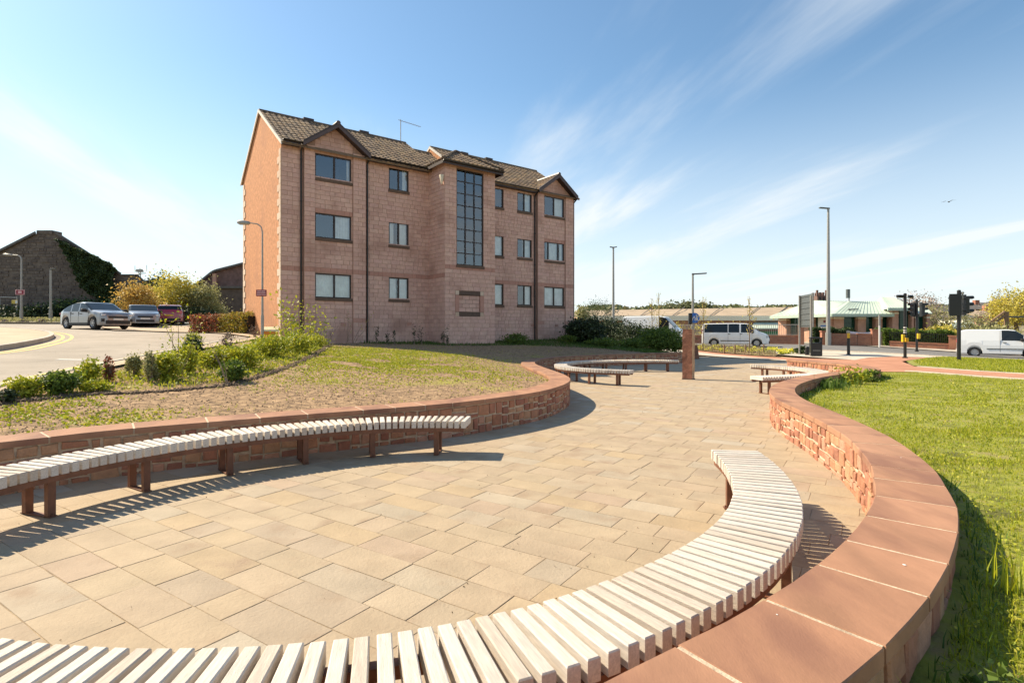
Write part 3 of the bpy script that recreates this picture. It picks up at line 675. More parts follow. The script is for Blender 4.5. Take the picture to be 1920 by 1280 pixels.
drape('pale_pavement', [(17.6,28.0),(19.5,29.9),(22.0,31.4),(23.3,30.4),(24.7,31.2),(24.2,34.0),(22.6,38.0),(18.5,41),(17.2,35.0)], M['concrete'], .02, .7)
drape('verge_lawn', [(17.5,23.8),(18.0,19.3),(18.2,16),(18.4,8),(40,8),(31,26.5),(27.2,29.0),(24.6,31.1),(23.2,30.2),(19.2,26.6)], M['lawnbase'], .03, .7)
drape('flower_bed_soil', [(15.7,32.6),(13.3,42.2),(12.4,46.5),(19,42.5),(18.4,41),(17.1,35)], M['soil'], .06, .7)
road_r = [(8,58),(10,50),(12.4,46.6),(19,42.6),(22.6,38.1),(24.3,34.0),(24.8,31.2),(27.3,29.1),(31.2,26.6),(40,20),(60,12),(60,30),(40.5,35.8),(34.0,39.2),(31.2,43.5),(28.5,50),(24,56),(12,66)]
drape('main_road', road_r, M['asphaltdark'], .0, 1.0)
kerbstones('road_kerb', [(12.4,46.6),(19,42.6),(22.6,38.1),(24.3,34.0),(24.8,31.2),(27.3,29.1),(31.2,26.6),(38,21.5)], .14, -.1, .07, 1.0)
drape('far_pavement', [(12,66),(24,56),(28.5,50),(31.2,43.5),(34.0,39.2),(40.5,35.8),(60,30),(60,33),(42,38.3),(36,41.5),(33.6,45),(31,52),(26.5,58.5),(13,69)], M['concrete'], .06, 1.0)
# edge line on the road by the van
# ------------------------------------------------------------------ apartment block
ZB = .9
ang = math.atan2(U.y,U.x)
BL = thing('apartment_block', 'three storey pink blockwork apartment building with brown pantile roof and projecting stair tower', 'building', (A0.x,A0.y,ZB), ang)
def Z(z): return z-ZB
WIN = [(1.37,3.0,3.0,4.08),(1.37,3.0,5.63,6.72),(1.37,3.0,8.25,9.32),(4.88,5.91,3.06,4.11),(4.88,5.91,5.66,6.77),(4.88,5.91,8.3,9.38),
       (10.95,11.64,2.96,4.12),(10.95,11.64,5.64,6.8),(10.95,11.64,8.3,9.4),(12.61,13.65,2.99,4.13),(12.61,13.65,5.68,6.76),(12.61,13.65,8.3,9.4),
       (14.49,16.05,3.0,4.12),(14.49,16.05,5.65,6.76),(14.49,16.05,8.28,9.42)]
TWIN = (7.67,9.24,4.76,9.42)
def wallplane(mb, x0,x1,z0,z1,holes, y, rev=.10):
    hs = [h_ for h_ in holes if h_[0] < x1 and h_[1] > x0]
    xs = sorted({x0,x1,*[min(max(v,x0),x1) for h_ in hs for v in h_[:2]]}); zs = sorted({z0,z1,*[min(max(v,z0),z1) for h_ in hs for v in h_[2:]]})
    for i in range(len(xs)-1):
        for j in range(len(zs)-1):
            cx_, cz_ = (xs[i]+xs[i+1])/2, (zs[j]+zs[j+1])/2
            if any(a<cx_<b and c<cz_<d for a,b,c,d in hs): continue
            mb.add([(xs[i],y,Z(zs[j])),(xs[i+1],y,Z(zs[j])),(xs[i+1],y,Z(zs[j+1])),(xs[i],y,Z(zs[j+1]))],[(0,1,2,3)])
    for a,b,c,d in hs:
        e = y+rev
        mb.add([(a,y,Z(c)),(b,y,Z(c)),(b,e,Z(c)),(a,e,Z(c)),(a,y,Z(d)),(b,y,Z(d)),(b,e,Z(d)),(a,e,Z(d))],[(0,1,2,3),(4,7,6,5),(0,3,7,4),(1,5,6,2)])
wm = MB(); EV = 9.62
B1, B2 = (.9,3.66,2.25), (13.95,16.75,15.4)
wallplane(wm,0,.9,ZB-.3,EV,[],0); wallplane(wm,3.66,7.02,ZB-.3,EV,WIN,0); wallplane(wm,9.95,13.95,ZB-.3,EV,WIN,0); wallplane(wm,16.75,17.0,ZB-.3,EV,[],0)
for (a,b,c),(pa,pb) in ((B1,(1.36,3.06)),(B2,(14.44,16.1))):
    wallplane(wm,pa,pb,ZB-.3,9.5,WIN,-.12); wallplane(wm,a,pa,ZB-.3,9.5,[],-.18); wallplane(wm,pb,b,ZB-.3,9.5,[],-.18)
    for x in (a,b): wm.box(min(x,x),x+.002,-.18,0,Z(ZB-.3),Z(9.5))
    for x in (pa,pb): wm.add([(x,-.18,Z(ZB)),(x,-.12,Z(ZB)),(x,-.12,Z(9.6)),(x,-.18,Z(9.6))],[(0,1,2,3)])
    ap = 10.55; wm.add([(a,-.12,Z(9.5)),(b,-.12,Z(9.5)),(b,-.12,Z(9.62)),(c,-.12,Z(ap)),(a,-.12,Z(9.62))],[(0,1,2,3,4)])
# stair tower and back
TW = -1.59
wallplane(wm,7.02,9.95,ZB-.3,9.72,[TWIN,(7.60,9.26,2.27,3.5)],TW)
wm.add([(7.02,0,Z(ZB-.3)),(7.02,TW,Z(ZB-.3)),(7.02,TW,Z(9.72)),(7.02,0,Z(9.72))],[(0,1,2,3)]); wm.add([(9.95,0,Z(ZB-.3)),(9.95,TW,Z(ZB-.3)),(9.95,TW,Z(9.72)),(9.95,0,Z(9.72))],[(3,2,1,0)])
DP = 7.6
wm.add([(17,0,Z(ZB-.3)),(17,DP,Z(ZB-.3)),(17,DP,Z(EV)),(17,DP/2,Z(12.0)),(17,0,Z(EV))],[(0,1,2,3,4)])
wm.add([(0,DP,Z(ZB-.3)),(17,DP,Z(ZB-.3)),(17,DP,Z(EV)),(0,DP,Z(EV))],[(3,2,1,0)])
wm.build('wall', M['joint'], BL, local=True)
g = MB(); g.add([(0,0,Z(ZB-.3)),(0,DP,Z(ZB-.3)),(0,DP,Z(EV)),(0,DP/2,Z(12.02)),(0,0,Z(EV))],[(4,3,2,1,0)]); g.build('gable_wall', M['roughcast'], BL, local=True)

# individual blocks
blocks = []       # (corner builder frame, x0,x1,z0,z1, band?)
R = random.Random(8)
ROW = .2
def lay(frame, x0,x1,holes, top=None, z_lo=ZB+.02, z_hi=9.6, sz=(.44,.44,.44,.29,.22), band=()):
    k = 0; z = z_lo
    while z < z_hi-.05:
        zt = min(z+ROW, z_hi); zm = (z+zt)/2; a,b = x0,x1
        if top: a,b = top(zm,a,b)
        segs = [(a,b)]
        for h_ in holes:
            if h_[2]-.02 < zm < h_[3]+.02:
                ns = []
                for s0,s1 in segs:
                    if h_[1] <= s0 or h_[0] >= s1: ns.append((s0,s1)); continue
                    if h_[0] > s0: ns.append((s0,h_[0]))
                    if h_[1] < s1: ns.append((h_[1],s1))
                segs = ns
        bd = any(q0 < zm < q1 for q0,q1 in band)
        for s0,s1 in segs:
            x = s0; first = True
            while x < s1-.01:
                l = R.choice(sz) if not first else (.44 if k%2 else .24); first = False
                e = x+l
                if s1-e < .12: e = s1
                if e > s1: e = s1
                blocks.append((frame, x, e, z, zt, bd)); x = e
        z = zt; k += 1
    return
def fr_y(y): return lambda x,z,d: Vector((x, y-d, Z(z)))
side_f = lambda x,z,d: Vector((7.02-d, TW+x, Z(z)))
bands = ((4.15,4.36),)
lay(fr_y(0),0,.9,[],band=bands); lay(fr_y(0),3.66,7.02,WIN,band=bands); lay(fr_y(0),9.95,13.95,WIN,band=bands); lay(fr_y(0),16.75,17,[],sz=(.3,))
for (a,b,c),(pa,pb) in ((B1,(1.36,3.06)),(B2,(14.44,16.1))):
    tri = lambda zm,a_,b_,a=a,b=b,c=c: (a_,b_) if zm < 9.62 else (max(a_, a+(c-a)*(zm-9.55)/(10.5-9.55)), min(b_, b-(b-c)*(zm-9.55)/(10.5-9.55)))
    lay(fr_y(-.12),pa,pb,WIN,top=tri,z_hi=10.45,band=bands+((6.8,6.98),))
    lay(fr_y(-.18),a,pa,[],z_hi=9.6,sz=(.44,.5),band=bands+((2.0,2.2),)); lay(fr_y(-.18),pb,b,[],z_hi=9.6,sz=(.6,.5),band=bands+((2.0,2.2),))
PAN = (7.60,9.26,2.27,3.5)
lay(fr_y(TW),7.02,9.95,[TWIN,PAN],z_hi=9.7,sz=(.44,.44,.29),band=((4.5,4.7),))
lay(side_f,0,1.59,[],z_hi=9.7,band=bands)
blocks.sort(key=lambda q: (A0+U*q[0](q[1],q[3],0).x+V*q[0](q[1],q[3],0).y).length/((q[2]-q[1])+.05))
big = blocks[:300]; rest = MB(); rest2 = MB()
def blockgeo(mb, q):
    f,x0,x1,z0,z1,bd = q; g_ = .007; d = R.uniform(.010,.016) if not bd else .012
    mb.cham([f(x0+g_,z0+g_,-.005),f(x1-g_,z0+g_,-.005),f(x1-g_,z1-g_,-.005),f(x0+g_,z1-g_,-.005)],
            [f(x0+g_,z0+g_,d),f(x1-g_,z0+g_,d),f(x1-g_,z1-g_,d),f(x0+g_,z1-g_,d)], 0, .004, up=(f(0,0,1)-f(0,0,0)))
for i,q in enumerate(blocks):
    if i < 300: b = MB(); blockgeo(b,q); b.build('block', M['bandblock' if q[5] else 'block'], BL, local=True)
    else: blockgeo(rest2 if q[5] else rest, q)
rest.build('far_blocks', M['block'], BL, local=True)['kind'] = 'stuff'; rest2.build('band_blocks', M['bandblock'], BL, local=True)['kind'] = 'stuff'
# quoins up the rendered gable
for (y0,sgn) in ((0,1),(DP,-1)):
    z = ZB; k = 0
    while z < 9.3:
        l = .28 if k%2 else .55; b = MB(); b.box(-.03,.001,min(y0,y0+sgn*l)-(0.0 if sgn<0 else .012),max(y0,y0+sgn*l)+(.012 if sgn<0 else 0),Z(z+.006),Z(z+.294)); b.build('quoin', M['quoin'], BL, local=True); z += .3; k += 1
# decorative blank panel on the tower
b = MB(); b.box(PAN[0],PAN[1],TW+.05,TW+.06,Z(PAN[2]),Z(PAN[3])); b.box(PAN[0]+.22,PAN[1]-.22,TW-.02,TW+.05,Z(PAN[2]-.02),Z(PAN[2]+.2)); b.box(PAN[0]+.22,PAN[1]-.22,TW-.02,TW+.05,Z(PAN[3]-.2),Z(PAN[3])); b.build('recess_panel', mat('dark_weathered_stone',(.12,.08,.06),rough=.95,bump=.5), BL, local=True)
for x in (PAN[0],PAN[1]-.22):
    b = MB(); b.box(x,x+.2,TW-.03,TW+.05,Z(PAN[2]+.21),Z(PAN[3]-.21)); b.build('panel_side', M['bandblock'], BL, local=True)
    for z in (PAN[2]-.01,PAN[3]-.2):
        b = MB(); b.box(x,x+.2,TW-.03,TW+.05,Z(z),Z(z+.2)); b.build('corner_stone', M['quoin'], BL, local=True)
pb_ = []
z = PAN[2]+.21; k = 0
while z < PAN[3]-.25:
    x = PAN[0]+.22; first = True
    while x < PAN[1]-.24:
        e = min(x+(.2 if first and k%2 else .4), PAN[1]-.23); first = False
        b = MB(); blockgeo(b,(fr_y(TW+.05),x,e,z,z+.2,False)); b.build('panel_block', M['block'], BL, local=True); x = e
    z += .2; k += 1
for x,z in ((2.63,1.77),(5.94,1.82),(13.7,1.8),(15.44,1.8)):
    b = MB(); y = -.12 if 14.4 < x < 16.1 or 1.36 < x < 3.06 else 0
    b.box(x-.12,x+.12,y-.03,y,Z(z),Z(z+.14))
    for i in range(3): b.box(x-.10,x+.10,y-.036,y-.03,Z(z+.03+i*.035),Z(z+.045+i*.035))
    b.build('air_vent', M['bandblock'], BL, local=True)
# windows: frame, panes, sill, curtains, dark room
def window(x0,x1,z0,z1,y,cols,rows=1,rec=.07,fw=.055,sill=True,cur=None,seed=0):
    f = MB(); yy = y+rec
    f.box(x0,x1,yy-.03,yy+.03,Z(z0),Z(z0+fw)); f.box(x0,x1,yy-.03,yy+.03,Z(z1-fw),Z(z1)); f.box(x0,x0+fw,yy-.03,yy+.03,Z(z0+fw),Z(z1-fw)); f.box(x1-fw,x1,yy-.03,yy+.03,Z(z0+fw),Z(z1-fw))
    xs = [x0+fw]+[x0+(x1-x0)*c for c in cols]+[x1-fw]; mw = .04 if rows == 1 else .03
    for c in xs[1:-1]: f.box(c-mw,c+mw,yy-.03,yy+.03,Z(z0+fw),Z(z1-fw))
    zs = [z0+fw]+[z0+(z1-z0)*i/rows for i in range(1,rows)]+[z1-fw]
    for zc in zs[1:-1]:
        for i in range(len(xs)-1): f.box(xs[i]+(mw if i else 0),xs[i+1]-(mw if i < len(xs)-2 else 0),yy-.025,yy+.025,Z(zc-.022),Z(zc+.022))
    w = f.build('window', M['frame'], BL, local=True)
    RR = random.Random(seed)
    for i in range(len(xs)-1):
        for j in range(len(zs)-1):
            p = MB(); a = xs[i]+(mw if i else 0); c = xs[i+1]-(mw if i < len(xs)-2 else 0); t = RR.uniform(-.004,.004)
            p.add([(a,yy+t,Z(zs[j])),(c,yy-t,Z(zs[j])),(c,yy-t,Z(zs[j+1])),(a,yy+t,Z(zs[j+1]))],[(0,1,2,3)]); p.build('pane', M['glass'], w, local=True)
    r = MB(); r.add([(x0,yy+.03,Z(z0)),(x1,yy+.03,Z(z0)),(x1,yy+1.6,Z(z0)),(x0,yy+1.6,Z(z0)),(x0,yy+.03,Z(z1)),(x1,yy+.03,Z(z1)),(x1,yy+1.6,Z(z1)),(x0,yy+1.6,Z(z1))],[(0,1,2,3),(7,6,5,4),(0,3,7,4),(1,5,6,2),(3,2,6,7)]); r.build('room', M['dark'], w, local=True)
    for (a,c) in (cur or []):
        a, c = x0+(x1-x0)*a, x0+(x1-x0)*c; n = max(2,int((c-a)/.035)); q = MB(); P = []
        for i in range(n+1):
            xx = a+(c-a)*i/n; d = .10+.014*(i%2); P += [(xx,yy+d,Z(z0+.02)),(xx,yy+d,Z(z1-.02))]
        q.add(P,[(i*2,i*2+2,i*2+3,i*2+1) for i in range(n)]); q.build('curtain', M['curtain'], w, local=True)
    if sill:
        q = MB(); q.box(x0-.03,x1+.03,y-.06,y+.04,Z(z0-.13),Z(z0-.002)); q.build('sill', M['sill'], w, local=True)
M['sill'] = mat('weathered_sill_stone', (.13,.085,.06), rough=.9, bump=.3)
CUR = {0:[(0,1)],1:[(.53,1)],2:[(.9,1)],3:[(0,.42),(.55,1)],4:[(0,.3),(.5,.95)],5:[(.75,1)],6:[(0,1)],7:[(.1,1)],8:[],9:[(.5,1)],10:[(.45,1)],11:[(.6,1)],12:[(0,1)],13:[(.2,.7),(.85,1)],14:[(.6,1)]}
for i,(a,b_,c,d) in enumerate(WIN):
    bay = i in (0,1,2,12,13,14); cols = [.53] if i < 3 else ([.5] if i in (12,14) else ([.22,.72] if i == 13 else ([] if 6 <= i <= 8 else [.5])))
    window(a,b_,c,d,-.12 if bay else 0,cols,cur=CUR[i],seed=i)
window(*TWIN, TW, [.34,.67], 8, fw=.05, cur=[], seed=30)
# downpipes, gutters, fascias
def pipe(x,y,z1,z0=ZB):
    b = MB(); b.tube([(x,y,Z(z0)),(x,y,Z(z1))],.04,8)
    for z in np.arange(z0+.8,z1,1.8): b.tube([(x,y,Z(z)),(x,y,Z(z+.07))],.05,8)
    b.tube([(x,y,Z(z1)),(x,y-.02,Z(z1+.1)),(x,-.36,Z(z1+.28))],.04,8); b.build('downpipe', M['pipe'], BL, local=True)
pipe(.80,-.07,9.2); pipe(3.78,-.07,9.2); pipe(13.82,-.07,9.2); pipe(16.86,-.07,9.2)
OH = .34; PITCH = (12.05-EV)/(DP/2)
def zroof(y, e=EV): return e + .06 + PITCH*(y+.0)
def gutter(x0,x1,y,z):
    b = MB(); n = 6; P = []
    for x in (x0,x1):
        for k in range(n+1):
            a = math.pi*k/n; P.append((x,y-.055+.055*math.cos(a),Z(z)-.055*math.sin(a)))
    m_ = n+1; b.add(P,[(k,k+1,m_+k+1,m_+k) for k in range(n)]+[tuple(range(m_)),tuple(range(m_,2*m_))[::-1]]); b.build('gutter', M['pipe'], BL, local=True, smooth=True)
def fascia(x0,x1,y0=0,yo=OH,z=EV):
    b = MB(); b.box(x0,x1,-yo,-yo+.025,Z(z-.20),Z(z-.02)); b.box(x0,x1,-yo+.025,y0,Z(z-.19),Z(z-.17)); b.build('fascia', M['fascia'], BL, local=True)
fascia(-.02,.72); fascia(3.84,6.95,yo=.30); fascia(10.3,13.77,yo=.30)
gutter(-.02,.75,-.34,EV-.03); gutter(3.8,6.9,-.30,EV-.03); gutter(10.35,13.8,-.30,EV-.03)
# roof slopes carry single pantiles
TN = 0; TR = MB(); tile_list = []
def tile_slope(P0, ax, up, width, length, mask=None, tw=.26, ex=.27, main=False):
    """P0 eaves corner, ax unit along the eaves, up unit up the slope"""
    nrm = ax.cross(up); 
    if nrm.z < 0: nrm = -nrm
    nx = int(width/tw)+1; ny = int(length/ex)+1
    for j in range(ny):
        for i in range(nx):
            u, v = i*tw, j*ex
            if v > length-.05 or u > width-.05: continue
            if mask and not mask(u+tw/2, v+ex/2): continue
            tile_list.append((P0, ax, up, nrm, u, v, min(tw,width-u), min(ex+.05, length-v), main))
def tilegeo(mb, q):
    P0, ax, up, nrm, u, v, w, l, _ = q; prof = [(0,.0),(.22,.028),(.45,.030),(.66,.006),(.85,.002),(1.0,.020)]; l2 = l; P = []
    t0, t1 = .032, .006; j = R.uniform(-.004,.004)
    for (vv, lift) in ((v-.02,t0),(v+l2,t1)):
        for (f_, hh_) in prof: P.append(P0+ax*(u+w*f_)+up*vv+nrm*(lift+hh_+j))
    n = len(prof)
    for (f_, hh_) in prof: P.append(P0+ax*(u+w*f_)+up*(v-.02)+nrm*(.0))
    fs = [(k,k+1,n+k+1,n+k) for k in range(n-1)]+[(2*n+k,2*n+k+1,k+1,k) for k in range(n-1)]
    mb.add(P,fs)
upm = Vector((0,1,PITCH)).normalized(); SL = (DP/2+OH)*math.sqrt(1+PITCH**2)
def main_mask(x0):
    def f(u,v):
        x = x0+u; y = -OH+v*upm.y
        for a,b_,c in (B1,B2):
            if a < x < b_ and y < .75*(1-abs(x-c)/1.4)*1.55-.1: return False
        return not (6.9 < x < 10.1 and y < 1.6*(1-abs(x-8.48)/1.7)-.2)
    return f
def slope(x0,x1,eave,ridge_y=DP/2):
    z0 = eave+.03-OH*PITCH+.0
    P0 = Vector((x0,-OH,Z(z0))); tile_slope(P0,Vector((1,0,0)),upm,x1-x0,SL,main_mask(x0),main=True)
    b = MB(); zt = z0+(DP/2+OH)*PITCH
    b.add([(x0,-OH,Z(z0)),(x1,-OH,Z(z0)),(x1,DP/2,Z(zt)),(x0,DP/2,Z(zt)),(x0,DP+OH,Z(z0)),(x1,DP+OH,Z(z0))],[(0,1,2,3),(3,2,5,4)])
    b.add([(x0,-OH,Z(z0-.05)),(x1,-OH,Z(z0-.05)),(x1,DP/2,Z(zt-.05)),(x0,DP/2,Z(zt-.05)),(x0,DP+OH,Z(z0-.05)),(x1,DP+OH,Z(z0-.05))],[(3,2,1,0),(4,5,2,3)])
    b.add([(x0,-OH,Z(z0)),(x1,-OH,Z(z0)),(x1,-OH,Z(z0-.05)),(x0,-OH,Z(z0-.05))],[(3,2,1,0)])
    b.build('roof', M['tile'], BL, local=True)
    x = x0
    while x < x1-.1:
        e = min(x+.45,x1); q = MB(); P = []
        for xx in (x+.004,e-.004):
            for k in range(5):
                a = math.pi*k/4; P.append((xx,DP/2+.13*math.cos(a),Z(zt-.03)+.12*math.sin(a)))
        q.add(P,[(k,5+k,6+k,k+1) for k in range(4)]+[(0,1,2,3,4),(9,8,7,6,5)]); q.build('ridge_tile', M['tile'], BL, local=True); x = e
    return z0, zt
z0a, zta = slope(-.06,7.6,EV); z0b, ztb = slope(7.6,9.15,EV-.28); z0c, ztc = slope(9.15,17.1,EV+.10)
for x in (2.0,4.9,11.2,13.0):
    q = MB(); zt = zta if x < 7 else ztc; q.box(x,x+.5,DP/2-.12,DP/2+.12,Z(zt+.0),Z(zt+.14)); q.build('ridge_vent', M['fascia'], BL, local=True)
def verge(x, z0, zt, nm='verge', m_='verge', wd=.05):
    b = MB()
    for (ya,za,yb,zb2) in ((-OH,z0,DP/2,zt),(DP/2,zt,DP+OH,z0)):
        b.add([(x,ya,Z(za-.09)),(x+wd,ya,Z(za-.09)),(x+wd,ya,Z(za+.05)),(x,ya,Z(za+.05)),(x,yb,Z(zb2-.09)),(x+wd,yb,Z(zb2-.09)),(x+wd,yb,Z(zb2+.05)),(x,yb,Z(zb2+.05))],
              [(0,1,2,3),(7,6,5,4),(0,4,5,1),(1,5,6,2),(2,6,7,3),(3,7,4,0)])
    b.build(nm, M[m_], BL, local=True)
verge(-.10,z0a,zta); verge(9.10,z0c,ztc); verge(17.06,z0c,ztc)
# right roof's exposed gable where it steps up
b = MB(); b.add([(9.14,-OH+.3,Z(z0c+.2)),(9.14,DP-.3,Z(z0c+.2)),(9.14,DP/2,Z(ztc-.02))],[(0,1,2)]); b.build('step_gable', M['roughcast'], BL, local=True)
# bay gables with bargeboards
for (a,b_,c) in (B1,B2):
    ya = -.46; e = 9.56; sl = (10.66-e)/((b_-a)/2+.12); apx = e+sl*((b_-a)/2+.12); x0_, x1_ = a-.12, b_+.12; cc = (x0_+x1_)/2
    for sx, xe in ((1,x0_),(-1,x1_)):
        ax = Vector((0,1,0)); up = Vector((cc-xe,0,apx-e)).normalized(); ln = Vector((cc-xe,0,apx-e)).length
        def msk(u,v,up=up,ln=ln):
            y = ya+.03+u; zr = e+v*up.z; return zr > EV-.3+PITCH*y
        tile_slope(Vector((xe,ya+.03,Z(e+.03))),ax,up,1.9,ln,msk)
        q = MB(); q.add([(xe,ya,Z(e)),(cc,ya,Z(apx)),(cc,1.6,Z(apx)),(xe,.35,Z(e))],[(0,1,2,3)]); q.build('bay_roof', M['tile'], BL, local=True)
        q = MB(); q.add([(xe,ya-.03,Z(e-.14)),(cc,ya-.03,Z(apx-.14)),(cc,ya-.03,Z(apx+.06)),(xe,ya-.03,Z(e+.06)),(xe,ya,Z(e-.14)),(cc,ya,Z(apx-.14)),(cc,ya,Z(apx+.06)),(xe,ya,Z(e+.06))],[(0,1,2,3),(7,6,5,4),(0,4,5,1),(3,2,6,7),(0,3,7,4)]); q.build('bargeboard', M['barge'], BL, local=True)
        q = MB(); q.add([(xe,ya,Z(e-.12)),(cc,ya,Z(apx-.12)),(cc,-.1,Z(apx-.12)),(xe,-.1,Z(e-.12))],[(0,1,2,3)]); q.build('soffit', M['fascia'], BL, local=True)
        q = MB(); P = []
        for (px_,pz_,py_) in ((xe,e+.07,ya-.035),(cc,apx+.07,ya-.035)):
            P += [(px_,py_,Z(pz_-.05)),(px_,py_,Z(pz_+.03)),(px_,py_+.12,Z(pz_+.03)),(px_,py_+.12,Z(pz_-.05))]
        q.add(P,[(0,4,5,1),(1,5,6,2),(2,6,7,3),(3,7,4,0),(3,2,1,0),(4,5,6,7)]); q.build('dry_verge', M['fascia'], BL, local=True)
    q = MB(); q.tube([(cc,ya-.05,Z(apx+.06)),(cc,1.5,Z(apx+.06))],.10,8); q.build('bay_ridge', M['barge'], BL, local=True)
# tower hip roof
tx0,tx1,ty = 7.02-.3,9.95+.3,TW-.34; e = 9.62; hp = .62; cxm = (tx0+tx1)/2; rz_ = e+hp*(tx1-tx0)/2; ry = ty+(tx1-tx0)/2
q = MB(); q.add([(tx0,ty,Z(e)),(tx1,ty,Z(e)),(cxm,ry,Z(rz_)),(cxm,ry+1.8,Z(rz_)),(tx0,.4,Z(e)),(tx1,.4,Z(e))],[(0,1,2),(0,2,3,4),(1,5,3,2)])
q.add([(tx0,ty,Z(e-.02)),(tx1,ty,Z(e-.02)),(tx1,.0,Z(e-.02)),(tx0,.0,Z(e-.02))],[(3,2,1,0)]); q.build('tower_roof', M['tile'], BL, local=True)
upf = Vector((0,1,hp)).normalized(); lf = math.hypot(ry-ty,rz_-e)
tile_slope(Vector((tx0,ty,Z(e+.02))),Vector((1,0,0)),upf,tx1-tx0,lf,lambda u,v: min(u,(tx1-tx0)-u) > v*upf.y+.0)
for xe,sx in ((tx0,1),(tx1,-1)):
    ups = Vector((sx,0,hp)).normalized()
    tile_slope(Vector((xe,ty,Z(e+.02))),Vector((0,1,0)),ups,3.2,lf,lambda u,v,ups=ups: u > v*abs(ups.x) and e+v*ups.z > EV-.3+PITCH*(ty+u))
    q = MB(); q.tube([(xe,ty,Z(e+.07)),(cxm,ry,Z(rz_+.07))],.07,6); q.build('hip_tile', M['tile'], BL, local=True)
q = MB(); q.box(tx0,tx1,ty-.0,ty+.025,Z(e-.18),Z(e-.03)); q.box(tx0,tx0+.025,ty+.025,-.3,Z(e-.18),Z(e-.03)); q.box(tx1-.025,tx1,ty+.025,-.3,Z(e-.18),Z(e-.03)); q.build('tower_fascia', M['fascia'], BL, local=True)
gutter(tx0,tx1,ty,e-.03)
tile_list.sort(key=lambda q: (0 if q[8] else 0, (A0+U*(q[0]+q[1]*q[4]).x+V*(q[0]+q[2]*q[5]).y).length))
for i,t_ in enumerate(tile_list):
    if i < 300: b = MB(); tilegeo(b,t_); b.build('roof_tile', M['tile'], BL, local=True)
    else: tilegeo(TR,t_)
TR.build('far_roof_tiles', M['tile'], BL, local=True)['kind'] = 'stuff'
# aerial on the ridge and the little ivory lamp on the tower
ae = thing('television_aerial', 'thin television aerial on a pole above the apartment roof ridge', 'aerial', tuple(A0+U*7.3+V*3.8+Vector((0,0,12.0))), ang)
q = MB(); q.tube([(0,0,-.2),(0,0,1.35)],.022,6); q.build('mast', M['galv'], ae, local=True)
q = MB(); q.tube([(-.15,0,1.3),(1.25,0,1.22)],.014,5)
for i in range(9): q.tube([(.1+i*.13,-.14,1.29-i*.0075),(.1+i*.13,.14,1.29-i*.0075)],.006,4)
q.build('boom', M['galv'], ae, local=True)
al = thing('floodlight', 'small ivory cone shaped lamp fixed high on the stair tower corner', 'lamp', tuple(A0+U*7.0+V*(TW+.12)+Vector((0,0,8.55))), ang)
q = MB(); q.lathe((-.08,0,0),(0,0,1),[(0,.03),(.02,.04),(.42,.115),(.45,.10)],12); q.build('cone_shade', M['ivory'], al, local=True, smooth=True)
q = MB(); q.box(-.08,.03,-.02,.02,.30,.36); q.build('bracket', M['ivory'], al, local=True)
# ------------------------------------------------------------------ vegetation helpers
def leaf_arrays(C, size, aspect=.55, up=.0, rng=RNG):
    C = np.asarray(C, float); n = len(C); s = np.broadcast_to(np.asarray(size, float), (n,)).reshape(-1,1)
    a = rng.normal(size=(n,3)); a[:,2] += up; a /= np.linalg.norm(a,axis=1,keepdims=True)
    b = np.cross(a, rng.normal(size=(n,3))); b /= np.linalg.norm(b,axis=1,keepdims=True)
    c = np.cross(a,b)*.12*s
    Vv = np.stack([C-a*s*.5, C+b*s*aspect*.5+c, C+a*s*.5, C-b*s*aspect*.5+c],1).reshape(-1,3)
    return Vv, np.arange(4*n).reshape(-1,4)
def leaves(name, C, size, m_, parent=None, aspect=.55, up=0):
    Vv, f = leaf_arrays(C, size, aspect, up); return arr_mesh(name, Vv, f, m_, parent)
def clump_pts(c, rad, ncl, n, sig=.22, shell=.55, flat=0, seed=None):
    rg = np.random.default_rng(seed) if seed is not None else RNG
    d = rg.normal(size=(ncl,3)); d /= np.linalg.norm(d,axis=1,keepdims=True); r = shell+(1-shell)*rg.random((ncl,1))**.6
    cc = d*r*.86; cc[:,2] = np.maximum(cc[:,2], -.9)
    w = rg.random(ncl)+.4; k = rg.choice(ncl, n, p=w/w.sum()); s_ = (.6+.8*rg.random(ncl))[k][:,None]*sig
    p = cc[k]+rg.normal(size=(n,3))*s_
    return p*np.array(rad)+np.array(c)
def twigs(name, base, tips, r, parent, m_='twig', bend=.15, n=5):
    b = MB(); R_ = random.Random(int(abs(base[0]*100))+len(tips))
    for t in tips:
        p0 = Vector(base)+Vector((R_.uniform(-.5,.5)*r*6,R_.uniform(-.5,.5)*r*6,0)); p1 = Vector(t); L_ = (p1-p0).length
        pts = [p0.lerp(p1,i/4)+Vector((R_.uniform(-1,1),R_.uniform(-1,1),0))*L_*bend*.3*(1 if 0<i<4 else 0) for i in range(5)]
        b.tube(pts,[r,r*.8,r*.6,r*.4,r*.2],n)
    return b.build(name, M[m_], parent)
DENS = 1.5
def bush(label, cat, pos, rad, n, size, m_, name='shrub', ncl=24, sig=.22, shell=.5, stems=7, seed=1, group=None, lift=.0, aspect=.6, stem_r=.012, smat='twig'):
    """pos = ground point, rad = half sizes; crown centre sits above the ground"""
    n = int(n*DENS); size *= 1.2
    if m_ == 'leaf_lime': sig, shell, n = .30, .3, int(n*1.1)
    pos = Vector(pos); t = thing(name, label, cat, tuple(pos), 0, group)
    c = pos+Vector((0,0,rad[2]*.92+lift)); P = clump_pts(c, rad, ncl, n, sig, shell, seed=seed); P[:,2] = np.maximum(P[:,2], pos.z+.01+.05*RNG.random(n))
    leaves('foliage', P, size*(.6+.8*RNG.random(n)), M[m_], t, aspect)
    if stems:
        R_ = random.Random(seed); tips = [c+Vector((R_.uniform(-.8,.8)*rad[0],R_.uniform(-.8,.8)*rad[1],R_.uniform(-.1,.85)*rad[2])) for _ in range(stems)]
        twigs('stems', pos-Vector((0,0,.05)), tips, stem_r, t, smat)
    return t
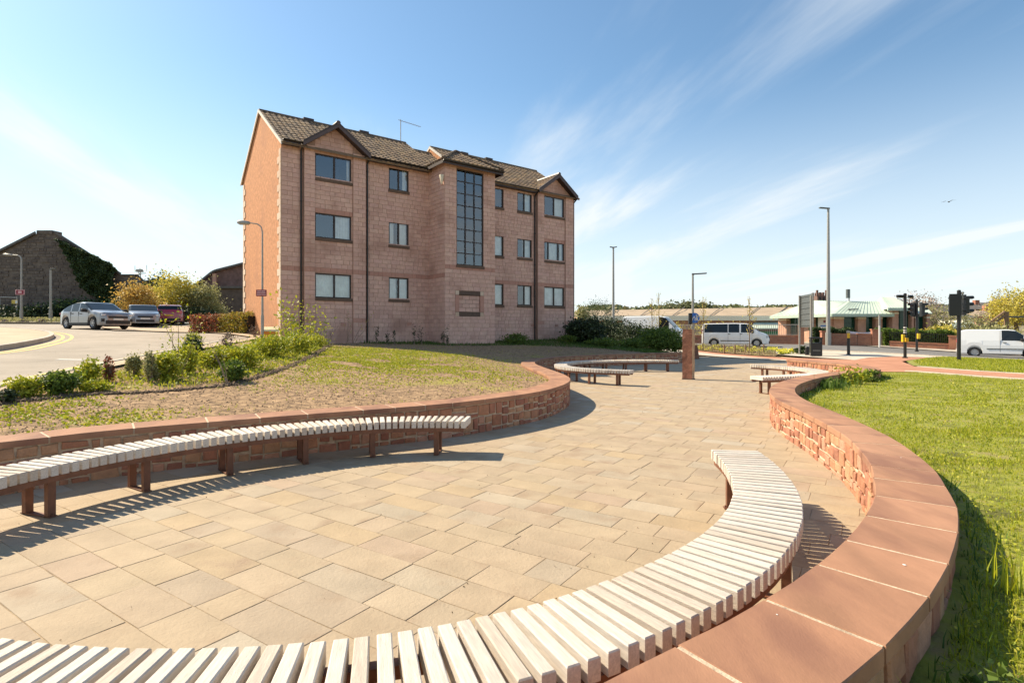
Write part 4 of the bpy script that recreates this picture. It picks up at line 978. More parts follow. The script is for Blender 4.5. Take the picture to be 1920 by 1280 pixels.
def tree(label, pos, hh, rad, n, size, m_, seed=1, trunk=.35, r0=.12, ncl=40, sig=.2, shell=.35, limbs=9, cat='tree', name='tree', group=None):
    pos = Vector(pos); t = thing(name, label, cat, tuple(pos), 0, group); c = pos+Vector((0,0,hh-rad[2]))
    P = clump_pts(c, rad, ncl, n, sig, shell, seed=seed); leaves('crown', P, size*(.6+.8*RNG.random(n)), M[m_], t, .6)
    b = MB(); R_ = random.Random(seed); fork = pos+Vector((0,0,hh*trunk))
    b.tube([pos-Vector((0,0,.2)), pos.lerp(fork,.5)+Vector((r0*.4,0,0)), fork, fork.lerp(c,.7)],[r0*1.2,r0,r0*.8,r0*.5],8); b.build('trunk', M['bark'], t)
    tips = [c+Vector((R_.uniform(-.85,.85)*rad[0],R_.uniform(-.85,.85)*rad[1],R_.uniform(-.3,.9)*rad[2])) for _ in range(limbs)]
    twigs('limbs', fork, tips, r0*.45, t, 'bark', .3); return t
def blades(name, P, hgt, wid, m_, lean=.35, parent=None, rng=RNG):
    """P (n,3) roots"""
    n = len(P); h_ = np.broadcast_to(hgt,(n,)).reshape(-1,1); w = np.broadcast_to(wid,(n,)).reshape(-1,1)*.5
    a = rng.random(n)*2*np.pi; s = np.stack([np.cos(a),np.sin(a),0*a],1); b = rng.random(n)*2*np.pi; ln = np.abs(rng.normal(size=(n,1)))*lean
    d = np.stack([np.cos(b),np.sin(b),0*b],1)*ln; up = np.array([[0,0,1.0]])
    m1 = P+(up+d*.5)*h_*.55; tip = P+(up*np.maximum(.3,1-ln*.6)+d*1.4)*h_
    Vv = np.stack([P-s*w, P+s*w, m1-s*w*.7, m1+s*w*.7, tip],1).reshape(-1,3); i = np.arange(n)[:,None]*5
    f = np.concatenate([i+np.array([[0,1,3]]), i+np.array([[0,3,2]]), i+np.array([[2,3,4]])],0)
    return arr_mesh(name, Vv, f, m_, parent)
def scatter(poly, n, rng=RNG, dens=None):
    xs = [p[0] for p in poly]; ys = [p[1] for p in poly]; out = []; tot = 0
    P = np.column_stack([rng.uniform(min(xs),max(xs),n), rng.uniform(min(ys),max(ys),n)])
    P = P[inside_np(P, poly)]
    if dens is not None: P = P[rng.random(len(P)) < dens(P)]
    return P
def withz(P, dz=0): return np.column_stack([P, hts(P)+dz])
def wob(P, s, ph=0):      # smooth patchy field 0..1
    x, y = P[:,0]*s, P[:,1]*s
    return .5+.25*(np.sin(x*1.7+ph+1.3*np.sin(y*1.1+ph))+np.sin(y*2.1-ph*2+1.7*np.sin(x*.9+1)))

# ------------------------------------------------------------------ lawn, soil and grass cover
def infr(P): return (P[:,1] > .6) & (np.abs(P[:,0]) < P[:,1]*1.3+1.6)
def near_density(d0, p=1.35):
    return lambda P: np.clip((d0/np.maximum(np.hypot(P[:,0],P[:,1]),.5))**p, 0, 1)*infr(P)
def seen_density(d0, p, soil=.72):
    f = near_density(d0,p); return lambda P: f(P)*np.where(wob(P,2.6,1) > soil, .25, 1.0)
lp = [(p[0],p[1]) for p in lawn_np]
P = scatter([(1.0,1.0),(9,1.0),(9,7),(1.0,7)], 260000, dens=seen_density(3.0,1.2)); P = P[inside_np(P,lp)]
hgt = (.018+.032*RNG.random(len(P)))*(.7+.9*wob(P,1.7,2)); o = blades('lawn_grass', withz(P,-.01), hgt, .0055, M['blade'], .65); o['kind']='stuff'
P = scatter([(3,5),(15,5),(15,21),(3,21)], 300000, dens=seen_density(6.5,.9)); P = P[inside_np(P,lp)]
hgt = (.02+.035*RNG.random(len(P)))*(.7+.8*wob(P,1.2,2)); o = blades('lawn_grass', withz(P,-.01), hgt, .011, M['blade'], .6); o['kind']='stuff'
# moss and clover leaves in the lawn
P = scatter([(1.0,1.0),(13,1.0),(13,14),(1.0,14)], 150000, dens=near_density(3.2,1.5)); P = P[inside_np(P,lp)]; P = P[wob(P,3.1,4) > .5]
o = leaves('clover', withz(P,.012+.02*RNG.random(len(P))), (.007+.009*RNG.random(len(P)))*(1+np.hypot(P[:,0],P[:,1])*.12), M['leaf_lime'], None, .9, 0); o['kind']='stuff'
P = scatter([(17,8),(34,8),(34,32),(17,32)], 90000, dens=lambda P: infr(P)*.9); P = P[inside_np(P,[(17.8,23.7),(18.3,19.3),(18.5,16),(18.6,8),(40,8),(31,26.2),(27.2,28.7),(24.6,30.8),(23.2,30.0),(19.4,26.4)])]
o = blades('verge_grass', withz(P,.02), .06+.07*RNG.random(len(P)), .022, M['blade'], .5); o['kind']='stuff'
# tall tufts and weeds against the outer face of the right wall
pts = []
for t in np.arange(.9, WR.L-3.0, .035):
    k = 5 if t < 6 else 4
    for _ in range(k):
        q = WR.off(t+random.uniform(-.1,.1), -.41-abs(random.gauss(0,.14))-.01, 0)
        if random.random() < .35+.6*math.sin(t*2.3)**2: pts.append((q.x,q.y))
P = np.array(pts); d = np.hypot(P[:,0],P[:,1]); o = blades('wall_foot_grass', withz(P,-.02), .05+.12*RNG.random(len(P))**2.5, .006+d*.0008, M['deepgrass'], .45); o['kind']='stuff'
R = random.Random(21)
def tuft(label, t, off, n, hh, m_='blade', group=None, w=.008, spread=.04, lean=.3):
    q = WR.off(t,-off,0); z = h(q.x,q.y); e = thing('grass_tuft', label, 'grass tuft', (q.x,q.y,z), 0, group)
    P = np.column_stack([q.x+RNG.normal(size=n)*spread, q.y+RNG.normal(size=n)*spread, np.full(n,z-.01)])
    blades('blades', P, hh*(.5+.6*RNG.random(n)), w, M[m_], lean, e)
tuft('tall grass tuft at the very bottom edge beside the outer face of the wall', 2.05,.52,40,.24,w=.007)
tuft('tall bright grass tuft in the shade beside the wall, right of the widest coping', 3.25,.60,34,.30,w=.008)
tuft('small grass tuft between wall shadow and sunlit lawn at the right edge', 3.0,.95,26,.18)
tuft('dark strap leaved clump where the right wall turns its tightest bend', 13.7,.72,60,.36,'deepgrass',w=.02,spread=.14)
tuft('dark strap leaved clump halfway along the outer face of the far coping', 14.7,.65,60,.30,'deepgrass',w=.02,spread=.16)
def weed(label, pos, rad, n, size, m_, seed, name='weed', cat='weed', stems=5, **k): return bush(label, cat, pos, rad, n, size, m_, name=name, ncl=9, seed=seed, stems=stems, stem_r=.004, smat='stem', **k)
q = WR.off(2.35,-.66,0); weed('broad leaved weed growing in the shadow at the foot of the right wall', (q.x,q.y,h(q.x,q.y)), (.13,.12,.07), 120, .035, 'leaf_green', 3)
q = WR.off(15.6,-.62,0); weed('leafy weed leaning over the far end of the right coping', (q.x,q.y,h(q.x,q.y)), (.30,.25,.17), 260, .07, 'leaf_lime', 4)
q = WR.off(14.2,-.60,0); weed('low leafy weed beside the strap leaved clumps at the lawn side of the coping', (q.x,q.y,h(q.x,q.y)), (.28,.22,.14), 240, .06, 'leaf_green', 5)
q = WR.off(16.6,-.65,0); weed('dark green weed at the tip of the right wall where the lawn meets it', (q.x,q.y,h(q.x,q.y)), (.34,.28,.15), 320, .07, 'leaf_green', 6)

# soil bed: clods, dead stalks and thin grass
bp = [(p[0],p[1]) for p in bed_poly]
wl_in = [(WL.off(t,.47,0).x,WL.off(t,.47,0).y) for t in np.arange(0,WL.L,.4)]
bed_in = wl_in + [(9.2,28.2),(7.5,32)] + [(p[0],p[1]) for p in [fac(18.5,.8), fac(17,-.1), fac(9.95,-.1), fac(9.95,-1.7), fac(7,-1.7), fac(7,-.1), fac(3.7,-.2), fac(0,-.2)]] + [(p[0],p[1]) for p in bed_poly[-12:]]
P = scatter([(-9,3),(9,3),(9,30),(-9,30)], 170000, dens=near_density(8.0,1.3)); P = P[inside_np(P,bed_in)]
n = len(P); s = (.003+.010*RNG.random(n)**3)*(1+np.hypot(P[:,0],P[:,1])*.05); C3 = withz(P,0); oc = np.array([(1,0,0),(-1,0,0),(0,1,0),(0,-1,0),(0,0,1),(0,0,-1)])
jit = .6+.8*RNG.random((n,6,1)); Vv = (C3[:,None]+oc[None]*jit*s[:,None,None]).reshape(-1,3); i = np.arange(n)[:,None]*6
f = np.concatenate([i+np.array([t_]) for t_ in ((0,2,4),(2,1,4),(1,3,4),(3,0,4),(2,0,5),(1,2,5),(3,1,5),(0,3,5))],0)
o = arr_mesh('soil_clods', Vv, f, M['clod']); o['kind']='stuff'
def patch(P):
    a = wob(P,.42,.5); b_ = wob(P,1.3,3); return np.clip((a*.6+b_*.5-.48)*2.2,0,1)*near_density(8,1.1)(P)
P = scatter([(-9.5,3),(9,3),(9,30),(-9.5,30)], 150000, dens=lambda P: patch(P)); P = P[inside_np(P,bed_in)]
o = blades('sparse_bed_grass', withz(P,-.005), .02+.04*RNG.random(len(P)), .010, M['blade'], .8); o['kind']='stuff'
P = scatter([(-9.5,3),(9,3),(9,30),(-9.5,30)], 50000, dens=lambda P: near_density(5,1.3)(P)*.3); P = P[inside_np(P,bed_in)]
o = blades('dead_stalks', withz(P,-.005), .02+.05*RNG.random(len(P)), .006, M['twig'], 1.3); o['kind']='stuff'
# the brighter mossy patch of new grass towards the building
gc = [(G(700,680),1.5,14000),(G(640,658),1.6,12000),(G(760,660),1.5,6000),(G(880,705),1.2,1600),(G(560,705),1.2,1500),(G(60,770),.6,1500),(G(210,790),.4,500)]
for gi,(c_,sg_,n_) in enumerate(gc):
    P = np.column_stack([c_.x+RNG.normal(size=n_)*sg_, c_.y+RNG.normal(size=n_)*sg_*.8]); P = P[inside_np(P,bed_in)]; P = P[wob(P,2.2,gi)+.25*wob(P,6,1) > .42]
    if gi == 0: allp = P
    else: allp = np.vstack([allp,P])
o = leaves('mossy_patch', withz(allp,.004+.01*RNG.random(len(allp))), .03+.02*RNG.random(len(allp)), M['leaf_lime'], None, .8); o['kind']='stuff'
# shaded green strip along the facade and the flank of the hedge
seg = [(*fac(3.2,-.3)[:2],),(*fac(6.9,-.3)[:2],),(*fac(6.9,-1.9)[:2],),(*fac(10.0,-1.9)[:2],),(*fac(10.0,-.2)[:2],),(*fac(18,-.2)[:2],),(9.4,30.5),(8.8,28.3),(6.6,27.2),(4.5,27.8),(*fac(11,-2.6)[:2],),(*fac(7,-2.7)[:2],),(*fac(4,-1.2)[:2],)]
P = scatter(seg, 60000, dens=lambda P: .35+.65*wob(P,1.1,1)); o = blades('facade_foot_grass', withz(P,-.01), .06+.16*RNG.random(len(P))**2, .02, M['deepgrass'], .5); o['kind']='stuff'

# planting strip between the footway and the bed
R = random.Random(77)
def at_px(x,y): return G(x,y)
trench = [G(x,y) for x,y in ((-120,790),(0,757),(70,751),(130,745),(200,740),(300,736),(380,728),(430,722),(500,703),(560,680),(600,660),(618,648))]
strip('planting_edge', trench, .05, -.02, .02, M['edgeshade'] if 'edgeshade' in M else mat('edge_shade_soil',[(.06,.042,.03),(.12,.08,.05)],pick='noise',scale=12,rough=1,bump=1), kind='structure')  # dark soil colour paints the shadow along the edge of the planting strip
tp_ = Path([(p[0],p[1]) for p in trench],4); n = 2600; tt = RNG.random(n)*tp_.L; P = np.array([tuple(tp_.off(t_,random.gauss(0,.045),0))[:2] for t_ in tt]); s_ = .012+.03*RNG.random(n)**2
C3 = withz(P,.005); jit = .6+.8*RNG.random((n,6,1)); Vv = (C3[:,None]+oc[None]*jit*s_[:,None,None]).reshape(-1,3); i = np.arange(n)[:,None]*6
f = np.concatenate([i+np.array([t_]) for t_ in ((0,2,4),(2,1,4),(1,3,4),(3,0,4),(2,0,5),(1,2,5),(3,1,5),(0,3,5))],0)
o = arr_mesh('edge_clods', Vv, f, mat('edge_shade_clod',[(.07,.045,.03),(.12,.08,.05),(.17,.115,.07)],pick='island',rough=1)); o['kind']='stuff'  # clods coloured dark to break up the painted shade along this edge
sp = [(G(x,y)[0],G(x,y)[1]) for x,y in ((-60,768),(0,748),(60,738),(117,724),(205,703),(262,692),(320,678),(380,667),(440,655),(500,645),(560,642),(612,645),(590,662),(545,684),(495,700),(430,718),(380,724),(300,732),(200,736),(130,741),(70,748),(0,753))]
Pg = scatter(sp, 26000, dens=lambda P: .25+.75*wob(P,1.6,2)); o = leaves('ground_cover', withz(Pg,.02+.07*RNG.random(len(Pg))), .035+.03*RNG.random(len(Pg)), M['leaf_lime'], None, .7); o['kind']='stuff'
Pg = scatter(sp, 9000); o = blades('strip_grass', withz(Pg,-.01), .05+.12*RNG.random(len(Pg)), .012, M['blade'], .5); o['kind']='stuff'
def sh(px,py,wpx,hpx,n,lf,m_,label,seed,name='shrub',cat='shrub',**k):
    p = G(px,py); s = p.y/F; return bush(label,cat,p,(wpx*s/2,wpx*s/2,hpx*s/2),n,lf,m_,name=name,seed=seed,**k)
sh(8,756,34,26,500,.035,'leaf_dark','low dark twiggy shrub at the left picture edge beside the footway',1)
sh(47,744,50,36,900,.04,'leaf_lime','small lime green shrub, second from the left in the planting strip',2)
sh(115,738,62,42,1700,.038,'leaf_green','dense dark green rounded shrub near the left end of the planting strip',3,ncl=40)
sh(163,722,46,44,1000,.045,'leaf_lime','taller lime green shrub right of the dense dark green one',4)
sh(176,734,40,22,500,.04,'leaf_lime','low lime seedling clump in front of the taller lime shrub',41)
sh(204,716,16,48,420,.035,'leaf_red','slim purple brown spiky shrub rising above its neighbours',5,stems=8)
sh(250,708,26,44,800,.035,'leaf_olive','narrow upright grey green shrub beside the yellow line',6,stems=8)
sh(284,718,24,64,760,.04,'leaf_olive','tallest narrow upright shrub with bare brown tips in the left strip',7,stems=12)
sh(310,712,48,52,1100,.045,'leaf_lime','loose yellow green shrub right of the narrow upright ones',8)
sh(364,672,36,42,1700,.04,'leaf_ivy','dark rounded shrub topped with lime shoots beside the road',9,ncl=30)
sh(363,645,30,16,300,.045,'leaf_lime','tuft of lime shoots crowning the dark rounded shrub',10,lift=.12)
sh(345,700,46,60,1000,.045,'leaf_lime','leggy lime shrub in front of the dark rounded one',11)
sh(400,690,56,42,1300,.045,'leaf_lime','spreading lime shrub in the middle of the planting strip',12)
sh(432,715,44,40,800,.05,'leaf_green','mid green shrub nearest the shaded soil edge',13)
sh(455,692,60,44,1300,.05,'leaf_lime','bushy lime shrub below the yellow grit bin',14)
sh(500,670,70,42,1500,.055,'leaf_lime','broad yellow green shrub in front of the building corner',15)
sh(548,662,60,40,1200,.055,'leaf_lime','yellow green shrub right of the building corner',16)
sh(590,650,50,24,800,.05,'leaf_lime','low lime shrub at the right tip of the planting strip',17)
sh(478,632,24,24,160,.04,'twig','brown leafless shrub at the foot of the street lamp',18,stems=14)
sh(427,652,30,34,160,.05,'twig','forked dead brown stem standing by the footway',19,stems=9,stem_r=.02)
def stalks(px,py,tops,m_,label,seed,leaf=.06,n=26,smat='stem',r=.009,sig=.07,lsp=.5):
    p = G(px,py); s = p.y/F; e = thing('tall_weed', label, 'weed', tuple(p)); R_ = random.Random(seed); tips = []; C = []
    for (tx,ty) in tops:
        q = ray(tx,ty,p.y+R_.uniform(-.2,.2)); tips.append(q)
        for _ in range(n):
            f_ = 1-lsp*R_.random()**1.3; a = p.lerp(q,f_); C.append((a.x+R_.gauss(0,sig),a.y+R_.gauss(0,sig),a.z+R_.gauss(0,sig)))
    twigs('stems', p, tips, r, e, smat, .12); leaves('leaves', np.array(C), leaf*(.6+.7*RNG.random(len(C))), M[m_], e)
stalks(338,706,[(303,585),(318,600),(333,572),(372,596),(362,640),(310,650)],'leaf_lime','tallest bramble like weed standing in front of the parked cars',1,leaf=.055,n=24)
stalks(428,722,[(392,640),(400,650),(415,660)],'leaf_olive','thin leaning stems in the middle of the strip',2,n=5,smat='twig')
stalks(540,652,[(527,560),(545,572),(556,590),(534,600),(560,610)],'leaf_lime','tall yellow leaved weed against the building corner',3,leaf=.12,n=60,sig=.17,lsp=.85)
stalks(585,648,[(570,568),(588,585),(600,600),(578,600),(610,608)],'leaf_lime','tall yellow leaved weed left of the first downpipe',4,leaf=.12,n=44,sig=.17,lsp=.8)
stalks(615,646,[(600,590),(620,592),(640,598),(632,575)],'twig','dry grey brown weed stalks under the left ground floor window',5,leaf=.05,n=16,smat='twig',lsp=.8,sig=.12)
stalks(650,646,[(655,572),(652,590),(661,600)],'leaf_olive','tall dry stem with seed heads by the second pilaster',6,leaf=.06,n=10,smat='twig')
stalks(662,648,[(698,590),(680,606)],'leaf_yellow','bare stem leaning right across the downpipe',7,leaf=.07,n=7,smat='twig',r=.016,lsp=.25)
for i,(x,tp,w_) in enumerate(((707,604,7),(727,616,5),(739,618,5),(776,614,8),(790,612,12),(831,618,6),(838,612,5))):
    sh(x,646,w_+3,646-tp,60,.055,'leaf_dark',('first dark upright weed right of the downpipe','second dark upright weed right of the downpipe','third dark upright weed under the middle window','dark weed below the first floor vent near the stair tower','widest dark weed left of the stair tower','dark weed at the stair tower side wall','slim dark weed at the stair tower corner')[i],50+i,name='dark_weed',cat='weed',ncl=7,sig=.3,stems=3)
sh(983,636,22,26,900,.08,'leaf_dark','small round dark bush standing against the facade',60,ncl=20)
sh(878,642,36,16,700,.07,'leaf_green','low green plants at the foot of the stair tower',61)
sh(968,644,52,18,800,.08,'leaf_green','bright green plants under the right hand windows',62)
sh(1062,644,34,16,500,.08,'leaf_green','low green clump at the right end of the facade',63)
# hedge mass right of the building
sh(1122,634,84,76,2400,.12,'leaf_ivy','tall loose shrub with twiggy top beside the right corner of the apartments',70,ncl=34,sig=.13,shell=.3,stems=26,stem_r=.03)
sh(1100,644,70,50,4200,.13,'leaf_dark','dark hedge shrub tight against the apartment corner',71,ncl=40)
sh(1146,646,80,50,5000,.13,'leaf_dark','dark hedge shrub in the middle of the clump right of the apartments',72,ncl=46)
sh(1190,650,70,42,4200,.12,'leaf_dark','dark hedge shrub partly hiding the white panel van',73,ncl=40)
sh(1238,660,84,47,7000,.095,'leaf_green','rounded mid green shrub beside the tall stone pillar',74,ncl=50)
sh(1186,654,50,20,1100,.09,'leaf_green','low bright green plants in front of the dark hedge',75)
sh(1130,650,60,18,900,.09,'leaf_green','low green plants with pale bluebells below the loose shrub',76)
p_ = G(1120,646); leaves('flowers', clump_pts(p_+Vector((0,0,.25)),(.9,.4,.15),8,140,.3,seed=4), .07, mat('bluebell_flower',(.42,.40,.58),rough=.7,clean=True), thing('bluebells','pale lilac bluebells in the grass below the dark hedge','flowers',tuple(p_)))

# far left trees, hedge and bushes
def shY(px,pyb,pyt,wpx,Y,n,lf,m_,label,seed,**k):
    p = ray(px,pyb,Y); s = Y/F; p.z = min(p.z, p.z); return bush(label,k.pop('cat','shrub'),p,(wpx*s/2,wpx*s/2.4,(pyb-pyt)*s/2),n,lf,m_,seed=seed,**k)
shY(258,604,530,76,44,3000,.16,'leaf_orange','orange spring bush behind the grey hatchback',80,ncl=44,stem_r=.04)
shY(322,604,513,92,48,5200,.17,'leaf_yellow','large yellow spring bush behind the red car',81,ncl=60,stem_r=.05)
shY(300,590,513,60,52,1800,.2,'leaf_ivy','dark evergreen shrub showing behind the yellow bush',82,ncl=34)
shY(385,604,533,68,48,3800,.15,'leaf_olive','olive green willow like bush right of the yellow bush',83,ncl=50,stem_r=.04)
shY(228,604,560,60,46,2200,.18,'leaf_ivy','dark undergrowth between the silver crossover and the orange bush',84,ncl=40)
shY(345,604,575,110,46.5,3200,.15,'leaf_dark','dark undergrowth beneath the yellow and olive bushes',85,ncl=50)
# clipped hedge: red left half, golden right half
def hedge(label, a, b, wd, hh, n, lf, m_, name='hedge'):
    a, b = Vector(a), Vector(b); t = thing(name,label,'hedge',tuple((a+b)/2)); P = RNG.random((n,3)); d = b-a; N_ = Vector((-d.y,d.x,0)).normalized()
    face = RNG.random(n); s_ = np.where(face < .55, RNG.normal(size=n)*.06, P[:,1]); top = np.where((face > .55)&(face < .85), .95+RNG.normal(size=n)*.05, P[:,2])
    u_ = P[:,0]; bump_ = 1+.06*np.sin(u_*17)+.04*np.sin(u_*41+1)
    C = np.array(a)[None]+np.array(d)[None]*u_[:,None]+np.array(N_)[None]*(s_*wd*1.0)[:,None]; C[:,2] += top*hh*bump_
    leaves('foliage', C, lf*(.6+.8*RNG.random(n)), M[m_], t, .7); k = MB(); 
    k.obox((a+b)/2+N_*wd*.5+Vector((0,0,hh*.44)), d*.49, N_*wd*.40, Vector((0,0,hh*.42))); k.build('branches', M['hedgecore'], t); return t
M['hedgecore'] = mat('hedge_inner_twigs', (.03,.022,.014), rough=1, scale=6, vary=.4, bump=1)
g0, g1, g2 = ray(357,613,29.5), ray(412,618,28.0), ray(462,622,26.6)
for q in (g0,g1,g2): q.z = h(q.x,q.y)-.05
hedge('clipped dark red hedge beside the parked red car', g0, g1, 1.3, 1.05, 5200, .085, 'leaf_red')
hedge('clipped golden hedge running up to the orange gable wall', g1, g2, 1.3, 1.1, 4200, .08, 'leaf_golden')

# old stone gable building with ivy
Yg = 58.0; GB = thing('stone_gable_building','big dark old stone building with steep gable and ivy on its right half','building',tuple(ray(85,600,Yg)))
def rp(x,y,Y=Yg): return ray(x,y,Y)
zb = 2.0
def gz(v): v.z = zb; return v
poly = [gz(rp(-70,600)), gz(rp(226,600)), rp(226,516), rp(101,437), rp(98,434), rp(71,434), rp(69,438), rp(-70,508)]
b = MB(); b.extr(poly, (-15,16,0)); b.build('wall', M['darkstone'], GB)
b = MB(); 
for (p,q) in ((rp(-70,508),rp(69,438)),(rp(101,437),rp(226,516))):
    d = (q-p).normalized(); up = Vector((-d.z,0,d.x)); b.obox((p+q)/2+up*.12+Vector((-7.5,8,0)), d*(q-p).length/2, Vector((-7.7,8.3,0)), up*.12)
b.build('roof', M['slateroof'], GB)
b = MB(); b.box(rp(70,434).x, rp(99,434).x, Yg-.1, Yg+1.2, rp(0,439).z, rp(0,432).z); b.build('chimney', M['darkstone'], GB)
# rubble courses standing proud on the gable, joined (each is only a few pixels)
b = MB(); R = random.Random(4)
z = 2.2
while z < 12.3:
    x = rp(-70,0).x
    while x < rp(226,0).x:
        w_ = R.uniform(.3,.9); pxl = 960+x/Yg*F; pzl = 620-(z-H)/Yg*F
        lim = 440+max(0,(pxl-101))*.632 if pxl > 85 else 438+max(0,69-pxl)*.504
        if pzl > lim+5 and R.random() < .8: b.box(x+.02,x+w_-.02,Yg-.03-R.uniform(0,.05),Yg+.02,z+.02,z+.26)
        x += w_
    z += .3
b.build('rubble_facing', M['darkstone'], GB)['kind'] = 'stuff'
iv = thing('ivy','thick dark ivy covering the right slope of the old stone gable','ivy',tuple(gz(rp(175,600))))
ivp = [(104,447),(112,449),(135,462),(165,474),(192,486),(214,498),(217,508),(209,520),(214,545),(212,585),(196,585),(186,562),(170,552),(152,540),(140,515),(128,488),(115,466)]
P2 = scatter(ivp, 26000); P2[:,0] += 2.5*np.sin(P2[:,1]*.5); n = len(P2); Yv = Yg-.15-.5*RNG.random(n)-.6*wob(P2,.12,1)
C = np.column_stack([(P2[:,0]-960)/F*Yv, Yv, H-(P2[:,1]-620)/F*Yv]); leaves('foliage', C, .12+.16*RNG.random(n), M['leaf_ivy'], iv, .8)
twigs('stems', gz(rp(195,600,Yg-.3)), [rp(190,540,Yg-.3),rp(175,520,Yg-.3),rp(205,530,Yg-.3),rp(150,490,Yg-.3)], .09, iv, 'bark')
shY(30,598,572,190,56,3000,.22,'leaf_dark','dark brambles along the foot of the old stone gable',87,ncl=60,cat='shrub')
shY(150,598,560,110,56.5,2400,.22,'leaf_ivy','dark ivy undergrowth at the right foot of the old stone gable',88,ncl=50)
# boundary rail and boards by the gable
b = MB(); a_ = thing('metal_barrier','pale horizontal rail crossing in front of the old stone wall at the left edge','barrier',tuple(gz(rp(10,600,54))))
b.tube([rp(-60,555,54),rp(34,558,54)],.06,6); b.build('rail', M['galv'], a_)
b = MB()
for x in (-40,0,32): b.tube([gz(rp(x,600,54)),rp(x,556,54)],.05,6)
b.build('support', M['galv'], a_)
# yard buildings behind
def boxb(label,cat,name,x0,x1,Y,yt0,yt1,dep,wall,roof='slateroof',zb=1.6,ytop2=None):
    t = thing(name,label,cat,tuple(gz(rp((x0+x1)/2,600,Y)))); a,b_ = ray(x0,yt0,Y), ray(x1,yt1,Y)
    m_ = MB(); m_.extr([Vector((a.x,Y,zb)),Vector((b_.x,Y,zb)),b_,a],(-dep*.6,dep,0)); m_.build('wall',M[wall],t)
    m_ = MB(); m_.extr([a+Vector((-.3,-.3,.02)),b_+Vector((.3,-.3,.02)),b_+Vector((.3,-.3,.22)),a+Vector((-.3,-.3,.22))],(-dep*.6,dep+.6,0)); m_.build('roof',M[roof],t); return t
boxb('long low grey flat roofed building behind the ivy','building','flat_roofed_building',205,257,85,517,517,12,'darkstone')
boxb('low dark shed with sloping roof left of the yellow bush','building','low_shed',238,300,78,536,524,10,'darkstone')
boxb('dark stone outbuilding with sloping roof left of the orange gable wall','building','stone_outbuilding',357,470,53,541,541,10,'darkstone',zb=1.2)
t_ = thing('stone_gable_outbuilding','pitched end of the old red stone outbuilding just left of the apartments','building',tuple(gz(rp(430,600,56))))
b = MB(); a=[ray(x,y,56) for x,y in ((362,541),(398,512),(405,509),(452,497),(480,490),(480,541))]; b.extr([Vector((a[0].x,56,1.2)),Vector((a[-1].x,56,1.2))]+a[::-1],(-5,9,0)); b.build('wall',M['outstone'] if 'outstone' in M else mat('brown_red_stone',[(.14,.085,.07),(.20,.12,.10)],pick='noise',scale=2,rough=.95,bump=.8,bscale=5),t_)
b = MB()
for p,q in zip(a[:-2],a[1:-1]):
    d=(q-p).normalized(); up=Vector((-d.z,0,d.x)); b.obox((p+q)/2+up*.1+Vector((-2.5,4.4,0)), d*(q-p).length/2, Vector((-2.7,4.8,0)), up*.10)
b.build('roof',M['slateroof'],t_)
b = MB(); b.box(ray(400,0,55.9).x,ray(407,0,55.9).x,55.7,55.95,1.4,ray(0,513,55.9).z); b.build('pale_quoin_strip',M['pinkbrick'],t_)
# telecom mast
t_ = thing('telecom_mast','small lattice telecom mast with whip antennas far behind the low sheds','mast',tuple(ray(262,560,120)))
b = MB(); s_=120/F
for dx in (-1.6,1.6): b.tube([ray(262+dx,560,120),ray(262+dx,507,120)],.09,5)
for y in range(512,556,6): b.tube([ray(260.4,y,120),ray(263.6,y+5,120)],.06,4)
b.build('lattice',M['galv'],t_)
b = MB()
for x,y0,y1 in ((253,498,510),(275,497,508),(262,503,507)): b.tube([ray(x,y1,120),ray(x,y0,120)],.06,4)
for y in (507,513): b.tube([ray(252,y+1,120),ray(275,y-1,120)],.08,4)
b.box(ray(257,0,120).x,ray(267,0,120).x,119.6,120.4,ray(0,510,120).z,ray(0,505,120).z); b.build('antennas',M['galv'],t_)
# rocks and low scrub on the far verge
R = random.Random(5)
for i in range(13):
    p = Vector((-46+i*1.55+R.uniform(-.4,.4), 43.6+max(0,(i-7))*-.9+R.uniform(0,.8)+.6,0)); p.z = h(p.x,p.y)+.1
    e = thing('boulder','purple grey boulder lying on the far verge beyond the road','boulder',tuple(p),R.random()*3,'boulders along the far verge')
    b = MB(); rr_ = R.uniform(.28,.5); n1, n2 = 7, 4; P = []
    for j in range(n2+1):
        for k in range(n1):
            th_ = math.pi*.5*j/n2; a2 = 2*math.pi*k/n1; q = rr_*R.uniform(.8,1.15); P.append((q*math.cos(a2)*math.cos(th_)*1.2,q*math.sin(a2)*math.cos(th_),rr_*.85*math.sin(th_)*R.uniform(.9,1.1)-.05))
    b.add(P,[(j*n1+k,j*n1+(k+1)%n1,(j+1)*n1+(k+1)%n1,(j+1)*n1+k) for j in range(n2) for k in range(n1)]+[tuple(n2*n1+k for k in range(n1))]); b.build('rock',M['boulder'] if 'boulder' in M else M.setdefault('boulder',mat('purple_boulder',[(.20,.115,.11),(.28,.17,.15)],pick='noise',scale=3,rough=.95,bump=.8)),e,local=True)
Pv = scatter([(-50,44.6),(-33,42.3),(-26,35.6),(-24.5,38),(-27,45.5),(-50,51.5)], 9000); o = leaves('verge_scrub', np.column_stack([Pv,hts(Pv)+.12+.35*RNG.random(len(Pv))]), .16, M['leaf_olive'], None, .6); o['kind']='stuff'
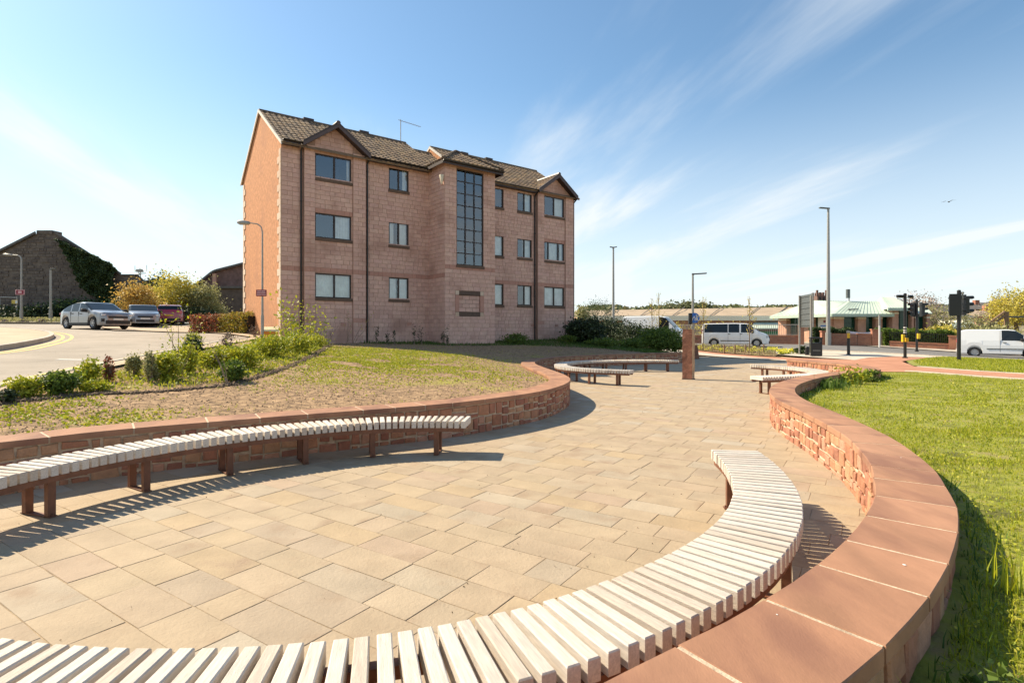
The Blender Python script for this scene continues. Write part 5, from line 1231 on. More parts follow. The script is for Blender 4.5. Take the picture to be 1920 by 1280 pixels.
# ------------------------------------------------------------------ vehicles
def vehicle(name, label, cat, pos, hd, Ln, Wd, top, belt, plan, wheels, wr, paint, side_win, screen, rear_win=None, gc=.2, tumble=.32, trimz=None, front=None, rear=None, mirror=None, handles=(), tail_rise=0):
    """x forward; lists are (x, value) profiles"""
    t = thing(name, label, cat, pos, math.atan2(hd[1],hd[0])); ip_ = lambda tab, x: float(np.interp(x,[a for a,_ in tab],[b for _,b in tab]))
    ra = wr+.07; xs = sorted(set(list(np.round(np.linspace(-Ln/2,Ln/2,72),3))+[round(xw+s*ra*c,3) for xw in wheels for s in (-1,1) for c in (1,.95,.8,.5)]+[round(v,3) for w_ in side_win for v in w_[:2]]+[round(v,3) for v in screen]))
    rings = []
    for x in xs:
        w = ip_(plan,x); zt = ip_(top,x); zb_ = min(ip_(belt,x), zt-.03); zs = gc
        for xw in wheels:
            if abs(x-xw) < ra: zs = max(zs, wr+math.sqrt(ra*ra-(x-xw)**2))
        rise = max(0,zt-zb_-.05); wt = w-.05-tumble*rise*.55
        zs2 = min(zs+.05, zb_-.05)
        rings.append([(x,w*.6,min(zs,gc+.1) if zs>gc+.01 else gc),(x,w*.965,zs),(x,w*.998,zs2),(x,w,max(zs2+.01,gc+(zb_-gc)*.30)),(x,w*1.0,zs2+(zb_-zs2)*.62),(x,w*.975,zb_),(x,wt,zt-.045-.02*rise),(x,wt*.86,zt-.008),(x,0,zt)])
    n = len(rings[0]); ns = len(xs); body = MB(); side = {}; scr = MB(); rw = MB()
    def P(i,k,s): p = rings[i][k]; return (p[0],p[1]*s,p[2])
    # body with shared vertices for smooth shading
    idx = {}
    def vi(i,k,s):
        if k == n-1: s = 1
        key = (i,k,s)
        if key not in idx: idx[key] = len(body.v); body.v.append(P(i,k,s))
        return idx[key]
    for i in range(ns-1):
        xm = (xs[i]+xs[i+1])/2
        for k in range(n-1):
            for s in (1,-1):
                isg = None
                if k == 5:
                    for wi,(a,c,*r_) in enumerate(side_win):
                        if a < xm < c and (ip_(top,xm)-ip_(belt,xm)) > .16: isg = ('side',wi,s)
                if k in (6,7) and screen[0] < xm < screen[1]: isg = ('scr',)
                if rear_win and k in (6,7) and rear_win[0] < xm < rear_win[1]: isg = ('rear',)
                q = [(i,k),(i+1,k),(i+1,k+1),(i,k+1)]
                if isg is None: 
                    f = tuple(vi(a,b_,s) for a,b_ in q); body.f.append(f if s < 0 else f[::-1]); body.mi.append(0)
                else:
                    tgt = scr if isg[0]=='scr' else rw if isg[0]=='rear' else side.setdefault(isg,MB())
                    Q = [P(a,b_,s) for a,b_ in q]; tgt.add(Q,[(0,1,2,3) if s < 0 else (3,2,1,0)])
    for e,rev in ((0,False),(ns-1,True)):
        f = [vi(e,k,1) for k in range(n)]+[vi(e,k,-1) for k in range(n-2,-1,-1)]; body.f.append(tuple(f if rev else f[::-1])); body.mi.append(0)
    bo = body.build('body', M[paint], t, local=True, smooth=True)
    for pl in bo.data.polygons:
        if abs(pl.normal.y) > .93: pl.use_smooth = False
    for k_ in side.values(): k_.build('side_window', M['carglass'], t, local=True)
    if scr.v: scr.build('windscreen', M['carglass'], t, local=True, smooth=True)
    if rw.v: rw.build('rear_window', M['carglass'], t, local=True, smooth=True)
    b = MB(); b.box(-Ln/2+.25,Ln/2-.25,-Wd*.36,Wd*.36,gc-.02,min(.75,ip_(belt,0)*.8)); b.build('underbody', M['trim'], t, local=True)
    for xw in wheels:
        for s in (1,-1):
            y = s*(Wd/2-.13); g = MB(); g.lathe((xw,y-.1*1,wr),(0,1,0),[(0,wr*.62),(0,wr*.94),(.03,wr),(.17,wr),(.2,wr*.94),(.2,wr*.62)],24); ty_ = g.build('tyre', M['tyre'], t, local=True, smooth=False)
            g = MB(); yo = y+s*.085; g.lathe((xw,yo-.01*s,wr),(0,s,0),[(0,wr*.64),(.015,wr*.64),(.0,wr*.56),(-.05,wr*.52),(-.05,0.001)],20)
            for k in range(7):
                a_ = k*2*math.pi/7; d = Vector((math.cos(a_),0,math.sin(a_))); g.obox(Vector((xw,yo-.006*s,wr))+d*wr*.33, d*wr*.25, Vector((0,.012,0)), Vector((-d.z,0,d.x))*wr*.055)
            g.lathe((xw,yo-.03*s,wr),(0,s,0),[(0,wr*.14),(.035,wr*.12),(.035,.001)],10); g.build('rim', M['rim'], ty_, local=True)
    def bx(nm, m_, *a): q = MB(); q.box(*a); return q.build(nm, M[m_], t, local=True, bevel=.012)
    F_ = Ln/2; w = Wd/2
    for (nm,m_,x0,x1,y0,y1,z0,z1,both) in (front or [])+(rear or []):
        bx(nm,m_,x0,x1,y0,y1,z0,z1)
        if both: bx(nm,m_,x0,x1,-y1,-y0,z0,z1)
    if mirror:
        for s in (1,-1):
            q = MB(); q.box(mirror-.09,mirror+.09,min(s*(w-.02),s*(w+.20)),max(s*(w-.02),s*(w+.20)),ip_(belt,mirror)-.02,ip_(belt,mirror)+.17); q.build('door_mirror', M['trim'], t, local=True, bevel=.03)
    if trimz:
        for s in (1,-1):
            for (x0,x1,z0,z1) in trimz:
                q = MB(); q.box(x0,x1,min(s*(w-.01),s*(w+.018)),max(s*(w-.01),s*(w+.018)),z0,z1); q.build('side_trim', M['trim'], t, local=True, bevel=.006)
    for s in (1,-1):
        for x in handles:
            q = MB(); z = ip_(belt,x)-.14; q.box(x-.09,x+.09,min(s*(w-.005),s*(w+.025)),max(s*(w-.005),s*(w+.025)),z,z+.035); q.build('door_handle', M['trim'], t, local=True)
    return t
def seams(t, w, lines):
    for s in (1,-1):
        for (x,z0,z1) in lines:
            q = MB(); q.box(x-.006,x+.006,min(s*(w-.02),s*(w+.003)),max(s*(w-.02),s*(w+.003)),z0,z1); q.build('door_gap', M['trim'], t, local=True)
p = ray(180,616,31.5); p.z = h(p.x,p.y)-.02
v = vehicle('parked_car','silver grey crossover car driving round the bend, its front turned to the camera','car',tuple(p),(.90,-.43),4.36,1.80,
  [(-2.18,.86),(-2.12,1.0),(-1.85,1.09),(-1.2,1.36),(-.55,1.51),(0,1.54),(.35,1.51),(1.2,1.06),(1.6,1.0),(2.0,.93),(2.12,.84),(2.18,.66)],
  [(-2.18,.84),(-1.9,1.02),(0,.99),(1.15,.95),(2.0,.84),(2.18,.6)],[(-2.18,.62),(-2.05,.80),(-1.6,.89),(0,.9),(1.5,.9),(1.95,.82),(2.1,.70),(2.18,.52)],
  (-1.34,1.33),.345,'silver',[(-1.62,-.82),(-.74,-.02),(.06,.86)],(.40,1.16),(-1.75,-.75),gc=.22,mirror=.72,handles=(-.62,.25),
  front=[('headlight','lamp',1.99,2.11,.48,.78,.74,.83,True),('grille','trim',2.08,2.19,-.5,.5,.60,.72,False),('bumper_intake','trim',2.08,2.195,-.62,.62,.28,.48,False),('number_plate','plate',2.19,2.205,-.26,.26,.49,.60,False),('fog_lamp','trim',2.02,2.12,.60,.80,.40,.58,True)],
  rear=[('tail_light','redlamp',-2.14,-2.04,.55,.80,.84,.94,True)])
v.name = 'crossover_car'
for s in (1,-1):
    q = MB(); q.box(-.95,.95,min(s*.885,s*.915),max(s*.885,s*.915),.22,.36); q.build('sill_trim', M['trim'], v, local=True)
seams(v,.9,((-.78,.4,.98),(.02,.38,.97),(1.0,.45,.93)))
p = ray(267,611,37.0); p.z = h(p.x,p.y)+.0
v2 = vehicle('parked_car','grey hatchback parked nose on behind the silver crossover','car',tuple(p),(.62,-.78),4.2,1.76,
  [(-2.1,.9),(-2.0,1.05),(-1.7,1.3),(-.9,1.45),(0,1.46),(.3,1.43),(1.1,1.0),(1.9,.86),(2.05,.76),(2.1,.6)],[(-2.1,.85),(0,.95),(1.1,.9),(2.1,.58)],[(-2.1,.7),(-1.8,.86),(0,.88),(1.5,.87),(2.0,.74),(2.1,.55)],
  (-1.28,1.28),.32,'darkcar',[(-1.6,-.7),(-.6,.7)],(.34,1.06),gc=.2,mirror=.62,
  front=[('headlight','lamp',1.92,2.04,.45,.74,.64,.76,True),('grille','trim',2.02,2.11,-.42,.42,.54,.66,False),('bumper_intake','trim',2.02,2.115,-.5,.5,.26,.42,False),('number_plate','plate',2.1,2.12,-.26,.26,.44,.54,False)])
p = ray(321,611,41.0); p.z = h(p.x,p.y)-.02
v3 = vehicle('parked_car','dark red hatchback parked with its rear and yellow number plate to the camera','car',tuple(p),(-.48,.88),3.9,1.68,
  [(-1.95,.8),(-1.9,1.0),(-1.62,1.36),(-1.2,1.44),(0,1.46),(.4,1.4),(1.2,.98),(1.8,.84),(1.95,.6)],[(-1.95,.75),(-1.6,.98),(0,.94),(1.1,.9),(1.95,.56)],[(-1.95,.72),(-1.75,.82),(0,.84),(1.5,.82),(1.95,.55)],
  (-1.2,1.2),.3,'redcar',[(-1.3,-.5),(-.4,.8)],(.45,1.16),(-1.86,-1.64),gc=.22,mirror=.7,
  rear=[('tail_light','redlamp',-1.96,-1.8,.55,.78,.78,1.0,True),('number_plate','plate_y',-1.975,-1.95,-.26,.26,.60,.71,False),('rear_bumper','trim',-1.98,-1.8,-.7,.7,.26,.44,False)])
p = ray(1378,646,45.0); p.z = h(p.x,p.y)+.0
v4 = vehicle('passenger_van','white passenger van with dark side windows driving right on the main road','van',tuple(p),(.93,-.37),5.1,1.93,
  [(-2.55,1.45),(-2.5,1.80),(-2.3,1.90),(0,1.93),(.8,1.90),(1.0,1.86),(1.85,1.22),(2.3,1.06),(2.48,.9),(2.55,.7)],[(-2.55,1.16),(.9,1.16),(1.8,1.10),(2.4,.9),(2.55,.66)],[(-2.55,.86),(-2.4,.94),(0,.965),(1.7,.955),(2.25,.85),(2.55,.55)],
  (-1.6,1.6),.33,'whitecar',[(-2.35,-.55),(-.5,.32),(.44,1.38)],(1.02,1.82),gc=.24,tumble=.26,mirror=1.3,handles=(-.45,.45),trimz=[(-1.1,1.1,.46,.52)],
  front=[('headlight','lamp',2.30,2.46,.55,.84,.74,.94,True),('grille','trim',2.44,2.57,-.5,.5,.66,.86,False),('bumper_intake','trim',2.44,2.56,-.6,.6,.28,.48,False)],
  rear=[('tail_light','redlamp',-2.565,-2.50,.72,.85,1.0,1.45,True)])
seams(v4,.965,((-.53,.4,1.12),(.38,.4,1.12),(1.25,.5,1.08)))
p = ray(1228,640,50.0); p.z = h(p.x,p.y)+.1
v5 = vehicle('panel_van','tall white panel van half hidden behind the dark hedge','van',tuple(p),(.86,-.51),5.6,2.0,
  [(-2.8,2.2),(-2.75,2.42),(-2.4,2.5),(.6,2.5),(1.1,2.4),(2.05,1.42),(2.6,1.15),(2.75,.95),(2.8,.7)],[(-2.8,1.3),(1.1,1.3),(2.0,1.2),(2.6,1.0),(2.8,.66)],[(-2.8,.95),(0,1.0),(1.8,.98),(2.5,.86),(2.8,.6)],
  (-1.8,1.7),.35,'whitecar',[(.62,1.5)],(1.14,2.03),gc=.26,tumble=.16,mirror=1.5,
  front=[('headlight','lamp',2.55,2.72,.55,.86,.82,1.02,True),('grille','trim',2.7,2.82,-.55,.55,.66,.92,False)],
  rear=[('tail_light','redlamp',-2.815,-2.75,.80,.94,1.0,1.5,True)])
p = ray(1876,666,35.6); p.z = h(p.x,p.y)
v6 = vehicle('small_van','small white delivery van leaving the picture at the right edge','van',tuple(p),(.80,-.60),4.4,1.80,
  [(-2.2,1.25),(-2.15,1.55),(-1.98,1.74),(-1.7,1.80),(.3,1.80),(.6,1.76),(1.42,1.16),(2.0,.98),(2.14,.84),(2.2,.62)],[(-2.2,1.1),(.6,1.08),(1.4,1.02),(2.1,.82),(2.2,.58)],[(-2.2,.80),(-2.05,.88),(0,.90),(1.5,.89),(2.0,.78),(2.2,.55)],
  (-1.34,1.34),.325,'whitecar',[(-.02,1.02)],(.64,1.38),gc=.22,tumble=.22,mirror=.95,handles=(.12,),trimz=[(-.75,1.0,.52,.57)],
  front=[('headlight','lamp',1.98,2.12,.5,.78,.68,.86,True)],
  rear=[('tail_light','redlamp',-2.215,-2.15,.66,.795,.92,1.16,True),('rear_bumper','whitecar',-2.24,-2.15,-.76,.76,.26,.50,False)])
seams(v6,.9,((-.1,.36,1.76),(1.08,.5,1.0)))

# ------------------------------------------------------------------ lamps, signals, signs
def G0(px,py): return G(px,py)
def lamp(label, px, pyt, Y, arm=0, heads=1, r=(.075,.045), arm_px=0, m_='galv', base_z=None, headlen=.5):
    b0 = ray(px,620,Y); b0.z = h(b0.x,b0.y) if base_z is None else base_z; topz = H-(pyt-620)/F*Y; t = thing('street_lamp', label, 'street lamp', tuple(b0)); hh = topz-b0.z
    b = MB(); b.tube([b0-Vector((0,0,.1)),b0+Vector((0,0,1.1))],r[0]*1.35,10); b.tube([b0+Vector((0,0,1.1)),b0+Vector((0,0,hh-.35 if arm_px else hh))],list(r),10); b.build('column', M[m_], t)
    if arm_px:
        dx = arm_px/F*Y; b = MB(); top = b0+Vector((0,0,hh-.35)); b.tube([top,top+Vector((dx*.08,0,.2)),top+Vector((dx*.3,0,.31)),top+Vector((dx*.75,0,.35))],r[1]*.9,8); b.build('arm', M[m_], t)
        b = MB(); c = top+Vector((dx*.88,0,.34)); b.lathe(c-Vector((dx*.16,0,0)),(1 if dx>0 else -1,0,0.08),[(0,.03),(.05,.075),(headlen*.8,.10),(headlen,.05),(headlen+.01,.001)],10); b.build('lantern', M['galv'], t, smooth=True)
    else:
        for k in range(heads):
            s = (1,-1)[k]; b = MB(); c = b0+Vector((s*.02,0,hh)); b.obox(c+Vector((s*headlen*.55,0,.04)), Vector((headlen*.5,0,.03*s)), Vector((0,.13,0)), Vector((0,0,.045))); b.obox(c, Vector((.09,0,0)),Vector((0,.07,0)),Vector((0,0,.07))); b.build('lantern', M['board'], t, bevel=.02)
    return t, b0
def plate(name,label,cat,c,w_,h_,m_,bars=(),nrm=(0,-1,0),barm='signwhite',th=.02):
    c = Vector(c); nrm = Vector(nrm).normalized(); ax = nrm.cross(Vector((0,0,1))).normalized()*-1; t = thing(name,label,cat,tuple(c))
    b = MB(); b.obox(c, ax*w_/2, nrm*th/2, Vector((0,0,h_/2))); b.build('panel', M[m_], t, bevel=.01)
    if bars:
        b = MB()
        for (x0,x1,z0,z1) in bars: b.obox(c+nrm*(th/2+.003)+ax*(x0+x1)/2*w_+Vector((0,0,(z0+z1)/2*h_)), ax*(x1-x0)/2*w_, nrm*.002, Vector((0,0,(z1-z0)/2*h_)))
        b.build('print', M[barm], t)
    return t
_, lb = lamp('bent arm street lamp in front of the orange gable wall',492,418,21.5,arm_px=-32,r=(.042,.026))
rows3 = [(-.38,-.02,.2,.34),(.02,.38,.2,.34),(-.40,-.05,-.04,.10),(-.02,.40,-.04,.10),(-.42,.05,-.32,-.18),(.08,.42,-.32,-.18)]
plate('notice','small maroon notice strapped to the street lamp by the orange gable','sign',lb+Vector((0,-.09,H-(549.5-620)/F*21.5-lb.z)),.40,.26,'maroon',rows3,(.1,-1,0),'signpink')
_, lb = lamp('bent arm street lamp carrying a red sign at the far left',40,478,45,arm_px=-22,r=(.09,.055),headlen=.8)
plate('notice','faded red sign on the far left street lamp','sign',lb+Vector((0,-.12,H-(548-620)/F*45-lb.z)),.68,.42,'maroon',[(-.48,.48,.38,.46),(-.48,.48,-.46,-.38),(-.48,-.40,-.38,.38),(.40,.48,-.38,.38),(-.2,.18,-.2,.25)],(.2,-1,0),'signpink')
lamp('straight street lamp second from the left edge in front of the old stone building',95,505,47,r=(.10,.075),headlen=.35)
t_ = plate('notice','little yellow and white sign on the barrier by the old stone gable','sign',ray(27.5,566,53.6),.60,.36,'signyellow',[(.12,.48,-.4,.4)],(0,-1,0),'signwhite')
lamp('tallest street lamp on the right, with a long plain column beside the traffic sign',1553,391,47,heads=1,r=(.17,.09),headlen=-.75)
lamp('tall thin street lamp rising beyond the dark hedge',1150,464,60,heads=2,r=(.15,.09),headlen=.35)
_, lb = lamp('medium street lamp with blue round sign behind the stone pillar',1299,514,43,heads=1,r=(.11,.07),headlen=1.0)
bs = thing('cycle_sign','round blue shared path sign fixed to the medium street lamp','sign',tuple(ray(1302,596,42.8)))
b = MB(); c = ray(1302.5,596,42.8); b.lathe(c,(.15,-1,0),[(0,.001),(0,.40),(.03,.40),(.03,.001)],24); b.build('disc', M['blue'], bs)
b = MB(); n_ = Vector((.15,-1,0)).normalized(); a_ = Vector((1,.15,0)).normalized(); cc = c+n_*.034
for (x0,z0,x1,z1,w_) in ((-.22,-.12,-.05,.14,.02),(-.05,.14,.06,-.12,.02),(-.16,.02,.0,.02,.02),(.12,-.18,.12,.18,.025),(.2,-.18,.2,.1,.02)):
    p0_, p1_ = cc+a_*x0+Vector((0,0,z0)), cc+a_*x1+Vector((0,0,z1)); d = (p1_-p0_); b.obox((p0_+p1_)/2, d/2, n_*.003, d.normalized().cross(n_)*w_)
for x in (-.24,.05): b.lathe(cc+a_*x+Vector((0,0,-.14)),n_,[(0,.055),(.004,.055),(.004,.085),(0,.085)],12)
b.lathe(cc+a_*.12+Vector((0,0,.24)),n_,[(0,.001),(0,.045),(.004,.045)],8)
b.build('symbol', M['signwhite'], bs)
sg = thing('signal_box','small black signal box beside the blue round sign','traffic signal',tuple(ray(1294,598,42.7)))
b = MB(); c = ray(1295,597,42.7); b.box(c.x-.16,c.x+.10,c.y-.12,c.y+.12,c.z-.45,c.z+.42); b.build('housing', M['black_metal'], sg, bevel=.03)
# signals
def signal_pole(label, px, pyt, Y, r=.07):
    b0 = ray(px,620,Y); b0.z = h(b0.x,b0.y)-.02; zt = H-(pyt-620)/F*Y; t = thing('signal_pole',label,'traffic signal',tuple(b0))
    b = MB(); b.tube([b0,Vector((b0.x,b0.y,zt))],r,12); b.lathe((b0.x,b0.y,zt),(0,0,1),[(0,r),(.03,r*.9),(.05,.001)],12); b.build('post', M['black_metal'], t)
    b = MB(); b.tube([b0+Vector((0,0,.02)),b0+Vector((0,0,.09))],r*1.7,12); b.build('base_collar', M['black_metal'], t); return t,b0
def head(t, c, d, w_=.34, hh=1.02, hoods=True):
    """signal head facing direction d"""
    c = Vector(c); d = Vector(d).normalized(); a = Vector((-d.y,d.x,0)); b = MB(); b.obox(c, a*w_/2, d*.09, Vector((0,0,hh/2))); hd = b.build('signal_head', M['black_metal'], t, bevel=.02)
    b = MB(); b.obox(c-d*.11, a*(w_/2+.06), d*.008, Vector((0,0,hh/2+.07))); b.build('backing_board', M['black_metal'], hd)
    for k,(mz) in enumerate((.33,0,-.33)):
        q = c+d*.09+Vector((0,0,mz)); b = MB(); n = 10; P = []
        for (l,rr_) in ((0,.12),(.22,.125)):
            for i in range(n+1):
                an = math.pi*(-.12+1.24*i/n); P.append(q+d*(l if 0<i<n else l*.6)+a*rr_*math.cos(an)+Vector((0,0,rr_*math.sin(an))))
        b.add(P,[(i,i+1,n+2+i,n+1+i) for i in range(n)]); b.build('hood', M['black_metal'], hd)
        b = MB(); b.lathe(q,d,[(0,.001),(.0,.10),(.015,.09),(.02,.001)],14); b.build('lens', M['lens'+'rag'[k]], hd)
M['lensr'] = mat('unlit_red_lens',(.07,.005,.005),rough=.2,clean=True); M['lensa'] = mat('unlit_amber_lens',(.09,.04,.004),rough=.2,clean=True); M['lensg'] = mat('unlit_green_lens',(.004,.05,.03),rough=.2,clean=True)
def side_arm(t, a, b_): b = MB(); b.tube([a,b_],.022,6); b.build('bracket', M['galv'], t)
t,b0 = signal_pole('tall black traffic signal post on the verge left of the small white van',1798,545,27.3,.085)
zc = H-(571.5-620)/F*27.3
c1 = ray(1789,571.5,27.3); head(t,c1,(.25,1,0),.40,.95); side_arm(t,Vector((b0.x,b0.y,zc+.3)),c1+Vector((.1,0,.3))); side_arm(t,Vector((b0.x,b0.y,zc-.3)),c1+Vector((.1,0,-.3)))
c2 = ray(1811,571.5,27.3); head(t,c2,(1,-.15,0),.30,.88); side_arm(t,Vector((b0.x,b0.y,zc+.3)),c2+Vector((-.05,0,.3))); side_arm(t,Vector((b0.x,b0.y,zc-.3)),c2+Vector((-.05,0,-.3)))
b = MB(); b.tube([ray(1805,560,27.2),ray(1805,550,27.2)],.03,6); b.lathe(ray(1805,549,27.2),(0,0,1),[(-.06,.02),(-.04,.06),(.04,.06),(.06,.02)],8); b.build('detector', M['galv'], t)
t,b0 = signal_pole('black crossing post with two small detectors and yellow push button boxes',1697,551,29.6,.075)
for dx in (-12,-7,10):
    b = MB(); c = ray(1697+dx,555+(0 if dx<0 else 1),29.6); b.tube([c+Vector((.11,0,0)),c-Vector((.10,0,0))],.07 if dx<0 else .085,8); b.build('detector', M['black_metal'], t)
b = MB(); b.tube([ray(1684,558,29.6),ray(1708,558,29.6)],.018,6); b.build('bracket', M['galv'], t)
for px_,py_,w_ in ((1693.5,634,.13),(1700.5,637,.10)):
    b = MB(); c = ray(px_,py_,29.4); b.obox(c,Vector((w_/2,0,0)),Vector((0,.07,0)),Vector((0,0,.20 if px_<1697 else .11))); b.build('push_button_box', M['yellowbox'], t, bevel=.015)
b = MB()
for y_ in (615,620,624): c = ray(1697,y_,29.6); b.lathe(c,(0,0,1),[(0,.078),(.06,.078)],10)
b.build('sticker_band', M['signwhite'], t)
t,b0 = signal_pole('rear traffic signal post with two heads on the far side of the crossing',1719,562,39.5,.075)
for px_,d in ((1711,(-1,-.2,0)),(1730,(1,-.2,0))):
    c = ray(px_,580,39.5); head(t,c,d,.30,.90); side_arm(t,c+Vector((0,0,.3)),Vector((b0.x,b0.y,c.z+.3)))
b = MB(); c = ray(1722.5,630,39.3); b.obox(c,Vector((.09,0,0)),Vector((0,.07,0)),Vector((0,0,.19))); b.build('push_button_box', M['yellowbox'], t, bevel=.015)
t,b0 = signal_pole('short black push button post with a yellow box at the crossing island',1591,621,33.5,.085)
b = MB(); c = ray(1591,629,33.35); b.obox(c,Vector((.06,0,0)),Vector((0,.06,0)),Vector((0,0,.15))); b.build('push_button_box', M['yellowbox'], t, bevel=.015)
b = MB(); b.lathe(ray(1590,622,33.4),(0,0,1),[(-.09,.02),(-.07,.09),(.07,.09),(.09,.02)],10); b.build('cap', M['galv'], t)
lamp('thin dark green street lamp rising behind the short push button post',1592,580,58,r=(.09,.06),m_='greenpole' if 'greenpole' in M else 'pipe',headlen=.9)
wp = ray(1649,652,45); wp.z = h(wp.x,wp.y); t = thing('white_post','slender white post on the far pavement between hedge and brick pier','post',tuple(wp))
b = MB(); b.tube([wp,Vector((wp.x,wp.y,H+29/F*45))],.065,8); b.build('column', M['signwhite'], t); b = MB(); b.tube([Vector((wp.x,wp.y,H+10/F*45)),Vector((wp.x,wp.y,H+30/F*45))],.08,8); b.build('sleeve', M['galv'], t)
# direction sign seen from behind
Pa, Pb = ray(1520.5,660,33.0), ray(1499,650,35.2)
for q in (Pa,Pb): q.z = h(q.x,q.y)
t = thing('direction_sign','back of a tall grey direction sign on two posts beside the black bin','sign',tuple((Pa+Pb)/2))
for q in (Pa,Pb): b = MB(); b.tube([q,Vector((q.x,q.y,H+66/F*q.y))],.055,8); b.build('post', M['galv'], t)
d = (Pb-Pa); d.z = 0; d.normalize(); n_ = Vector((-d.y,d.x,0)); z0, z1 = H+7/F*33, H+70/F*33; c = (Pa+Pb)/2; c.z = (z0+z1)/2; L_ = (Pb-Pa).length/2+.12
b = MB(); b.obox(c-n_*.09, d*L_, n_*.012, Vector((0,0,(z1-z0)/2))); b.build('panel', M['board'], t)
for i in range(6):
    b = MB(); b.obox(c-n_*.06+Vector((0,0,-.9+i*.36)), d*L_*.98, n_*.018, Vector((0,0,.02))); b.build('rib', M['galvdark'] if 'galvdark' in M else M['board'], t)
for s in (-1,1): b = MB(); b.obox(c-n_*.07+d*L_*s, d*.03, n_*.045, Vector((0,0,(z1-z0)/2))); b.build('edge_channel', M['galv'], t)
# bin and bollard
p = ray(1529.5,662,32.6); p.z = h(p.x,p.y)
t = thing('litter_bin','large square black litter bin beside the back of the grey sign','bin',tuple(p),math.radians(-20))
b = MB(); w_=.30; b.box(-w_,w_,-w_,w_,.06,.82); b.box(-w_,-w_+.06,-w_,w_,.82,1.06); b.box(w_-.06,w_,-w_,w_,.82,1.06); b.build('body', M['black_metal'], t, local=True, bevel=.015)
b = MB(); b.box(-w_-.03,w_+.03,-w_-.03,w_+.03,1.06,1.14); b.build('lid', M['black_metal'], t, local=True, bevel=.02)
b = MB(); b.box(-.2,.2,-w_-.006,-w_,.35,.38); b.box(-w_-.006,-w_,-.25,.25,.15,.18); b.build('print', M['galv'], t, local=True)
b = MB(); b.box(-w_+.04,w_-.04,-w_+.04,w_-.04,0,.06); b.build('base', M['board'], t, local=True)
p = ray(1513.5,661,34); p.z = h(p.x,p.y); t = thing('bollard','short black bollard in the flower bed left of the litter bin','bollard',tuple(p))
b = MB(); b.lathe(p,(0,0,1),[(0,.13),(.5,.12),(.55,.09),(.56,.001)],12); b.build('shaft', M['black_metal'], t)
# grit bin
p = ray(506,630,22.2); p.z = h(p.x,p.y)+.05; t = thing('grit_bin','yellow orange grit bin with pale lid beside the street lamp','grit bin',tuple(p),.5); t.scale = (.62,.62,.8)
b = MB(); P = []
for z,k in ((0,.40),(.55,.5)): P += [(-k,-k*.6,z),(k,-k*.6,z),(k,k*.6,z),(-k,k*.6,z)]
b.add(P,[(0,3,2,1),(0,1,5,4),(1,2,6,5),(2,3,7,6),(3,0,4,7),(4,5,6,7)]); b.build('tub', M['orange'], t, local=True, bevel=.03)
b = MB(); b.add([(-.54,-.34,.55),(.54,-.34,.55),(.54,.34,.55),(-.54,.34,.55),(-.5,.3,.80),(.5,.3,.80),(.5,-.25,.64),(-.5,-.25,.64)],[(0,3,2,1),(0,1,6,7),(1,2,5,6),(2,3,4,5),(3,0,7,4),(7,6,5,4)]); b.build('lid', M['yellowlid'] if 'yellowlid' in M else mat('pale_yellow_lid',(.74,.60,.36),rough=.5), t, local=True, bevel=.03)
# gull
p = ray(1779,379,45); t = thing('gull','small bird gliding high in the sky on the right','bird',tuple(p),.6)
b = MB(); b.lathe((-.2,0,0),(1,0,.1),[(0,.005),(.08,.035),(.2,.055),(.32,.035),(.40,.008)],8); b.build('body', M['bird'] if 'bird' in M else M.setdefault('bird',mat('bird_grey',(.12,.10,.09),rough=.9)), t, local=True, smooth=True)
for s in (1,-1):
    b = MB(); b.add([(.08,0,.02),(-.06,0,.02),(.10,s*.22,.13),(-.03,s*.22,.13),(-.02,s*.5,.06),(-.07,s*.5,.06)],[(0,2,3,1),(2,4,5,3)]); b.build('wing', M['bird'], t, local=True)

# ------------------------------------------------------------------ right side: walls, railings, hedges
def wpt(px,py,Y,dz=0): q = ray(px,py,Y); q.z = h(q.x,q.y)+dz; return q
def lowwall(label, a, b_, hh, piers=(), m_='redbrick', cap=True, name='brick_wall'):
    a, b_ = Vector(a), Vector(b_); t = thing(name,label,'wall',tuple((a+b_)/2)); d = (b_-a); L_ = d.length; d.normalize(); N_ = Vector((-d.y,d.x,0)).normalized()
    dd = d
    core = MB(); core.obox((a+b_)/2+Vector((0,0,hh/2-.1)), dd*L_/2, N_*.11, Vector((0,0,hh/2+.09))); core.build('core', M['mortarpink'], t)
    # courses of brick, joined: each brick is only a pixel or two here
    br = MB(); R_ = random.Random(int(L_*10)); z = .0; k = 0
    while z < hh-.08:
        x = -.1*(k%2)
        while x < L_-.1:
            l = .29; s0, s1 = max(x,0)+.01, min(x+l,L_)-.01
            if s1-s0 > .05:
                c = a+dd*(s0+s1)/2+Vector((0,0,z+.07)); 
                for sg_ in (-1,): br.obox(c+N_*sg_*.115, dd*(s1-s0)/2, N_*(.012+R_.uniform(0,.006)), Vector((0,0,.062)))
            x += l
        z += .145; k += 1
    br.build('brick_courses', M[m_], t)['kind'] = 'stuff'
    if cap: q = MB(); q.obox((a+b_)/2+Vector((0,0,hh+.03)), dd*(L_/2+.02), N_*.17, Vector((0,0,.04))); q.build('cap', M['kerb'] if m_ != 'redbrick' else M['redbrick'], t)
    for s_,ph in piers:
        q = MB(); c = a+dd*(L_*s_); q.obox(c+Vector((0,0,ph/2)), dd*.24, N_*.24, Vector((0,0,ph/2+.05))); pr = q.build('pier', M[m_], t)
        q = MB(); q.obox(c+Vector((0,0,ph+.08)), dd*.29, N_*.29, Vector((0,0,.045))); q.build('pier_cap', M['redbrick'], pr)
    return t
M['mortarpink'] = mat('pale_pink_mortar',(.34,.22,.16),rough=.95)
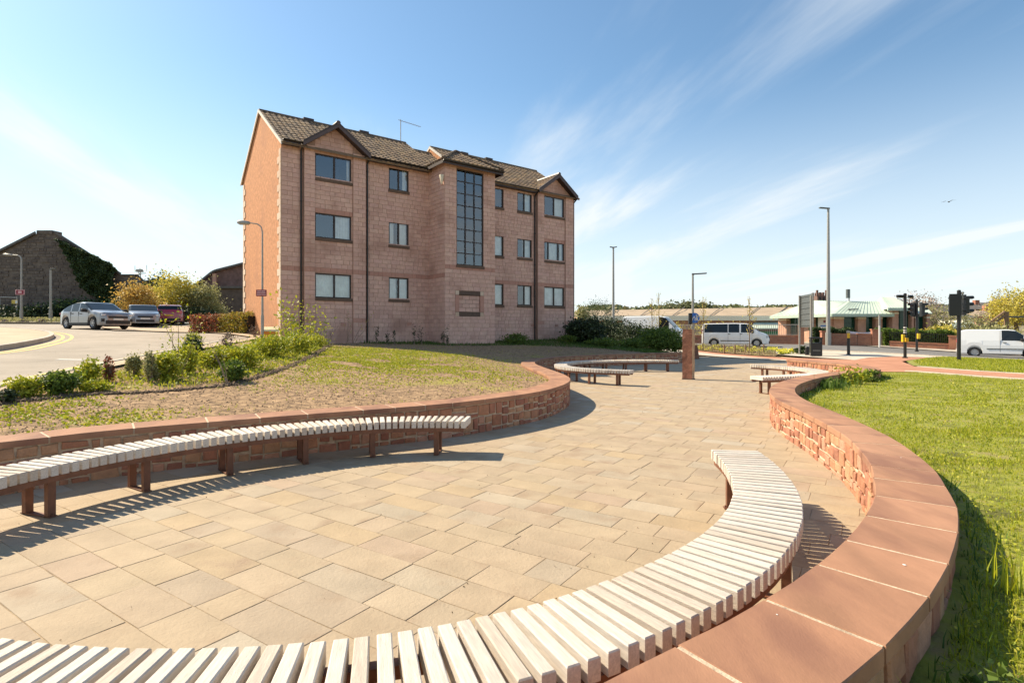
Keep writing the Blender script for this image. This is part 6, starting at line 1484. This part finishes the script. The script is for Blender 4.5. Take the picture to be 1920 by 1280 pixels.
def railing(label, a, b_, z0, z1, n, m_='galv', r=.018, name='railing'):
    a, b_ = Vector(a), Vector(b_); t = thing(name,label,'railing',tuple((a+b_)/2))
    for z in (z0,z1): b = MB(); b.tube([a+Vector((0,0,z)),b_+Vector((0,0,z))],r*1.5,5); b.build('rail', M[m_], t)
    for i in range(n): 
        q = a.lerp(b_,i/(n-1)); b = MB(); b.tube([q+Vector((0,0,z0)),q+Vector((0,0,z1))],r,5); b.build('bar', M[m_], t)
    return t
W0, W1 = wpt(1268,642,54), wpt(1502,648,48.5)
lowwall('long low pink wall along the far pavement behind the passenger van', W0, W1, .72, [(1.0,1.55)])
railing('thin pale railing on top of the long low pink wall', W0, W1, .85, 1.75, 70)
W2, W3 = wpt(1545,649,47.5), wpt(1606,650,47)
lowwall('red brick wall with soldier pier between the tall lamp and the push button post', W2, W3, .95, [(0,1.1)])
W4, W5 = wpt(1607,650,47.0), wpt(1640,651,46.6)
lowwall('sunlit brick wall stepping up to a tall pier below the white banner', W4, W5, 1.0, [(1.0,1.35)])
W6, W7 = wpt(1668,653,46.0), wpt(1786,657,43.5)
lowwall('very low brick wall under dark railings left of the small white van', W6, W7, .45, [(1.0,1.05)])
railing('dark railing above the very low brick wall', W6, W7, .5, 1.25, 34, 'black_metal', .012)
W8, W9 = wpt(1800,657,43.2), wpt(1960,664,39)
lowwall('brick wall running behind the small white van', W8, W9, .9, [])
def hedgebox(label, px0, px1, pyt, pyb, Y, n, lf, m_, dep=1.0):
    a, b_ = wpt(px0,pyb,Y), wpt(px1,pyb,Y-.5); return hedge(label, a, b_, dep, H-(pyt-620)/F*Y-min(a.z,b_.z), n, lf, m_)
hedgebox('shaggy dark hedge between the grey sign and the tall street lamp',1524,1605,617,648,49.5,3400,.17,'leaf_ivy')
hedgebox('mixed green hedge behind the dark railings on the right',1655,1790,621,650,47.5,5200,.17,'leaf_green',1.4)
sh2 = lambda px,pyb,pyt,w_,Y,n,lf,m_,lab,sd,**k: bush(lab,'shrub',wpt(px,pyb,Y),(w_*Y/F/2,w_*Y/F/2.6,max(.3,(H-(pyt-620)/F*Y-h((px-960)/F*Y,Y))/2)),n,lf,m_,seed=sd,**k)
sh2(1765,640,611,70,50,2600,.18,'leaf_yellow','golden shrub rising above the hedge behind the traffic signals',90,ncl=40)
sh2(1860,640,612,90,49,2400,.2,'leaf_olive','brown green shrubs behind the roof of the small white van',91,ncl=44)
sh2(1340,640,606,110,58,900,.14,'leaf_yellow','row of pale yellow shoots in front of the long factory wall',92,ncl=30,sig=.3,stems=30,stem_r=.02)
sh2(1255,640,600,60,60,700,.14,'leaf_yellow','loose pale yellow bush left of the medium street lamp',93,ncl=20,sig=.3,stems=20,stem_r=.02)
# banner
t = thing('banner','sagging white banner with blurred blue lettering tied above the brick wall','banner',tuple(ray(1615,640,47.6)))
b = MB(); P = []
for i in range(13):
    x = 1593+i*4; sag = 3.2*math.sin(math.pi*i/12); q0 = ray(x,620.5+sag*.8,47.6+.06*math.sin(i*1.7)); q1 = ray(x,627+sag,47.6+.05*math.sin(i*1.3+1)); P += [q0,q1,q1+Vector((0,.01,0)),q0+Vector((0,.01,0))]
b.add(P,[(i*4,i*4+1,i*4+5,i*4+4) for i in range(12)]+[(i*4+3,i*4+7,i*4+6,i*4+2) for i in range(12)]+[(i*4,i*4+4,i*4+7,i*4+3) for i in range(12)]+[(i*4+1,i*4+2,i*4+6,i*4+5) for i in range(12)]); b.build('cloth', M['bannerc'] if 'bannerc' in M else mat('banner_cloth',(.62,.64,.72),rough=.8), t)
# ------------------------------------------------------------------ green roofed building
GR = thing('green_roofed_building','single storey pavilion with pale green metal roof, pink piers and green glass','building',tuple(ray(1600,640,60)))
def gp(px,Y,z): return Vector(((px-960)/F*Y,Y,z))
zg = .2; ze = H+31/F*58; a_,b1_,c_,d_,e_ = gp(1462,66,zg),gp(1562,57.5,zg),gp(1668,57.5,zg),gp(1700,70,zg),gp(1500,76,zg)
foot = [a_,b1_,c_,d_,e_]
def facade_bays(A,B,spec,z0,z1,parent,inset=.35,signat=None):
    d = (B-A); L_ = d.length; d.normalize(); N_ = Vector((d.y,-d.x,0))
    b = MB(); b.add([A+Vector((0,0,0))-N_*inset,B-N_*inset,B-N_*inset+Vector((0,0,z1-z0)),A-N_*inset+Vector((0,0,z1-z0))],[(0,1,2,3)]); b.build('glazing', M['greenglass'], parent)
    for (s0,s1) in spec:
        q = MB(); c = A+d*(s0+s1)/2*L_; w_ = (s1-s0)*L_/2; q.obox(c-N_*.1+Vector((0,0,(z1-z0)/2)), d*w_, N_*.3, Vector((0,0,(z1-z0)/2))); pr = q.build('pier', M['pinkbrick'], parent)
        q = MB(); q.obox(c+N_*.02+Vector((0,0,(z1-z0)*.86)), d*(w_+.02), N_*.21, Vector((0,0,.07))); q.build('band', M['cream'], pr)
    n = int(L_/1.1)
    for i in range(1,n):
        q = MB(); q.obox(A+d*L_*i/n-N_*(inset-.03)+Vector((0,0,(z1-z0)/2)), d*.03, N_*.03, Vector((0,0,(z1-z0)/2))); q.build('mullion', M['greenframe'], parent)
    for zf in (.35,.7):
        q = MB(); q.obox((A+B)/2-N_*(inset-.02)+Vector((0,0,(z1-z0)*zf)), d*L_/2, N_*.02, Vector((0,0,.03))); q.build('transom', M['greenframe'], parent)
M['greenframe'] = mat('dark_green_frame',(.01,.05,.03),rough=.4)
facade_bays(a_,b1_,[(0,.17),(.50,.66),(.955,1.0)],zg,ze,GR)
facade_bays(b1_,c_,[(0,.17),(.42,.56),(.73,.85),(.985,1.0)],zg,ze,GR)
def roofpoly(name, pts, parent, m_='greenroof', th=.1): b = MB(); b.extr(pts,(0,0,-th)); return b.build(name, M[m_], parent)
def seam(p0,p1,parent): b = MB(); b.tube([p0+Vector((0,0,.03)),p1+Vector((0,0,.03))],.018,4,False); b.build('standing_seam', M['greenseam'], parent)
M['greenseam'] = mat('green_roof_seam',(.40,.50,.41),rough=.6)
zr = H+55/F*63; r1, r2, r0 = gp(1592,62.5,zr), gp(1652,62.5,zr), gp(1524,66,H+57/F*66)
ea,eb,ec,ed,ee = gp(1444,65,ze),gp(1560,56.4,ze),gp(1676,56.4,ze),gp(1712,71,ze),gp(1490,78,ze)
roofpoly('roof',[ea,eb,r1,r0],GR); roofpoly('roof',[eb,ec,r2,r1],GR); roofpoly('roof',[ec,ed,r2],GR); roofpoly('roof',[ed,ee,r0,r1,r2],GR); roofpoly('roof',[ee,ea,r0],GR)
for i in range(1,15): seam(ea.lerp(eb,i/15), r0.lerp(r1,i/15), GR)
for i in range(1,16): seam(eb.lerp(ec,i/16), r1.lerp(r2,i/16), GR)
for (p0,p1) in ((ea,eb),(eb,ec)):
    d = (p1-p0); L_ = d.length; d.normalize(); b = MB(); b.obox((p0+p1)/2+Vector((0,-.02,-.16)), d*L_/2, Vector((d.y,-d.x,0))*.08, Vector((0,0,.15))); b.build('gutter', M['greenseam'], GR)
b = MB(); b.tube([gp(1592,62.4,zr),gp(1592,62.4,zr+.9)],.06,6); b.build('flue', M['galv'], GR); b = MB(); b.tube([gp(1590,62.4,zr+.35),gp(1590,62.4,zr+1.35)],.22,8); b.build('cowl', M['board'], GR)
q0 = gp(1544,58.6,0); d = (b1_-a_).normalized(); N_ = Vector((d.y,-d.x,0))
ct = a_+d*(b1_-a_).length*.82-N_*.28; ct.z = H+15/F*59; plate('poster','white poster with a small red emblem in the green building window','poster',ct,2.0,1.2,'signwhite',[(-.08,.08,.0,.22)],tuple(N_),'maroon')
ct2 = ct+N_*.02+Vector((0,0,-.33)); b = MB(); b.obox(ct2, d*.62, N_*.003, Vector((0,0,.07))); b.build('caption', M['blue'], [o for o in bpy.data.objects if o.get('label','').startswith('white poster')][0])
# taller wing on the right
G2 = thing('green_roofed_wing','taller right hand wing of the green roofed pavilion behind the crossing posts','building',tuple(ray(1705,640,58)))
k0,k1 = gp(1671,56.8,zg),gp(1711,56.8,zg); ze2 = H+42/F*57; ze3 = H+33/F*58
facade_bays(k0,k1,[(0,.28),(.90,1)],zg,ze2,G2)
f0,f1,f2,f3 = gp(1664,55.8,ze2),gp(1716,55.8,ze2),gp(1722,70,ze2),gp(1622,70,ze2); ap_ = gp(1652,62.5,H+63/F*62.5); ap2 = gp(1676,62.5,H+63/F*62.5)
roofpoly('roof',[f0,f1,ap2,ap_],G2); roofpoly('roof',[f1,f2,ap2],G2); roofpoly('roof',[f2,f3,ap_,ap2],G2); roofpoly('roof',[f3,f0,ap_],G2)
for i in range(1,10): seam(f0.lerp(f1,i/10), ap_.lerp(ap2,i/10), G2)
b = MB(); b.obox((f0+f1)/2+Vector((0,-.02,-.16)), (f1-f0)/2, Vector((0,.08,0)), Vector((0,0,.13))); b.build('gutter', M['greenseam'], G2)
j0,j1 = gp(1713,58.2,zg),gp(1741,58.2,zg); facade_bays(j0,j1,[(0,.1),(.78,1)],zg,ze3,G2)
roofpoly('roof',[gp(1708,57.4,ze3),gp(1748,57.4,ze3),gp(1738,62,ze3+.75),gp(1712,62,ze3+.75)],G2)
t = thing('green_shelter','low pale green roofed shelter beyond the bare tree','building',tuple(ray(1805,640,66)))
roofpoly('roof',[gp(1775,64,H+6/F*64),gp(1836,64,H+5/F*64),gp(1825,70,H+16/F*70),gp(1790,70,H+16/F*70)],t)
b = MB(); b.extr([gp(1780,65,.2),gp(1832,65,.2),gp(1832,65,H+6/F*65),gp(1780,65,H+6/F*65)],(0,5,0)); b.build('wall', M['board'], t)
# ------------------------------------------------------------------ long brown roofed works building
LB = thing('factory_building','very long low building with brown roof and cream fascia across the right background','building',tuple(ray(1290,640,92)))
x0,x1 = 1086,1474; zE = H+27/F*92; zR = H+44.5/F*106
b = MB(); b.extr([gp(x0,92,.2),gp(x1,92,.2),gp(x1,92,zE),gp(x0,92,zE)],(0,20,0)); b.build('wall', M['pinkbrick'], LB)
b = MB(); b.extr([gp(x0-4,91.3,zE),gp(x1+2,91.3,zE),gp(1490,106,zR),gp(1078,106,zR-.7)],(0,0,-.15)); b.build('roof', M['brownroof'], LB)
b = MB(); b.box(gp(x0-4,91.2,0).x,gp(x1+2,91.2,0).x,91.0,91.3,zE-.72,zE+.08); b.build('fascia', M['cream'], LB)
for px_ in (1130,1200,1260,1330,1400,1452):
    b = MB(); p0_, p1_ = gp(px_,91.3,zE+.03), gp(px_+24,105.8,zR+.03); d = (p1_-p0_); b.obox((p0_+p1_)/2, d/2, Vector((.07,0,0)), Vector((0,0,.035))); b.build('roof_rib', M['slateroof'], LB)
b = MB(); b.extr([gp(1408,88,H+5/F*88),gp(1472,88,H+5/F*88),gp(1470,92,H+17/F*92),gp(1414,92,H+17/F*92)],(0,0,-.15)); b.build('canopy', M['greenroof'], LB)
b = MB(); b.extr([gp(1412,89.5,.2),gp(1466,89.5,.2),gp(1466,89.5,H-1/F*88),gp(1412,89.5,H-1/F*88)],(0,1,0)); b.build('shopfront', M['greenpanel'], LB)
# church tower far away
t = thing('church_tower','small square church tower with pinnacles on the skyline behind the grey sign','church tower',tuple(ray(1541,600,300)))
z0,z1 = 2, H+66/F*300; b = MB(); c0,c1 = gp(1532.5,300,0).x,gp(1549.5,300,0).x; b.box(c0,c1,300,305,z0,z1); b.build('tower', M['church'], t)
b = MB()
for i in range(4): x = c0+(c1-c0)*i/3; b.box(x-.45,x+.45,299.8,300.7,z1,z1+(3.0 if i in (0,3) else 1.8)); b.box(x-.45,x+.45,304,305,z1,z1+1.8)
b.build('battlements', M['church'], t)
for i in (0,1):
    b = MB(); x = c0+(c1-c0)*(.3+.4*i); b.box(x-.6,x+.6,299.9,300.0,z1-4,z1-.8); b.build('belfry_opening', M['dark'], t)
# far houses on the right
def house(label, px0, px1, pyb, pye, pyr, Y, wall='redbrick', roof='slateroof', chim=None, win=3, dep=8):
    p0_, p1_ = ray(px0,pye,Y), ray(px1,pye,Y); t = thing('house',label,'house',tuple(ray((px0+px1)/2,pyb,Y))); zb_ = H-(pyb-620)/F*Y; zr_ = H-(pyr-620)/F*(Y+dep/2)
    b = MB(); b.box(p0_.x,p1_.x,Y,Y+dep,zb_,p0_.z); b.build('wall', M[wall], t)
    b = MB(); e=.5; b.add([(p0_.x-e,Y-e,p0_.z-.1),(p1_.x+e,Y-e,p0_.z-.1),(p1_.x+e,Y+dep+e,p0_.z-.1),(p0_.x-e,Y+dep+e,p0_.z-.1),(p0_.x-e,Y+dep/2,zr_),(p1_.x+e,Y+dep/2,zr_)],[(0,1,5,4),(1,2,5),(2,3,4,5),(3,0,4),(3,2,1,0)]); rf = b.build('roof', M[roof], t)
    for cx_ in (chim or []): b = MB(); x = ray(cx_,0,Y+dep/2).x; b.box(x-.6,x+.6,Y+dep/2-.5,Y+dep/2+.5,zr_-.6,zr_+1.1); b.build('chimney', M['redbrick'], rf)
    for i in range(win):
        x = p0_.x+(p1_.x-p0_.x)*(i+.5)/win
        for zz in ((p0_.z-1.6),(p0_.z-4.2)):
            if zz-.7 < zb_: continue
            f_ = MB(); f_.box(x-.8,x+.8,Y-.05,Y-.01,zz-.65,zz+.65); fo = f_.build('window', M['cream'], t); g_ = MB(); g_.box(x-.66,x+.66,Y-.07,Y-.055,zz-.52,zz+.52); g_.build('pane', M['carglass'], fo)
    return t
house('long terrace with dark slate roof furthest left on the right hill',1812,1856,600,579,570,150,'darkstone','slateroof',[1830],3)
house('brick terrace house with dark roof behind the bare tree crown on the hill',1858,1900,600,577,567,155,'redbrick','slateroof',[1870,1890],3)
house('small orange brick house below the terraces on the hill',1832,1868,612,592,582,115,'pinkbrick','brownroof',[1850],2,7)
house('brick house at the right edge of the picture on the hill',1904,1960,604,580,569,135,'redbrick','slateroof',[1925],3)
house('low grey roofed house behind the signal post',1772,1812,612,584,573,140,'darkstone','slateroof',[1790],3)
house('little white gabled house right of the tall signal post',1806,1826,618,594,586,100,'cream','slateroof',None,1,6)
# trees
def tr(label,px,pyb,pyt,wpx,Y,n,lf,m_,seed,**k):
    p = ray(px,pyb,Y); p.z = max(.1,min(p.z,6)) if Y > 75 else h(p.x,p.y); hh = H-(pyt-620)/F*Y-p.z; r_ = wpx*Y/F/2; return tree(label,tuple(p),hh,(r_,r_,min(hh*.42,r_*1.1)),n,lf,m_,seed,**k)
tr('pinkish bare crowned tree behind the taller green roofed wing',1722,620,548,84,82,3200,.24,'leaf_pink',1,limbs=16,r0=.2)
tr('pale spreading tree with thin yellow leaves behind the hedge',1770,620,570,84,62,1600,.2,'leaf_olive',2,limbs=16,r0=.16,shell=.5)
tr('big yellow green tree at the right edge of the picture',1905,620,540,92,70,5200,.26,'leaf_yellow',3,limbs=12,r0=.25)
tr('bare brown tree left of the big yellow green tree',1872,620,551,52,88,1100,.2,'leaf_pink',4,limbs=16,r0=.2)
tr('green tree low beside the timber frame',1830,625,590,60,60,1500,.2,'leaf_olive',5)
for i,(x,pt,w_) in enumerate(((1246,571,40),(1268,563,44),(1292,566,40),(1318,566,36),(1334,570,30))):
    tr(('leftmost','tallest, second from the left','middle','fourth from the left','rightmost')[i]+' of five far trees above the long brown roof',x,600,pt,w_,190,1100,.9,'leaf_far',20+i,limbs=4,r0=.4,ncl=22)
for i,(x,pt) in enumerate(((1195,578),(1225,575))):
    tr(('left','right')[i]+' one of two small dark trees on the skyline near the tall thin lamp',x,600,pt,14,190,300,.8,'leaf_ivy',30+i,limbs=3,r0=.3,ncl=10)
tr('olive yellow tree glimpsed between the apartments and the loose shrub',1092,620,574,34,80,900,.3,'leaf_olive',35)
# tree belts on the distant hill read as one mass
rg = np.random.default_rng(3); X_ = rg.uniform(80,620,9000); Y_ = 560+rg.normal(size=9000)*25; hz = hts(np.stack([X_,Y_],1))+np.clip((Y_-160)/700,0,1)**2*28
o = leaves('distant_woodland', np.column_stack([X_,Y_,hz+10+8*rg.random(9000)*(.5+.5*np.sin(X_*.05)**2)]), 5.0, M['leaf_far'], None, .9); o['kind']='stuff'
# thin young street trees
def sapling(label,px,pyb,pyt,Y,seed):
    p = ray(px,pyb,Y); p.z = h(p.x,p.y); t = thing('young_tree',label,'tree',tuple(p)); hh = H-(pyt-620)/F*Y-p.z; R_ = random.Random(seed)
    b = MB(); b.tube([p,p+Vector((.03,0,hh*.5)),p+Vector((0,0,hh))],[.035,.025,.008],6); b.build('trunk', M['bark'], t); tips = []; C = []
    for k in range(16):
        f_ = .3+.6*k/16; a_ = R_.random()*6.28; r_ = .75*(1.1-f_); q = p+Vector((math.cos(a_)*r_,math.sin(a_)*r_,hh*min(1,f_+.16))); b0_ = p+Vector((0,0,hh*f_)); tips.append((b0_,q))
        for _ in range(9): c = b0_.lerp(q,R_.uniform(.2,1)); C.append((c.x+R_.gauss(0,.05),c.y+R_.gauss(0,.05),c.z+R_.gauss(0,.06)))
    b = MB()
    for a_,q in tips: b.tube([a_,a_.lerp(q,.5)+Vector((0,0,-.03)),q],[.012,.009,.004],4)
    b.build('branches', M['twig'], t); leaves('leaves', np.array(C), .10, M['leaf_yellow'], t)
sapling('thin young tree in front of the white panel van',1222,640,560,42,1); sapling('very thin young tree behind the right end of the hedge',1235,640,548,44,2)
sapling('thin young tree between the stone pillar and the passenger van',1318,648,556,40,3); sapling('thin young tree in front of the bonnet of the passenger van',1405,652,556,37,4)
# timber climbing frame
t = thing('timber_frame','slanting timber climbing frame with ladder rungs above the small white van','play frame',tuple(ray(1865,620,60))); 
for (xa,ya,xb,yb) in ((1838,618,1884,584),(1846,620,1888,588)):
    b = MB(); b.tube([ray(xa,ya,60),ray(xb,yb,60)],.13,6); b.build('beam', M['timber'], t)
for i in range(7):
    f_ = i/6; b = MB(); b.tube([ray(1838+46*f_,618-34*f_,60),ray(1846+42*f_,620-32*f_,60)],.07,5); b.build('rung', M['timber'], t)
for x in (1885,1889): b = MB(); b.tube([ray(x,584,60),Vector(((x-960)/F*60,60,.1))],.13,6); b.build('leg', M['timber'], t)
b = MB(); b.tube([ray(1886,594,60),ray(1935,594,60)],.09,6); b.build('crossbar', M['board'], t)
# flower bed: primrose clumps and brown shrubs
R = random.Random(12); k = 0
for i in range(34):
    px_ = 1316+i*5.4+R.uniform(-2,2); py_ = 655+ (i/34)*8+R.uniform(-4,4)
    p = G(px_,py_); t = thing('primrose_clump','low clump of yellow primroses in the roadside flower bed','flowers',tuple(p),0,'primroses in the roadside bed')
    r_ = R.uniform(.22,.4); leaves('flowers', clump_pts(p+Vector((0,0,.16)),(r_,r_,.12),6,60,.3), .09, M['primrose'], t, .9); leaves('leaves', clump_pts(p+Vector((0,0,.07)),(r_*1.1,r_*1.1,.08),6,60,.3), .11, M['leaf_green'], t)
fb = [(p[0],p[1]) for p in ((15.7,32.6),(13.3,42.2),(12.4,46.0),(18.6,42.4),(18.2,41),(17.0,35))]
Pg = scatter(fb, 4200); o = leaves('bed_planting', np.column_stack([Pg,hts(Pg)+.08+.28*RNG.random(len(Pg))**2]), .09, M['leaf_olive'], None); o['kind']='stuff'
Pg = scatter(fb, 2600); o = blades('bed_stalks', withz(Pg,.05), .15+.4*RNG.random(len(Pg)), .02, M['twig'], .4); o['kind']='stuff'
sh(1502,664,24,16,500,.08,'leaf_ivy','low dark green plant at the right end of the roadside flower bed',95)
for i,x in enumerate((1358,1378,1398,1432)):
    p = ray(x,650,36.5); p.z = h(p.x,p.y); t = thing('marker_post',('first','second','third','fourth')[i]+' of four short wooden stakes in the roadside flower bed','post',tuple(p)); b = MB(); b.tube([p,p+Vector((0,0,.62))],.05,6); b.build('stake', M['timber'], t)

# grit and blown leaves on the paving, droppings on the coping
P = scatter([(-6,1.2),(7,1.2),(9,14),(-6,14)], 1500, dens=near_density(3.5,1.1)); P = P[inside_np(P,[(p.x,p.y) for p in plaza_poly])]
o = leaves('paving_litter', np.column_stack([P,.004+.002*RNG.random(len(P))]), .006+.012*RNG.random(len(P))**3, mat('dry_litter',[(.10,.07,.045),(.26,.18,.09),(.06,.05,.04),(.40,.33,.22)],pick='island',rough=1,clean=True), None, .7); o['kind']='stuff'
wr_ = [o for o in bpy.data.objects if o.get('label','').startswith('curving red sandstone wall')][0]
R = random.Random(2)
for t_ in (1.3,1.9,2.75,5.2,8.1):
    q = WR.off(t_,-R.uniform(.08,.33),.5025); b = MB(); n = 9; r_ = R.uniform(.004,.009)
    P_ = [q+Vector((math.cos(a)*r_*R.uniform(.5,1.3),math.sin(a)*r_*R.uniform(.5,1.3),0)) for a in np.linspace(0,2*math.pi,n,endpoint=False)]
    b.add(P_+[q+Vector((0,0,.002))],[(i,(i+1)%n,n) for i in range(n)]); b.build('bird_dropping', M['signwhite'], wr_)
